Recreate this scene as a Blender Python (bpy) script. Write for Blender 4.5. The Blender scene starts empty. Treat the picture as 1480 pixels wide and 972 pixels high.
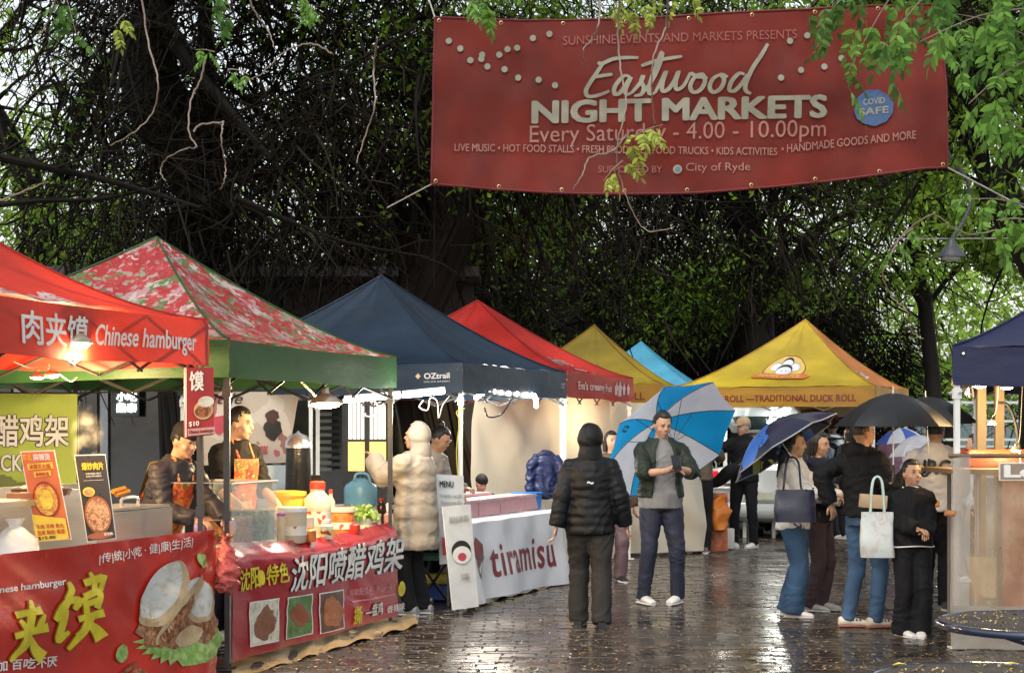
import bpy, bmesh, math, random
import numpy as np
from mathutils import Vector, Matrix, Euler, noise
sc = bpy.context.scene
C = sc.collection
R = math.radians
PI = math.pi
random.seed(7)
V = Vector
# ---------------------------------------------------------------- camera
CAMZ = 1.55
FPX = 2500.0
cam_data = bpy.data.cameras.new('camera')
cam = bpy.data.objects.new('camera', cam_data); C.objects.link(cam)
cam.location = (0, 0, CAMZ); cam.rotation_euler = (R(90), 0, 0)
cam_data.sensor_width = 36; cam_data.lens = 36*FPX/1480
cam_data.shift_y = 134/1480
cam_data.clip_end = 2000
sc.camera = cam
# ---------------------------------------------------------------- sky, sun, exposure
SUN_EL, SUN_AZ = 48, 200
world = bpy.data.worlds.new("World"); sc.world = world; world.use_nodes = True
nt = world.node_tree; nt.nodes.clear()
wo = nt.nodes.new('ShaderNodeOutputWorld'); bg = nt.nodes.new('ShaderNodeBackground')
sky = nt.nodes.new('ShaderNodeTexSky'); sky.sky_type = 'NISHITA'; sky.sun_disc = False
sky.sun_elevation = R(SUN_EL); sky.sun_rotation = R(SUN_AZ)
sky.air_density = 1.5; sky.dust_density = 3; sky.ozone_density = 1
hs = nt.nodes.new('ShaderNodeHueSaturation'); hs.inputs['Saturation'].default_value = 0.35
nt.links.new(sky.outputs[0], hs.inputs['Color']); nt.links.new(hs.outputs[0], bg.inputs[0])
bg.inputs[1].default_value = 0.15
nt.links.new(bg.outputs[0], wo.inputs[0])
sun_d = bpy.data.lights.new('sun', 'SUN'); sun_d.energy = 0.6; sun_d.angle = R(25); sun_d.color = (1, .96, .9)
sun = bpy.data.objects.new('sun', sun_d); C.objects.link(sun)
sun.rotation_euler = (R(90-SUN_EL), 0, R(180-SUN_AZ))
vs = sc.view_settings
vs.view_transform = 'Standard'; vs.look = 'None'; vs.gamma = 1; vs.exposure = 0.95
sc.cycles.use_denoising = True
sc.cycles.max_bounces = 8; sc.cycles.transparent_max_bounces = 16
sc.cycles.sample_clamp_indirect = 6
# ---------------------------------------------------------------- pixel helpers: photograph pixel + distance -> place in the street
def P(px, py, Y): return V(((px-740)/FPX*Y, Y, CAMZ+(620-py)/FPX*Y))
def PX(px, Y): return (px-740)/FPX*Y
# ---------------------------------------------------------------- object helpers
WM = {}
def meta(o, label=None, cat=None, group=None, kind=None):
    if label: o['label'] = label
    if cat: o['category'] = cat
    if group: o['group'] = group
    if kind: o['kind'] = kind
    return o
def thing(name, label, cat, loc=(0,0,0), rotz=0, group=None):
    o = bpy.data.objects.new(name, None); C.objects.link(o)
    o.empty_display_size = .1
    o.location = loc; o.rotation_euler = (0,0,rotz)
    WM[o] = Matrix.Translation(V(loc)) @ Matrix.Rotation(rotz, 4, 'Z')
    return meta(o, label, cat, group)
class MB:
    def __init__(s): s.v = []; s.f = []; s.uv = None
    def add(s, vs, fs):
        n = len(s.v); s.v.extend([V(v) for v in vs]); s.f.extend([tuple(n+i for i in f) for f in fs]); return s
    def box(s, c, size, rot=None, bev=0):
        x, y, z = [a/2 for a in size]
        if bev:
            b = min(bev, x*.9, y*.9, z*.9); pts = []
            for k, (dx, dy) in ((-1, (0,0)), (-1,(b,b)), (1,(b,b)), (1,(0,0))): pass
            rings = [(-z, b), (-z+b, 0), (z-b, 0), (z, b)]
            vs = []
            for zz, i in rings:
                for (px, py) in ((-1,-1),(1,-1),(1,1),(-1,1)):
                    ex, ey = x-i, y-i
                    bb = b*.6
                    vs.append((px*ex - (px*bb if (px*py) > 0 else 0), py*ey - (py*bb if (px*py) < 0 else 0), zz))
                    vs.append((px*ex - (px*bb if (px*py) < 0 else 0), py*ey - (py*bb if (px*py) > 0 else 0), zz))
            fs = [tuple(range(7,-1,-1)), tuple(range(24,32))]
            for r in range(3):
                for k in range(8): fs.append((r*8+k, r*8+(k+1)%8, (r+1)*8+(k+1)%8, (r+1)*8+k))
        else:
            vs = [(i*x, j*y, k*z) for k in (-1,1) for j in (-1,1) for i in (-1,1)]
            fs = [(0,2,3,1),(4,5,7,6),(0,1,5,4),(2,6,7,3),(0,4,6,2),(1,3,7,5)]
        m = Matrix.Translation(V(c))
        if rot is not None: m = m @ (rot.to_4x4() if not isinstance(rot, (tuple,list)) else Euler(rot).to_matrix().to_4x4())
        return s.add([m @ V(p) for p in vs], fs)
    def tube(s, pts, rad, n=8, cap=True, sq=None):
        pts = [V(p) for p in pts]; m = len(pts)
        if not isinstance(rad, (list, tuple)): rad = [rad]*m
        vs = []; fs = []
        t0 = (pts[1]-pts[0]).normalized()
        up = V((0,0,1)) if abs(t0.z) < .9 else V((0,1,0))
        a = t0.cross(up).normalized()
        for i in range(m):
            t = (pts[min(i+1,m-1)]-pts[max(i-1,0)]).normalized()
            a = (a - t*a.dot(t)).normalized(); b = t.cross(a)
            for k in range(n):
                an = 2*PI*k/n
                r = rad[i]; ra, rb = (r if isinstance(r, (tuple,list)) else (r, r))
                vs.append(pts[i]+a*math.cos(an)*ra+b*math.sin(an)*rb)
        for i in range(m-1):
            for k in range(n): fs.append((i*n+k, i*n+(k+1)%n, (i+1)*n+(k+1)%n, (i+1)*n+k))
        if cap: fs.append(tuple(range(n-1,-1,-1))); fs.append(tuple(range((m-1)*n, m*n)))
        return s.add(vs, fs)
    def rings(s, rg, n=20, cap=True):
        """rg: list of (centre Vector, axisA Vector, axisB Vector)"""
        vs = []; fs = []; m = len(rg)
        for c, a, b in rg:
            for k in range(n):
                an = 2*PI*k/n; vs.append(V(c)+V(a)*math.cos(an)+V(b)*math.sin(an))
        for i in range(m-1):
            for k in range(n): fs.append((i*n+k, i*n+(k+1)%n, (i+1)*n+(k+1)%n, (i+1)*n+k))
        if cap: fs.append(tuple(range(n-1,-1,-1))); fs.append(tuple(range((m-1)*n, m*n)))
        return s.add(vs, fs)
    def lathe(s, c, prof, n=16, axis=None, cap=True):
        c = V(c); ax = V(axis).normalized() if axis is not None else V((0,0,1))
        a = ax.orthogonal().normalized() if axis is not None else V((1,0,0)); b = ax.cross(a)
        return s.rings([(c+ax*h, a*r, b*r) for r, h in prof], n, cap)
    def ball(s, c, r, n=12, m=8, rot=None):
        r = V((r,r,r)) if not isinstance(r, (tuple, list, Vector)) else V(r); c = V(c)
        vs = []; fs = []
        for i in range(1, m):
            th = PI*i/m
            for k in range(n):
                ph = 2*PI*k/n
                p = V((r.x*math.sin(th)*math.cos(ph), r.y*math.sin(th)*math.sin(ph), r.z*math.cos(th)))
                if rot is not None: p = rot @ p
                vs.append(c+p)
        tp = V((0,0,r.z)); bt = V((0,0,-r.z))
        if rot is not None: tp = rot @ tp; bt = rot @ bt
        vs.append(c+tp); vs.append(c+bt); T = len(vs)-2; B = T+1
        for k in range(n):
            fs.append((T, k, (k+1)%n)); fs.append((B, (m-2)*n+(k+1)%n, (m-2)*n+k))
            for i in range(m-2): fs.append((i*n+k, (i+1)*n+k, (i+1)*n+(k+1)%n, i*n+(k+1)%n))
        return s.add(vs, fs)
    def grid(s, fn, nu, nv, uv=False):
        vs = []; fs = []; uvs = []
        for j in range(nv+1):
            for i in range(nu+1): vs.append(fn(i/nu, j/nv)); uvs.append((i/nu, j/nv))
        for j in range(nv):
            for i in range(nu): a = j*(nu+1)+i; fs.append((a, a+1, a+nu+2, a+nu+1))
        if uv: s.uv = (s.uv or []) + uvs
        return s.add(vs, fs)
    def quad(s, a, b, c, d): return s.add([a,b,c,d], [(0,1,2,3)])
    def xf(s, m):
        s.v = [m @ v for v in s.v]; return s
    def slab(s, poly, d):
        """extrude a flat polygon (list of Vectors) by vector d"""
        n = len(poly); d = V(d)
        return s.add([V(p) for p in poly]+[V(p)+d for p in poly],
            [tuple(range(n-1,-1,-1)), tuple(range(n,2*n))]+[(i,(i+1)%n,n+(i+1)%n,n+i) for i in range(n)])
def mesh_of(name, mb, mat, smooth=False, inv=None):
    me = bpy.data.meshes.new(name)
    vs = [inv @ v for v in mb.v] if inv is not None else mb.v
    me.from_pydata([tuple(v) for v in vs], [], mb.f)
    if mb.uv:
        l = me.uv_layers.new(name='UVMap')
        for lp in me.loops: l.data[lp.index].uv = mb.uv[lp.vertex_index]
    if mat is not None: me.materials.append(mat)
    if smooth:
        me.polygons.foreach_set('use_smooth', [True]*len(me.polygons))
        if smooth != 'all':
            try: me.set_sharp_from_angle(angle=R(45))
            except Exception: pass
    me.update()
    return me
def part(name, mb, mat, parent, smooth=True, label=None, local=False):
    """mb is in world coordinates unless local; stored relative to its parent"""
    inv = None if local or parent is None else WM[parent].inverted()
    me = mb if isinstance(mb, bpy.types.Mesh) else mesh_of(name, mb, mat, smooth, inv)
    o = bpy.data.objects.new(name, me); C.objects.link(o)
    if parent is not None: o.parent = parent; WM[o] = WM[parent]
    else: WM[o] = Matrix()
    if label: o['label'] = label
    return o
def solo(name, mb, mat, label, cat, group=None, smooth=True, kind=None):
    """a thing that is one mesh, origin at its base"""
    xs = [v.x for v in mb.v]; ys = [v.y for v in mb.v]; zs = [v.z for v in mb.v]
    b = V(((min(xs)+max(xs))/2, (min(ys)+max(ys))/2, min(zs)))
    me = mesh_of(name, mb, mat, smooth, Matrix.Translation(-b))
    o = bpy.data.objects.new(name, me); C.objects.link(o); o.location = b; WM[o] = Matrix.Translation(b)
    return meta(o, label, cat, group, kind)
def copy_tree(o, loc=None, rotz=None, label=None, parent=None):
    c = o.copy(); C.objects.link(c)
    if parent is not None: c.parent = parent
    if loc is not None: c.location = loc
    if rotz is not None: c.rotation_euler = (0,0,rotz)
    if label: c['label'] = label
    if parent is None: WM[c] = Matrix.Translation(c.location) @ Matrix.Rotation(c.rotation_euler.z, 4, 'Z')
    for ch in [x for x in bpy.data.objects if x.parent == o]: copy_tree(ch, parent=c)
    return c
# ---------------------------------------------------------------- materials
MC = {}
def mat(name, col, rough=.6, metal=0, var=.12, vs=6, bump=.08, bs=30, tr=0, emit=0, ecol=None, coat=0, alpha=1, isl=0, spec=.5, stretch=None):
    if name in MC: return MC[name]
    m = bpy.data.materials.new(name); m.use_nodes = True; MC[name] = m
    t = m.node_tree; N = t.nodes; L = t.links
    b = N['Principled BSDF']; out = N['Material Output']
    tc = N.new('ShaderNodeTexCoord'); src = tc.outputs['Object']
    if stretch:
        mp = N.new('ShaderNodeMapping'); mp.inputs['Scale'].default_value = stretch
        L.new(src, mp.inputs['Vector']); src = mp.outputs[0]
    c4 = (*col, 1)
    b.inputs['Base Color'].default_value = c4
    csrc = None
    if var:
        n = N.new('ShaderNodeTexNoise'); n.inputs['Scale'].default_value = vs; n.inputs['Detail'].default_value = 5
        L.new(src, n.inputs['Vector'])
        mr = N.new('ShaderNodeMapRange'); mr.inputs[1].default_value = .3; mr.inputs[2].default_value = .7
        mr.inputs[3].default_value = 1-var; mr.inputs[4].default_value = 1+var
        L.new(n.outputs['Fac'], mr.inputs[0])
        mx = N.new('ShaderNodeMix'); mx.data_type = 'RGBA'; mx.blend_type = 'MULTIPLY'; mx.inputs[0].default_value = 1
        mx.inputs[6].default_value = c4; L.new(mr.outputs[0], mx.inputs[7]); csrc = mx.outputs[2]
        mr2 = N.new('ShaderNodeMapRange'); mr2.inputs[3].default_value = max(0, rough-.1); mr2.inputs[4].default_value = min(1, rough+.1)
        L.new(n.outputs['Fac'], mr2.inputs[0]); L.new(mr2.outputs[0], b.inputs['Roughness'])
    if isl:
        g = N.new('ShaderNodeNewGeometry'); mr = N.new('ShaderNodeMapRange')
        mr.inputs[3].default_value = 1-isl; mr.inputs[4].default_value = 1+isl
        L.new(g.outputs['Random Per Island'], mr.inputs[0])
        mx = N.new('ShaderNodeMix'); mx.data_type = 'RGBA'; mx.blend_type = 'MULTIPLY'; mx.inputs[0].default_value = 1
        if csrc: L.new(csrc, mx.inputs[6])
        else: mx.inputs[6].default_value = c4
        L.new(mr.outputs[0], mx.inputs[7]); csrc = mx.outputs[2]
    if csrc: L.new(csrc, b.inputs['Base Color'])
    b.inputs['Roughness'].default_value = rough; b.inputs['Metallic'].default_value = metal
    b.inputs['Specular IOR Level'].default_value = spec
    b.inputs['Coat Weight'].default_value = coat; b.inputs['Coat Roughness'].default_value = .1
    if bump:
        n2 = N.new('ShaderNodeTexNoise'); n2.inputs['Scale'].default_value = bs; n2.inputs['Detail'].default_value = 4
        L.new(src, n2.inputs['Vector'])
        bp = N.new('ShaderNodeBump'); bp.inputs['Strength'].default_value = min(1, bump*4); bp.inputs['Distance'].default_value = .01
        L.new(n2.outputs['Fac'], bp.inputs['Height']); L.new(bp.outputs[0], b.inputs['Normal'])
    if emit:
        b.inputs['Emission Color'].default_value = (*(ecol or col), 1); b.inputs['Emission Strength'].default_value = emit
    surf = b.outputs[0]
    if tr:
        td = N.new('ShaderNodeBsdfTranslucent'); ms = N.new('ShaderNodeMixShader'); ms.inputs[0].default_value = tr
        if csrc: L.new(csrc, td.inputs[0])
        else: td.inputs[0].default_value = c4
        L.new(surf, ms.inputs[1]); L.new(td.outputs[0], ms.inputs[2]); surf = ms.outputs[0]
    if alpha < 1:
        tp = N.new('ShaderNodeBsdfTransparent'); ms = N.new('ShaderNodeMixShader'); ms.inputs[0].default_value = alpha
        L.new(tp.outputs[0], ms.inputs[1]); L.new(surf, ms.inputs[2]); surf = ms.outputs[0]
    L.new(surf, out.inputs['Surface'])
    return m
def pattern(name, cols, scale=6, rough=.5, kind='voronoi', tr=0, dist=0, coord='Object', stretch=None, emit=0, bump=.2):
    """cols: list of (pos, colour) of a constant ramp over a noise/voronoi cell value"""
    if name in MC: return MC[name]
    m = bpy.data.materials.new(name); m.use_nodes = True; MC[name] = m
    t = m.node_tree; N = t.nodes; L = t.links; b = N['Principled BSDF']; out = N['Material Output']
    tc = N.new('ShaderNodeTexCoord'); src = tc.outputs[coord]
    mp = N.new('ShaderNodeMapping'); mp.inputs['Scale'].default_value = stretch or (1,1,1); L.new(src, mp.inputs[0]); src = mp.outputs[0]
    if dist:
        n = N.new('ShaderNodeTexNoise'); n.inputs['Scale'].default_value = scale*1.3; n.inputs['Detail'].default_value = 4
        L.new(src, n.inputs[0])
        mx = N.new('ShaderNodeMix'); mx.data_type = 'RGBA'; mx.blend_type = 'ADD'; mx.inputs[0].default_value = dist
        L.new(src, mx.inputs[6]); L.new(n.outputs['Color'], mx.inputs[7]); src = mx.outputs[2]
    cr = N.new('ShaderNodeValToRGB'); cr.color_ramp.interpolation = 'CONSTANT' if kind == 'voronoi' else 'LINEAR'
    el = cr.color_ramp.elements
    while len(el) < len(cols): el.new(.5)
    for e, (p, c) in zip(el, cols): e.position = p; e.color = (*c, 1)
    if kind == 'voronoi':
        v = N.new('ShaderNodeTexVoronoi'); v.inputs['Scale'].default_value = scale; L.new(src, v.inputs[0])
        sp = N.new('ShaderNodeSeparateColor'); L.new(v.outputs['Color'], sp.inputs[0]); L.new(sp.outputs[0], cr.inputs[0]); h = v.outputs['Distance']
    else:
        v = N.new('ShaderNodeTexNoise'); v.inputs['Scale'].default_value = scale; v.inputs['Detail'].default_value = 6; L.new(src, v.inputs[0]); L.new(v.outputs['Fac'], cr.inputs[0]); h = v.outputs['Fac']
    L.new(cr.outputs[0], b.inputs['Base Color']); b.inputs['Roughness'].default_value = rough
    bp = N.new('ShaderNodeBump'); bp.inputs['Strength'].default_value = bump; bp.inputs['Distance'].default_value = .005
    L.new(h, bp.inputs['Height']); L.new(bp.outputs[0], b.inputs['Normal'])
    surf = b.outputs[0]
    if tr:
        td = N.new('ShaderNodeBsdfTranslucent'); ms = N.new('ShaderNodeMixShader'); ms.inputs[0].default_value = tr
        L.new(cr.outputs[0], td.inputs[0]); L.new(surf, ms.inputs[1]); L.new(td.outputs[0], ms.inputs[2]); surf = ms.outputs[0]
    if emit:
        L.new(cr.outputs[0], b.inputs['Emission Color']); b.inputs['Emission Strength'].default_value = emit
    L.new(surf, out.inputs['Surface'])
    return m
def glassy(name, col, alpha=.25, rough=.08):
    return mat(name, col, rough=rough, var=0, bump=.02, bs=12, alpha=alpha)
# ---------------------------------------------------------------- evaluated helpers
def evaluate(ob):
    C.objects.link(ob) if ob.name not in C.objects else None
    dg = bpy.context.evaluated_depsgraph_get(); dg.update()
    me = bpy.data.meshes.new_from_object(ob.evaluated_get(dg))
    d = ob.data; bpy.data.objects.remove(ob)
    return me
def remesh(mb, vox, m, name, smooth=3, fold=0, ff=6, dec=0, extra=None, inv=None):
    me = bpy.data.meshes.new(name); me.from_pydata([tuple(v) for v in mb.v], [], mb.f)
    ob = bpy.data.objects.new('tmp', me)
    r = ob.modifiers.new('r', 'REMESH'); r.mode = 'VOXEL'; r.voxel_size = vox; r.use_smooth_shade = True
    s = ob.modifiers.new('s', 'SMOOTH'); s.iterations = smooth; s.factor = .5
    if dec: dd = ob.modifiers.new('d', 'DECIMATE'); dd.ratio = dec
    out = evaluate(ob)
    if fold:
        nn = [v.normal.copy() for v in out.vertices]
        for v, n in zip(out.vertices, nn):
            c = v.co
            w_ = noise.noise_vector(V((c.x*3, c.y*3, c.z*3)))*.22; q = c+w_
            a = noise.noise(V((q.x*ff, q.y*ff, q.z*ff*1.2)))
            r1 = 1-abs(noise.noise(V((q.x*ff*.8+3, q.y*ff*.8, q.z*ff*2.2+q.x*4))))*3.2; r2 = 1-abs(noise.noise(V((q.x*ff*1.7, q.y*ff*1.7+7, q.z*ff*3.0-q.x*6))))*3.2
            v.co = c+n*(fold*(a*.7+.75*max(-.3, r1)+.4*max(-.3, r2)-.35))
    if extra is not None or inv is not None:
        bm = bmesh.new(); bm.from_mesh(out)
        if extra is not None:
            vv = [bm.verts.new(v) for v in extra.v]
            for f in extra.f:
                try: bm.faces.new([vv[i] for i in f]).smooth = True
                except ValueError: pass
        if inv is not None: bmesh.ops.transform(bm, matrix=inv, verts=bm.verts)
        bm.to_mesh(out); bm.free()
    out.name = name
    out.materials.clear()
    out.materials.append(m)
    out.polygons.foreach_set('use_smooth', [True]*len(out.polygons))
    return out
TXT = {}
def text2d(s, bold=0, shear=0, res=3, spacing=1):
    key = (s, bold, shear, spacing)
    if key in TXT: return TXT[key]
    cu = bpy.data.curves.new('txt', 'FONT'); cu.body = s; cu.size = 1; cu.offset = bold; cu.shear = shear; cu.resolution_u = res
    cu.space_character = spacing
    cu.align_x = 'LEFT'
    cu.offset = 0; extra = bold
    me = evaluate(bpy.data.objects.new('txt', cu))
    vs = [v.co.copy() for v in me.vertices]; fs = [tuple(p.vertices) for p in me.polygons]
    if extra > 0:
        n0 = len(vs); f0 = list(fs); v0 = list(vs)
        for q, (dx, dy) in enumerate(((extra,0),(-extra,0),(0,extra*.8),(0,-extra*.8),(extra*.7,extra*.6),(-extra*.7,-extra*.6),(extra*.7,-extra*.6),(-extra*.7,extra*.6))):
            vs += [v+V((dx,dy,.0004*(q+1))) for v in v0]; fs += [tuple(i+n0*(q+1) for i in f) for f in f0]
    if vs:
        x0 = min(v.x for v in vs); x1 = max(v.x for v in vs); y0 = min(v.y for v in vs); y1 = max(v.y for v in vs)
        vs = [V(((v.x-x0)/(x1-x0), (v.y-y0)/(y1-y0), v.z)) for v in vs]
    TXT[key] = (vs, fs); return TXT[key]
def subdiv2d(vs, fs, L):
    bm = bmesh.new(); vv = [bm.verts.new(v) for v in vs]
    for f in fs:
        try: bm.faces.new([vv[i] for i in f])
        except ValueError: pass
    bmesh.ops.triangulate(bm, faces=bm.faces[:])
    for _ in range(5):
        es = [e for e in bm.edges if e.calc_length() > L]
        if not es: break
        bmesh.ops.subdivide_edges(bm, edges=es, cuts=1)
        bmesh.ops.triangulate(bm, faces=[f for f in bm.faces if len(f.verts) > 3])
    bm.verts.index_update()
    r = [v.co.copy() for v in bm.verts], [tuple(v.index for v in f.verts) for f in bm.faces]
    bm.free(); return r
class Sheet:
    """a hung cloth or board: pos(s, t) in metres -> world point; prints are laid on it"""
    def __init__(s, pos, w, h, nrm, L=.08): s.pos = pos; s.w = w; s.h = h; s.n = V(nrm).normalized(); s.L = L; s.k = 0
    def cloth(s, nu=40, nv=16, uv=True):
        return MB().grid(lambda u, v: s.pos(u*s.w, v*s.h), nu, nv, uv)
    def lay(s, vs, fs, off=None, uv=None):
        if off is None: s.k += 1; off = .004+.0015*s.k
        vs, fs = subdiv2d(vs, fs, s.L)
        return MB().add([s.pos(v.x, v.y)+s.n*(off+v.z) for v in vs], fs)
    def text(s, parent, st, x, y, w, h, m, bold=0, shear=0, fn=None, name='lettering', outline=None, ow=.02):
        if outline is not None:
            vs, fs = text2d(st, bold+ow, shear)
            g = ow*.8; ww = w*(1+g/ max(1,len(st))); hh = h*(1+g*1.2)
            mm = lambda v: V((x-(ww-w)/2+v.x*ww, y-(hh-h)/2+v.y*hh, v.z*.3))
            q = [mm(v) if fn is None else fn(mm(v)) for v in vs]
            part(name, s.lay(q, fs), outline, parent, False)
        vs, fs = text2d(st, bold, shear)
        q = [V((x+v.x*w, y+v.y*h, v.z)) for v in vs]
        if fn: q = [fn(v) for v in q]
        return part(name, s.lay(q, fs), m, parent, False)
    def poly(s, parent, pts, m, name='print'):
        return part(name, s.lay([V((a, b, 0)) for a, b in pts], [tuple(range(len(pts)))]), m, parent, False)
    def strokes(s, parent, lines, wd, m, name='lettering', taper=.5):
        vs = []; fs = []
        for ln in lines:
            pts = catmull(ln, 6); n = len(pts)
            k0 = len(vs)
            for i, p in enumerate(pts):
                t = (pts[min(i+1,n-1)]-pts[max(i-1,0)]); nn = V((-t.y, t.x, 0)).normalized()
                ww = wd*(1-taper*abs(2*i/(n-1)-1)**3)*.5*(1+.5*abs((nn.x*.7+nn.y*.3)))
                vs += [p+nn*ww, p-nn*ww]
            for i in range(n-1): a = k0+2*i; fs.append((a, a+1, a+3, a+2))
        return part(name, s.lay(vs, fs), m, parent, False)
def catmull(pts, k=6):
    pts = [V((*p, 0)) if len(p) == 2 else V(p) for p in pts]; out = []
    for i in range(len(pts)-1):
        p0 = pts[max(i-1,0)]; p1 = pts[i]; p2 = pts[i+1]; p3 = pts[min(i+2,len(pts)-1)]
        for j in range(k):
            t = j/k
            out.append(.5*((2*p1)+(p2-p0)*t+(2*p0-5*p1+4*p2-p3)*t*t+(3*p1-p0-3*p2+p3)*t**3))
    out.append(pts[-1]); return out
def lamp(name, loc, power, col, r=.05, parent=None):
    d = bpy.data.lights.new(name, 'POINT'); d.energy = power*.6; d.color = col; d.shadow_soft_size = r
    o = bpy.data.objects.new(name, d); C.objects.link(o)
    if parent is not None: o.parent = parent; o.location = WM[parent].inverted() @ V(loc)
    else: o.location = loc
    return o
def sheet_quad(A, B, Ct, D, wob=.01, seed=0, freq=3, sag=0, L=.08, flip=False):
    """A bottom-left, B bottom-right, Ct top-right, D top-left"""
    A, B, Ct, D = V(A), V(B), V(Ct), V(D); w = (B-A).length; h = (D-A).length
    n = (B-A).cross(D-A).normalized()
    if flip: n = -n
    def pos(s_, t_):
        u = s_/w; v = t_/h
        p = A.lerp(B, u).lerp(D.lerp(Ct, u), v)
        z = noise.noise(V((u*w*freq+seed, v*h*freq*.35+u*2, seed)))+.45*noise.noise(V((u*w*freq*2.6+v*3, seed+9, v*h*freq*1.4)))
        p = p+n*(z*wob)
        if sag: p = p-V((0,0,1))*sag*math.sin(PI*min(max(u,0),1))*v
        return p
    return Sheet(pos, w, h, n, L)
# ================================================================ SETTING
def struct(name, mb, m, smooth=False):
    o = part(name, mb, m, None, smooth); o['kind'] = 'structure'; return o
wetm = bpy.data.materials.new('wet_asphalt'); wetm.use_nodes = True
def wet_setup(m, c1, c2, isl, rough0, rough1, nscale):
    t = m.node_tree; N = t.nodes; L = t.links; b = N['Principled BSDF']
    tc = N.new('ShaderNodeTexCoord'); g = N.new('ShaderNodeNewGeometry')
    n = N.new('ShaderNodeTexNoise'); n.inputs['Scale'].default_value = nscale; n.inputs['Detail'].default_value = 5; L.new(g.outputs['Position'], n.inputs[0])
    cr = N.new('ShaderNodeMix'); cr.data_type = 'RGBA'; cr.inputs[6].default_value = (*c1, 1); cr.inputs[7].default_value = (*c2, 1)
    if isl:
        oi = N.new('ShaderNodeObjectInfo'); ad = N.new('ShaderNodeMath'); ad.operation = 'ADD'
        L.new(g.outputs['Random Per Island'], ad.inputs[0]); L.new(oi.outputs['Random'], ad.inputs[1])
        fr = N.new('ShaderNodeMath'); fr.operation = 'FRACT'; L.new(ad.outputs[0], fr.inputs[0]); L.new(fr.outputs[0], cr.inputs[0])
    else: L.new(n.outputs['Fac'], cr.inputs[0])
    L.new(cr.outputs[2], b.inputs['Base Color'])
    mr = N.new('ShaderNodeMapRange'); mr.inputs[1].default_value = .35; mr.inputs[2].default_value = .65
    mr.inputs[3].default_value = rough0; mr.inputs[4].default_value = rough1
    L.new(n.outputs['Fac'], mr.inputs[0]); L.new(mr.outputs[0], b.inputs['Roughness'])
    n2 = N.new('ShaderNodeTexNoise'); n2.inputs['Scale'].default_value = 6; n2.inputs['Detail'].default_value = 5; L.new(g.outputs['Position'], n2.inputs[0])
    bp = N.new('ShaderNodeBump'); bp.inputs['Strength'].default_value = .5; bp.inputs['Distance'].default_value = .008
    L.new(n2.outputs['Fac'], bp.inputs['Height']); L.new(bp.outputs[0], b.inputs['Normal'])
    b.inputs['Specular IOR Level'].default_value = .6; b.inputs['Coat Weight'].default_value = .15; b.inputs['Coat Roughness'].default_value = .12
    L.new(bp.outputs[0], b.inputs['Coat Normal'])
wet_setup(wetm, (.03,.027,.024), (.05,.045,.04), 0, .25, .5, 3)
g = MB(); g.quad((-300,-60,-.03), (300,-60,-.03), (300,500,-.03), (-300,500,-.03))
ground = struct('ground', g, wetm)
# pavement with its clay pavers: joints are real gaps over the dark bed
bed = MB(); bed.box((0.2, 24, -.012), (20, 32, .024)); pavement = struct('pavement', bed, wetm)
pavm = bpy.data.materials.new('wet_clay_paver'); pavm.use_nodes = True
wet_setup(pavm, (.022,.017,.014), (.068,.050,.038), 1, .10, .40, .9)
PW, PD = .23, .115
rp = random.Random(3)
def paver_geo(mb, x, y, tx, ty, dz):
    w, d, b, h = PW/2-.0035, PD/2-.0035, .006, .010
    top = [(-w+b,-d+b),(w-b,-d+b),(w-b,d-b),(-w+b,d-b)]; bot = [(-w,-d),(w,-d),(w,d),(-w,d)]
    vs = [V((x+a, y+c, h+dz+a*tx+c*ty)) for a, c in top]+[V((x+a, y+c, h-.007+dz)) for a, c in bot]+[V((x+a, y+c, 0.0005)) for a, c in bot]
    fs = [(0,1,2,3)]+[(4+i, 4+(i+1)%4, (i+1)%4, i) for i in range(4)]+[(8+i, 8+(i+1)%4, 4+(i+1)%4, 4+i) for i in range(4)]
    mb.add(vs, fs)
var = []
for i in range(24):
    mb = MB(); paver_geo(mb, 0, 0, rp.gauss(0,.010), rp.gauss(0,.012), rp.uniform(-.0035,.0035)); var.append(mesh_of('paver', mb, pavm))
rest = MB(); cnt = 0; row = 0; y = 10.93
while y < 34:
    off = (row % 2)*PW/2+rp.uniform(-.03,.03); row += 1
    x = -5.5+off
    xl = -.3*y+1.2 if y < 34 else -5; 
    while x < 7.5:
        vis = (x > -.3*y-.3) and (x < .3*y+.3)
        front = abs(y-0) and x > (-1.75+(y-11)*.315)
        if vis:
            if front and cnt < 300 and x < 3.3:
                o = bpy.data.objects.new('paver', var[rp.randrange(24)]); C.objects.link(o); o.parent = pavement
                o.location = (x+rp.uniform(-.0015,.0015), y+rp.uniform(-.0015,.0015), 0); o.rotation_euler = (0, 0, PI*rp.randrange(2)+rp.uniform(-.012,.012)); cnt += 1
            elif x > -1.9+(y-11)*.315-1.0: paver_geo(rest, x, y, rp.gauss(0,.010), rp.gauss(0,.012), rp.uniform(-.0035,.0035))
        x += PW
    y += PD
o = part('paver', rest, pavm, pavement, False); o['kind'] = 'stuff'
# fallen leaves lying wet on the pavers
fl = MB()
for i in range(5000):
    y = 11+17*rp.random()**1.7; x = rp.uniform(-1.7+(y-11)*.33, .3*y)
    a = rp.uniform(0, 2*PI); s_ = rp.uniform(.010, .026); ca, sa = math.cos(a)*s_, math.sin(a)*s_
    z = .016+rp.random()*.004
    fl.add([(x-ca, y-sa, z), (x+sa*.4, y-ca*.4, z+.004), (x+ca, y+sa, z+rp.random()*.008), (x-sa*.4, y+ca*.4, z+.005)], [(0,1,2,3)])
fallen = solo('fallen_leaves', fl, mat('fallen_leaf', (.26,.17,.07), rough=.35, var=.4, vs=2, isl=.7, bump=0), 'small wet yellow brown leaves scattered over the dark paving', 'leaves', smooth=False, kind='stuff')

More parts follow.
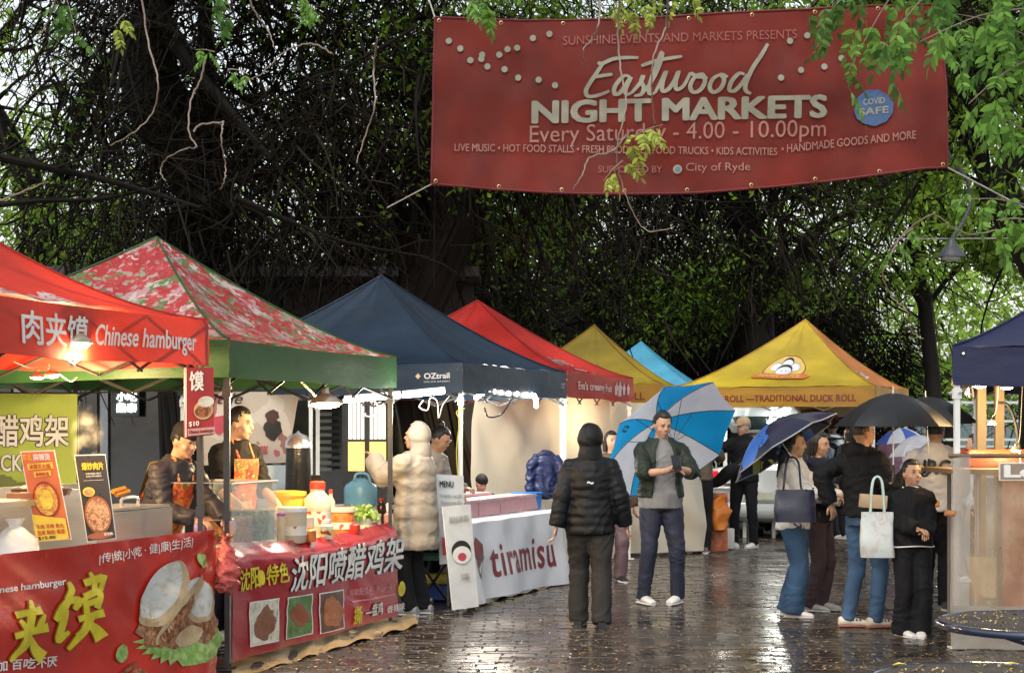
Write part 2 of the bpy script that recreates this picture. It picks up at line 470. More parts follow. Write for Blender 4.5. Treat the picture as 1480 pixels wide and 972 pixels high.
# ---------------------------------------------------------------- trees
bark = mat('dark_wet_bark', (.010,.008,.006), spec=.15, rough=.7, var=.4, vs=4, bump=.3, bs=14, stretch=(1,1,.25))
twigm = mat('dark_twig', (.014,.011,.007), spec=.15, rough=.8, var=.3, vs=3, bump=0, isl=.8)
def leafmat(name, c, tr=.5): return mat(name, c, rough=.5, var=.3, vs=.8, bump=0, isl=.6, tr=tr, spec=.2)
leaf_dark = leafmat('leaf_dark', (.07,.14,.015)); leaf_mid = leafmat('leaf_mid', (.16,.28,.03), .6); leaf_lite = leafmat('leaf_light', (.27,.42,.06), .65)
def fieldn(p, s, seed):
    r = np.random.RandomState(seed); v = np.zeros(len(p))
    for k in range(7):
        d = r.normal(size=3); d /= np.linalg.norm(d); v += np.sin((p@d)*s*(.6+.9*r.rand())+r.rand()*6.28)
    return v/2.6
def in_lobes(n, lobes, r, shell=.35):
    w = np.array([l[3]*l[4]*l[5] for l in lobes]); idx = r.choice(len(lobes), n, p=w/w.sum())
    L_ = np.array(lobes)[idx]; d = r.normal(size=(n,3)); d /= np.linalg.norm(d, axis=1)[:,None]
    rad = r.rand(n)**shell
    return L_[:,:3]+d*L_[:,3:6]*rad[:,None], d
def np_mesh(name, verts, quads, m, smooth=False):
    me = bpy.data.meshes.new(name); me.vertices.add(len(verts)); me.vertices.foreach_set('co', verts.astype(np.float32).ravel())
    n = len(quads); me.loops.add(n*4); me.loops.foreach_set('vertex_index', quads.astype(np.int32).ravel())
    me.polygons.add(n); me.polygons.foreach_set('loop_start', np.arange(0, n*4, 4, dtype=np.int32))
    me.polygons.foreach_set('loop_total', np.full(n, 4, dtype=np.int32))
    me.materials.append(m); me.update(); me.validate(); return me
def twigs(n, lobes, seed, ln=.8, rad=.008, droop=.5, curl=.5, thr=-.4, fs=1.6, steps=4, pend=0):
    r = np.random.RandomState(seed); p, d = in_lobes(n, lobes, r)
    keep = fieldn(p, fs, seed) > thr; p = p[keep]; d = d[keep]; n = len(p)
    dr = d*.6+r.normal(size=(n,3))*.6+np.array([0,0,-droop]); dr /= np.linalg.norm(dr, axis=1)[:,None]
    bend = r.normal(size=(n,3))*curl+np.array([0,0,-pend]); L_ = ln*(.4+1.1*r.rand(n))
    R_ = rad*(.5+r.rand(n)**2*1.8)
    pts = [p]; c = p; dd = dr
    for k in range(steps):
        dd = dd+bend*(.5); dd /= np.linalg.norm(dd, axis=1)[:,None]; c = c+dd*(L_/steps)[:,None]; pts.append(c)
    pts = np.stack(pts, 1); m = steps+1
    a = np.cross(dr, r.normal(size=(n,3))); a /= np.linalg.norm(a, axis=1)[:,None]; b = np.cross(dr, a)
    vs = []
    for k in range(m):
        rr = R_*(1-.7*k/steps)
        for j in range(3):
            an = 2*PI*j/3; vs.append(pts[:,k]+(a*math.cos(an)+b*math.sin(an))*rr[:,None])
    vs = np.stack(vs, 1); base = (np.arange(n)*m*3)[:,None]; q = []
    for k in range(steps):
        for j in range(3): q.append([k*3+j, k*3+(j+1)%3, (k+1)*3+(j+1)%3, (k+1)*3+j])
    q = np.array(q); qs = (base[:,:,None]+q[None]).reshape(-1,4)
    return vs.reshape(-1,3), qs
def leaves(n, lobes, seed, size=.05, thr=.0, fs=1.6, hang=.5, shell=.22):
    r = np.random.RandomState(seed); p, d = in_lobes(n, lobes, r, shell)
    keep = fieldn(p, fs, seed) > thr; p = p[keep]; n = len(p)
    a = r.normal(size=(n,3))+np.array([0,0,-hang]); a /= np.linalg.norm(a, axis=1)[:,None]
    b = np.cross(a, r.normal(size=(n,3))); b /= np.linalg.norm(b, axis=1)[:,None]
    s = size*(.5+r.rand(n)); a = a*s[:,None]; b = b*(s*.42)[:,None]; nn = np.cross(a, b); nn = nn/np.linalg.norm(nn, axis=1)[:,None]*(s*.12)[:,None]
    vs = np.stack([p-a, p-b+nn, p+a, p+b+nn], 1).reshape(-1,3)
    return vs, np.arange(n*4).reshape(-1,4)
def npart(name, vq, m, parent, label=None):
    v, q = vq; loc = np.array(WM[parent].translation)
    me = np_mesh(name, v-loc[None], q, m)
    o = bpy.data.objects.new(name, me); C.objects.link(o); o.parent = parent
    if label: o['label'] = label
    return o
def tree(label, x, y, trunk_r, trunk_h, lobes, nt_, nl, lm, seed, ln=.8, rad=.008, lsize=.05, thr=-.4, lthr=0, droop=.5, fs=1.6, roots=0, group='trees behind the market stalls', cat='tree', limbs=9, pend=.3, curl=.85):
    rr = random.Random(seed)
    t = thing('tree', label, cat, (x, y, 0), 0, group)
    mb = MB()
    pts = [V((x+rr.uniform(-.12,.12)*i, y+rr.uniform(-.1,.1)*i, trunk_h*i/6-.05)) for i in range(7)]
    mb.tube(pts, [trunk_r*(1.35 if i == 0 else 1-.08*i) for i in range(7)], 14)
    if roots:      # fig-like strands running down the trunk
        for k in range(roots):
            an = rr.uniform(0, 2*PI); q = []
            for i in range(7):
                an += rr.uniform(-.25,.25); rd = trunk_r*(1.25 if i == 0 else 1-.08*i)*1.02
                q.append(pts[i]+V((math.cos(an)*rd, math.sin(an)*rd, 0)))
            mb.tube(q, [rr.uniform(.03,.07)*(1-.08*i) for i in range(7)], 5)
    part('trunk', mb, bark, t)
    for k in range(limbs):
        l = lobes[k % len(lobes)]; mb = MB()
        s0 = pts[rr.randrange(3,7)]; e = V((l[0]+rr.uniform(-.6,.6)*l[3], l[1]+rr.uniform(-.6,.6)*l[4], l[2]+rr.uniform(-.4,.7)*l[5]))
        mid = s0.lerp(e, .5)+V((rr.uniform(-.5,.5), rr.uniform(-.5,.5), rr.uniform(.1,.8)))
        cv = catmull([s0, s0.lerp(mid,.5)+V((0,0,.2)), mid, e], 5)
        r0 = trunk_r*rr.uniform(.22,.42); mb.tube(cv, [r0*(1-.85*i/(len(cv)-1)) for i in range(len(cv))], 7)
        for j in range(4):
            a = cv[rr.randrange(6, len(cv)-2)]; bdir = V((rr.gauss(0,1), rr.gauss(0,1), rr.gauss(-.1,.7))).normalized()
            c2 = catmull([a, a+bdir*.7, a+bdir*1.3+V((0,0,-.3)), a+bdir*1.8+V((rr.uniform(-.3,.3),0,-.9))], 3)
            mb.tube(c2, [r0*.35*(1-.85*i/(len(c2)-1)) for i in range(len(c2))], 5)
        part('limb', mb, bark, t)
    tw = npart('crown', twigs(nt_, lobes, seed, ln, rad, droop, curl, thr, fs, pend=pend), twigm, t, 'dense tangle of dark hanging twigs')
    npart('foliage', leaves(nl, lobes, seed+50, lsize, lthr, fs*.8), lm, t)
    return t
# lobes: (x, y, z, rx, ry, rz)
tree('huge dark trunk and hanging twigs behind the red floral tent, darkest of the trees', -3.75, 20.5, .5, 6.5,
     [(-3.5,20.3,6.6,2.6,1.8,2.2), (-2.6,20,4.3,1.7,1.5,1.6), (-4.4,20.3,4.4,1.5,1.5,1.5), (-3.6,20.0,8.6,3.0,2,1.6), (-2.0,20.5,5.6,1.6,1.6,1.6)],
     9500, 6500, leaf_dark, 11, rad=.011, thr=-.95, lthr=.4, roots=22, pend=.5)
tree('open twiggy tree with yellow green leaves at the far left edge', -6.4, 22.5, .26, 6,
     [(-6.3,22.3,5.2,1.7,1.5,1.9), (-6.0,22.4,7.6,2.0,1.6,1.6), (-5.6,22,3.6,1.3,1.2,1.1), (-4.6,22.8,7.0,1.5,1.3,1.6)],
     3000, 13000, leaf_lite, 12, thr=-.35, lthr=-.1, rad=.009)
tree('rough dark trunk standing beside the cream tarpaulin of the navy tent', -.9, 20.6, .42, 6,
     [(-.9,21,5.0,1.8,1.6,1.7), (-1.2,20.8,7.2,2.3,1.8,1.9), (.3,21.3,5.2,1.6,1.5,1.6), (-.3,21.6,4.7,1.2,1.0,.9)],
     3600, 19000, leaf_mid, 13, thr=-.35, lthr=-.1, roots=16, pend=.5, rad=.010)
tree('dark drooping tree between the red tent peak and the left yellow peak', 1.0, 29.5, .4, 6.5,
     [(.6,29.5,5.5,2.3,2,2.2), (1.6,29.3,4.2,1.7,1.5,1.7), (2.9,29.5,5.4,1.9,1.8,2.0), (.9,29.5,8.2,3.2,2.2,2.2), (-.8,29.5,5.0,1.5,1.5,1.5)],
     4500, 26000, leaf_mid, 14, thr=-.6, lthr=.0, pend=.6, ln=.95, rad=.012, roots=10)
tree('dark arching tree just behind the peak of the large yellow tent', 4.0, 30.0, .38, 7,
     [(3.6,30,5.2,1.9,1.8,1.9), (5.1,29.6,5.0,1.6,1.6,1.5), (3.8,29.6,7.4,3.0,2.2,2.0), (2.6,30,4.0,1.4,1.4,1.4)],
     3600, 34000, leaf_lite, 15, thr=-.45, lthr=-.15, pend=.5, ln=1.0, rad=.012, lsize=.06)
tree('tree of small green leaf clumps at the right between yellow tent and dark navy tent', 7.6, 31.0, .17, 7.5,
     [(6.6,30.5,4.9,1.5,1.5,1.1), (8.0,31,6.0,2.2,2,1.7), (6.3,30.8,6.6,1.8,1.8,1.6), (9.4,31,5.0,1.2,1.5,1.0), (7.4,30.5,8.6,3.2,2.4,1.6)],
     1800, 34000, leaf_lite, 16, thr=-.6, lthr=-.2, pend=.2, ln=1.1, rad=.012, lsize=.075)
tree('leafy tree reaching over the upper right corner of the street', 5.9, 19.8, .24, 6.5,
     [(4.8,19.6,6.3,1.5,1.2,1.1), (3.1,19.8,6.1,1.4,1.1,.8), (5.3,19.4,4.9,.9,1.0,.9)],
     4500, 5500, leaf_mid, 17, thr=-.7, lthr=-.2, pend=.1, ln=.8, rad=.008, lsize=.05)
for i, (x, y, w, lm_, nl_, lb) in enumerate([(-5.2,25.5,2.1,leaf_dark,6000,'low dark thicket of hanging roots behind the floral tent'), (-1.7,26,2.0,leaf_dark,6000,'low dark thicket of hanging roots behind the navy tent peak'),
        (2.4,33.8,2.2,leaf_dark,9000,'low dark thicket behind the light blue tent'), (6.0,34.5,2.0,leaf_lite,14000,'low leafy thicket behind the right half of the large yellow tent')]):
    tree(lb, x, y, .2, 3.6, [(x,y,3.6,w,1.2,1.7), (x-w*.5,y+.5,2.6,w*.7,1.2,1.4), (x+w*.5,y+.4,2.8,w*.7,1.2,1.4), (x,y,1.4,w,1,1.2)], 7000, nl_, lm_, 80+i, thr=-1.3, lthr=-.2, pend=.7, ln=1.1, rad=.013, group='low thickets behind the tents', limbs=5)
# far trees closing the view, in the light leaf green
for i, (x, y, w, h, lb) in enumerate([(-9.5,38,4.2,9,'broad bright green tree far behind the left stalls'), (-3,40,4.5,10,'broad bright green tree glimpsed behind the darkest trunk'),
        (3.0,42,4.6,10,'broad bright green tree glimpsed between the drooping trees'), (9.0,46,4.5,9.5,'bright green tree behind the right leaf clumps'), (14.5,58,4.8,7.5,'pale green tree far off beside the navy purple tent')]):
    tree(lb, x, y, .3, h*.55, [(x,y,h*.62,w,2.5,h*.36), (x-w*.5,y,h*.38,w*.5,2,h*.2), (x+w*.5,y,h*.4,w*.5,2,h*.2)], 600, 5200, leaf_lite, 30+i,
         thr=-.6, lthr=-.55, lsize=.13, ln=1.6, rad=.02, fs=.8, group='far trees closing the street', limbs=5)
# unseen crown above the frame, added to block sky light from the street
tree('added unseen tree whose crown blocks sky light over the stalls', 7.2, 9.0, .4, 8, [(-4,6,8.6,4.5,5,1.0), (3,6,8.8,5,5,1.0), (0,13,8.8,6,4,1.0), (-6,13,8.4,3.5,4,1.0), (6,14,8.6,3,4,1.0)], 1500, 15000, leaf_dark, 61,
     thr=-1, lthr=-.35, lsize=.16, ln=1.6, rad=.02, fs=.8, group='added trees shading the street', limbs=8, droop=0, pend=0)
# ---------------------------------------------------------------- thin hanging vines and near sprays
vinem = mat('pale_vine', (.26,.2,.15), rough=.6, var=.2, bump=.1, bs=20)
VY = 14.0
vines = [
 ([(203,-20),(214,60),(228,115),(222,160),(195,190),(160,210)], 'long pale vine curving down left of the darkest trunk'),
 ([(352,-20),(370,20),(388,45),(396,68)], 'short pale vine hanging from the top above the darkest trunk'),
 ([(480,78),(460,66),(440,64),(410,76),(376,108),(352,116)], 'arched pale vine right of the darkest trunk'),
 ([(296,88),(290,115),(276,145),(273,190),(284,212),(268,215),(240,230),(232,248),(240,262)], 'looping pale vine with a hooked end over the dark trunk'),
 ([(280,190),(290,180),(320,177),(322,178),(320,205),(326,240),(324,262),(318,274)], 'square shouldered pale vine over the dark trunk'),
 ([(86,-20),(70,30),(50,60)], 'short straight vine at the upper left corner'),
 ([(545,55),(540,100),(542,150),(530,190),(515,235)], 'thin straight vine left of the red banner'),
 ([(898,-20),(893,40),(897,100),(905,150),(892,210),(895,250),(912,300),(935,333),(975,328)], 'long vine falling right across the word market on the red banner'),
 ([(966,-10),(962,40),(945,80),(942,130),(946,178)], 'vine hanging across the handwritten word on the red banner'),
 ([(905,195),(885,218),(852,228),(842,252),(828,273)], 'side shoot curling left at the lower middle of the red banner'),
 ([(868,-10),(865,35),(855,58),(843,72),(846,98)], 'short curled vine over the top of the red banner'),
 ([(1350,308),(1325,322),(1300,345),(1282,380),(1276,400),(1290,430),(1310,448),(1318,478),(1335,490)], 'long curved vine hanging above the navy purple tent'),
 ([(1480,328),(1440,333),(1395,337),(1350,308)], 'stem running in from the right edge under the red banner'),
 ([(0,290),(35,276),(70,262)], 'pale broken twig at the left edge'),
]
for pl, lb in vines:
    pts = [P(a, b, VY+.25*math.sin(i*1.3+a)) for i, (a, b) in enumerate(pl)]
    cv = catmull(pts, 7); mb = MB(); n = len(cv)
    mb.tube([c+V((.004*math.sin(i*2.1), 0, .004*math.cos(i*1.7))) for i, c in enumerate(cv)], [.0085*(1-.55*i/n) for i in range(n)], 6)
    solo('hanging_vine', mb, vinem, lb, 'vine', 'pale hanging vines')
# bare dark boughs crossing in front of the trees
for pl, r0, lb in [([(-60,215),(60,240),(160,262),(290,300)], .05, 'bare dark bough slanting in from the left edge above the red tents'),
        ([(340,285),(420,320),(500,350),(620,372)], .03, 'bare thin bough slanting right below the darkest trunk'),
        ([(600,40),(540,75),(490,100),(440,115)], .02, 'thin bough slanting down left from the red banner corner'),
        ([(-40,300),(60,290),(140,288),(230,270)], .035, 'bare bough low at the left above the first red roof')]:
    cv = catmull([P(a, b, 17.5+.3*i) for i, (a, b) in enumerate(pl)], 6); mb = MB()
    mb.tube(cv, [r0*(1-.6*i/len(cv)) for i in range(len(cv))], 7); rr = random.Random(int(r0*1000))
    for c in cv[2:-1]:
        d = V((rr.gauss(0,.5), rr.gauss(0,.3), rr.gauss(-.2,.5))); mb.tube([c, c+d*.4, c+d*.7+V((.05,0,-.1))], [r0*.3, r0*.2, r0*.06], 5)
    solo('bare_bough', mb, bark, lb, 'branch', 'bare boughs')
# pinnate leaf: rachis with paired leaflets, one mesh shared
def pinnate(seed, n=5, L_=.22):
    rr = random.Random(seed); mb = MB(); mb.tube([(0,0,0), (0,L_*.5,-.01), (0,L_,-.05)], [.0022,.0016,.001], 4)
    def leaflet(o, ang, s):
        d = V((math.sin(ang), math.cos(ang), -.25-.3*rr.random())).normalized(); sd = V((d.y, -d.x, 0)).normalized()
        prof = [(0,0), (.25,.2), (.55,.22), (.82,.12), (1,0)]; vs = []; fs = []
        for t, w in prof:
            c = o+d*s*t-V((0,0,1))*s*.15*t*t
            vs += [c-sd*w*s+V((0,0,.1*w*s)), c, c+sd*w*s+V((0,0,.1*w*s))]
        for k in range(4): a = k*3; fs += [(a,a+1,a+4,a+3), (a+1,a+2,a+5,a+4)]
        mb.add(vs, fs)
    for k in range(n):
        t = .25+.7*k/n; o = V((0, L_*t, -.05*t*t))
        for sg in (-1, 1): leaflet(o, sg*(1.15-.2*t)+rr.uniform(-.1,.1), L_*.36*(1-.25*t)*rr.uniform(.85,1.1))
    leaflet(V((0, L_, -.05)), 0, L_*.3)
    return mb
lg = leafmat('near_leaf_green', (.20,.40,.07), .5); ly = leafmat('near_leaf_yellow', (.45,.55,.10), .55); ld = leafmat('near_leaf_deep', (.11,.24,.05), .45)
pin = {m.name: [mesh_of('leaf', pinnate(i+j*10), m, True) for i in range(4)] for j, m in enumerate((lg, ly, ld))}
def spray(px, py, Y, ex, ey, n, m, label, size=1, seed=0, spread=.25):
    rr = random.Random(seed+px); a = P(px, py, Y); b = P(ex, ey, Y+rr.uniform(-.2,.2))
    t = thing('leaf_spray', label, 'leafy twig', a, 0, 'leafy sprays near the camera')
    mid = a.lerp(b, .5)+V((0,0,.06*(b-a).length)); cv = catmull([a, mid, b], 6)
    mb = MB(); mb.tube(cv, [.006*(1-.6*i/len(cv)) for i in range(len(cv))], 5); part('stem', mb, vinem, t)
    for k in range(n):
        f = (k+.7)/n; c = cv[min(len(cv)-1, int(f*(len(cv)-1)+.5))]
        o = bpy.data.objects.new('leaf', pin[m.name][rr.randrange(4)]); C.objects.link(o); o.parent = t
        o.location = c-a+V((rr.gauss(0,spread*.3), rr.gauss(0,spread*.6), rr.gauss(0,spread*.25)))
        o.rotation_euler = (rr.uniform(-1.3,-.4), rr.uniform(-.5,.5), rr.uniform(0, 2*PI)); s = size*rr.uniform(.7,1.25); o.scale = (s,s,s)
    return t
sp = [(1330,-60,11.5,1225,105,16,lg,'bright green spray drooping over the blue round badge of the banner',1,.22),
 (1400,-60,11.0,1275,70,24,ld,'deep green spray at the upper right corner of the banner',1.1,.35),
 (1500,10,10.5,1330,60,26,lg,'broad green spray across the top right of the photo',1.1,.35),
 (1500,80,10.5,1400,150,18,lg,'green spray hanging from the right edge beside the banner',1,.3),
 (1500,60,12,1380,20,22,ld,'dark green spray high in the right corner',1.2,.4),
 (1500,200,11,1425,165,9,lg,'small green spray at the right edge level with the banner middle',.9,.2),
 (1500,300,11.5,1375,290,9,lg,'light green spray on the stem under the banner right end',.8,.12),
 (1500,320,10.5,1440,318,7,lg,'large light green leaf cluster at the right edge above the navy roof',1.2,.12),
 (1320,330,13,1285,360,4,lg,'little pale green sprig high on the long curved vine',.8,.06),
 (905,205,13,958,180,7,ly,'yellow green sprig across the day name on the banner',.85,.07),
 (900,232,13,872,262,4,ly,'tiny yellow green sprig at the bottom edge of the banner',.75,.05),
 (1240,-20,12.5,1180,40,14,ld,'dark sprig over the banner top edge right of centre',1,.25),
 (1010,-20,15.5,880,8,16,ly,'yellow green leaves above the middle of the banner',1,.3),
 (740,-20,15.5,680,8,10,lg,'green leaves above the left end of the banner',1,.25),
 (420,-20,14.5,455,20,7,lg,'small green leaves at the top above the dark trunk',.9,.15),
 (318,-20,14.5,335,18,6,ld,'dark green leaves at the top left of the dark trunk',.9,.15),
 (310,75,14,282,72,4,lg,'single green sprig in front of the dark trunk',.8,.06),
 (330,100,14,360,108,3,lg,'smallest green sprig right of the looping vine',.7,.05),
 (180,20,14,165,38,3,ly,'single pale leaf at the upper left',.8,.03),
 (90,-20,14,110,50,8,ld,'olive leaves at the upper left beside the long vine',1,.2)]
for i, (a, b, Y, ex, ey, n, m, lb, s_, spd) in enumerate(sp): spray(a, b, Y, ex, ey, n, m, lb, s_, i*7, spd)

# ---------------------------------------------------------------- buildings behind the stalls
dk = mat('dark_shop_metal', (.03,.032,.035), rough=.35, var=.2, bump=.03)
gls = mat('dark_shop_glass', (.015,.018,.02), rough=.08, var=.1, bump=.01, coat=.5)
sb = thing('shop_building', 'dark glass fronted shop behind the two nearest stalls, glowing door inside', 'building', (-5, 21, 0))
mb = MB(); mb.box((-4.6,22.3,1.7), (8.2,.2,3.4)); part('wall', mb, mat('shop_wall_grey', (.06,.06,.06), rough=.6), sb)
mb = MB(); mb.box((-4.6,21.6,3.45), (8.4,1.6,.12)); part('roof', mb, dk, sb)
for i in range(7):
    x0 = -8.5+i*1.1; mb = MB(); mb.box((x0+.5,22.14,1.5), (.98,.03,2.9)); w = part('window', mb, gls, sb)
    mb = MB(); mb.box((x0,22.1,1.5), (.1,.12,3.0)); part('frame', mb, mat('grey_mullion', (.2,.21,.22), rough=.4, metal=.5), w)
# glowing louvre panels (the lit door) at px 500-560
lit_w = mat('lit_white_panel', (.9,.88,.8), var=.1, bump=0, emit=.9, ecol=(1,.93,.78)); lit_y = mat('lit_amber_panel', (.8,.5,.12), var=.1, bump=0, emit=.9, ecol=(1,.62,.16))
door = MB(); door.box(P(531,650,21.5)-V((0,.02,0)), (.62,.06,1.9)); dpart = part('door', door, dk, sb)
for cx in (515, 546):
    for k in range(4):
        mb = MB(); c = P(cx-9+k*6, 598, 21.42); mb.box(c, (.036,.03,.62)); part('pane', mb, lit_w, dpart)
    mb = MB(); mb.box(P(cx, 659, 21.42), (.2,.03,.36)); part('pane', mb, lit_y, dpart, label='amber lower door pane')
# vent louvres at px 465-480
lv = MB()
for k in range(10): lv.box(P(470, 588+k*10, 21.6), (.16,.06,.02), (R(25),0,0))
part('louvre', lv, mat('louvre_grey', (.22,.22,.2), rough=.4), sb)
# blurred lit sign in the shop at px 180
s0 = sheet_quad(P(166,598,21.9), P(198,598,21.9), P(198,566,21.9), P(166,566,21.9), 0)
sg = part('sign', MB().box(P(182,582,21.93), (.34,.04,.34)), mat('sign_dark', (.03,.03,.03)), sb)
s0.text(sg, '鼎泰', .02, .02, .26, .12, mat('sign_glow', (.9,.92,.9), var=0, bump=0, emit=3, ecol=(.9,1,.95)), bold=.03)
s0.text(sg, '小吃', .02, .16, .26, .12, mat('sign_glow', (1,1,1)), bold=.03)
# far pale building and fence beyond the right side
fb = thing('far_building', 'pale low building seen beyond the stalls at the right', 'building', (16, 66, 0))
pale = mat('pale_render', (.5,.53,.5), rough=.8)
mb = MB(); mb.box((16,68,1.9), (15,5,3.8)); part('wall', mb, pale, fb)
mb = MB(); mb.box((16,67.6,3.95), (15.8,6.4,.3)); part('roof', mb, mat('pale_roof', (.42,.45,.45), rough=.6), fb)
for i in range(8):
    mb = MB(); mb.box((9.6+i*1.8,65.46,1.7), (1.2,.08,1.5)); w = part('window', mb, mat('far_glass', (.12,.16,.17), rough=.15), fb)
    mb = MB(); mb.box((9.6+i*1.8,65.4,.9), (1.3,.12,.08)); part('sill', mb, pale, w)
fr = thing('rail_fence', 'pale green horizontal rail fence beyond the right stalls', 'fence', (9, 40, 0))
fm = mat('fence_pale', (.45,.5,.45), rough=.5)
for k in range(7): part('post', MB().box((6+k*1.8,42,1.15), (.07,.07,2.3)), fm, fr)
for k in range(5): part('rail', MB().box((11.4,41.95,.4+k*.45), (11,.03,.06)), fm, fr)
# ================================================================ TENTS
polek = mat('black_painted_pole', (.02,.02,.022), rough=.35, var=.2, bump=.02, coat=.3)
polew = mat('white_painted_pole', (.72,.72,.7), rough=.35, var=.08, bump=.02)
polea = mat('aluminium_pole', (.6,.6,.6), rough=.3, metal=.8, var=.1, bump=.02)
trussm = mat('truss_dark', (.03,.03,.03), rough=.4)
def fabric(name, c, tr=.22, rough=.5, var=.22): return mat(name, c, rough=rough, var=var, vs=1.6, bump=.22, bs=4.5, tr=tr, stretch=(1,1,2.2))
def tent(label, a, u, v, su, sv, zt, val, zp, roofm, valm, pm, pk=(0,0), legs=(0,1,2,3), group='pop-up stall tents', sway=.02, seed=1, curve=1.3, truss=trussm):
    """a: corner nearest the street and camera; u along the street row, v away from the street"""
    A = V((a[0], a[1], 0)); U = V((u[0], u[1], 0)).normalized(); W = V((v[0], v[1], 0)).normalized()
    cs = [A, A+U*su, A+U*su+W*sv, A+W*sv]
    ctr = (cs[0]+cs[2])/2+V((pk[0], pk[1], 0))
    t = thing('market_tent', label, 'tent', A, 0, group); t['_'] = 0; del t['_']
    out = {'t': t, 'cs': cs, 'ctr': ctr}
    top = V((ctr.x, ctr.y, zp))
    rm = roofm if isinstance(roofm, list) else [roofm]*4; vm = valm if isinstance(valm, list) else [valm]*4
    out['val'] = []; out['roof'] = []
    for k in range(4):
        c0, c1 = cs[k], cs[(k+1)%4]; e0 = V((c0.x, c0.y, zt)); e1 = V((c1.x, c1.y, zt)); nrm = (c1-c0).cross(V((0,0,1))).normalized()
        if nrm.dot(c0-ctr) < 0: nrm = -nrm
        w = (c1-c0).length
        def roofpos(x, y, e0=e0, e1=e1, w=w, k=k):
            cc = x/w; tt = min(y, 1)
            e = e0.lerp(e1, cc); p = e.lerp(top, tt)
            z = zt+(zp-zt)*(tt**curve*(1-.0)) if tt > 0 else zt
            edge = math.sin(PI*min(max(cc,0),1))
            z -= .07*edge*math.sin(PI*min(1, tt*1.15))
            z += .014*noise.noise(V((cc*15+k, tt*1.3, seed+3)))*(1-tt)
            z += .034*noise.noise(V((cc*6+k*3+seed, tt*2.2, seed)))*(edge)+.012*math.sin(cc*19+seed+k)*(1-tt)*tt*4*edge*noise.noise(V((cc*3,seed,k)))
            return V((p.x, p.y, z))
        rp_ = part('roof_panel', MB().grid(lambda a_, b_: roofpos(a_*w, b_), 40, 18), rm[k], t)
        rs = Sheet(roofpos, w, 1, nrm+V((0,0,1.2)), .05); out['roof'].append((rp_, rs))
        def vpos(x, y, e0=e0, e1=e1, w=w, nrm=nrm, k=k):
            cc = x/w; p = e0.lerp(e1, cc); d = 1-y/val     # y up from the bottom
            ed = math.sin(PI*min(max(cc,0),1))
            off = .02*d*math.sin(cc*11+seed*2+k)*ed+.025*d*noise.noise(V((cc*4+seed, k, d)))
            z = zt-(val*d)-.012*ed+.012*d*math.sin(cc*7+k+seed)*ed
            return p+nrm*(off+.004)+V((0,0,z-zt))
        vp = part('valance', MB().grid(lambda a_, b_: vpos(a_*w, b_*val), 28, 5), vm[k], t)
        out['val'].append((vp, Sheet(vpos, w, val, nrm, .05)))
        # piped seam along the hip ridge
        part('seam', MB().tube([roofpos(0, j/12)+V((0,0,.006)) for j in range(13)], .009, 5), vm[k], t)
        # scissor truss inside the eave
        mb = MB(); zA, zB = zt-.05, zt-.33; inn = -nrm*.05
        nseg = 4
        for j in range(nseg):
            p = e0.lerp(e1, j/nseg)+inn; q = e0.lerp(e1, (j+1)/nseg)+inn; p.z = q.z = 0
            mb.tube([p+V((0,0,zA)), q+V((0,0,zB))], .011, 4); mb.tube([p+V((0,0,zB))+inn*.5, q+V((0,0,zA))+inn*.5], .011, 4)
        part('scissor_truss', mb, truss, t)
    # centre pole and braces
    mb = MB(); mb.tube([V((ctr.x,ctr.y,zt-.1)), V((ctr.x,ctr.y,zp-.03))], .02, 8)
    for c in cs: mb.tube([V((c.x,c.y,zt-.05)).lerp(V((ctr.x,ctr.y,zt-.05)), .02), V((ctr.x,ctr.y,zt+.02))], .012, 5)
    part('centre_frame', mb, truss, t)
    for k in legs:
        c = cs[k]; i = (ctr-c); i.z = 0; i = i.normalized()*.05
        mb = MB(); mb.box((c.x+i.x, c.y+i.y, zt*.25+.32), (.028,.028,zt*.5+.6)); mb.box((c.x+i.x, c.y+i.y, zt*.72), (.038,.038,zt*.5))
        mb.box((c.x+i.x, c.y+i.y, zt*.72-zt*.25), (.05,.05,.06)); mb.box((c.x+i.x, c.y+i.y, zt-.33), (.055,.055,.07))
        l = part('leg', mb, pm, t)
        part('foot_plate', MB().box((c.x+i.x, c.y+i.y, .022), (.11,.11,.012)), pm, l)
    return out
u1 = (.300,.954); v1 = (-.954,.300)
redf = fabric('red_orange_canopy', (.46,.035,.02), .3)
redd = fabric('red_canopy', (.42,.025,.02), .25)
greenf = fabric('green_valance', (.035,.115,.03), .3)
navyf = fabric('navy_canopy', (.005,.017,.036), .08)
yelf = fabric('yellow_canopy', (.62,.45,.03), .3); orf = fabric('orange_canopy', (.55,.19,.05), .2); ochre = fabric('ochre_valance', (.5,.27,.04), .25)
bluef = fabric('sky_blue_canopy', (.1,.42,.62), .25); purf = fabric('navy_purple_canopy', (.016,.020,.075), .1)
pinkf = fabric('pink_inner', (.55,.2,.18), .4)
floral = pattern('peony_print', [(0,(.42,.03,.03)),(.32,(.09,.22,.07)),(.46,(.5,.3,.3)),(.62,(.5,.05,.05)),(.76,(.3,.33,.22)),(.86,(.55,.1,.12)),(.93,(.6,.5,.47))], scale=11, rough=.5, tr=.25, dist=.42)
white_ink = mat('white_ink', (.78,.76,.72), rough=.5, bump=0); yellow_ink = mat('yellow_ink', (.62,.55,.03), rough=.45, bump=0, var=.15)
black_ink = mat('black_ink', (.02,.02,.02), rough=.5, bump=0); dred_ink = mat('dark_red_ink', (.25,.03,.02), rough=.5, bump=0)
grey_ink = mat('grey_ink', (.45,.43,.4), rough=.5, bump=0)
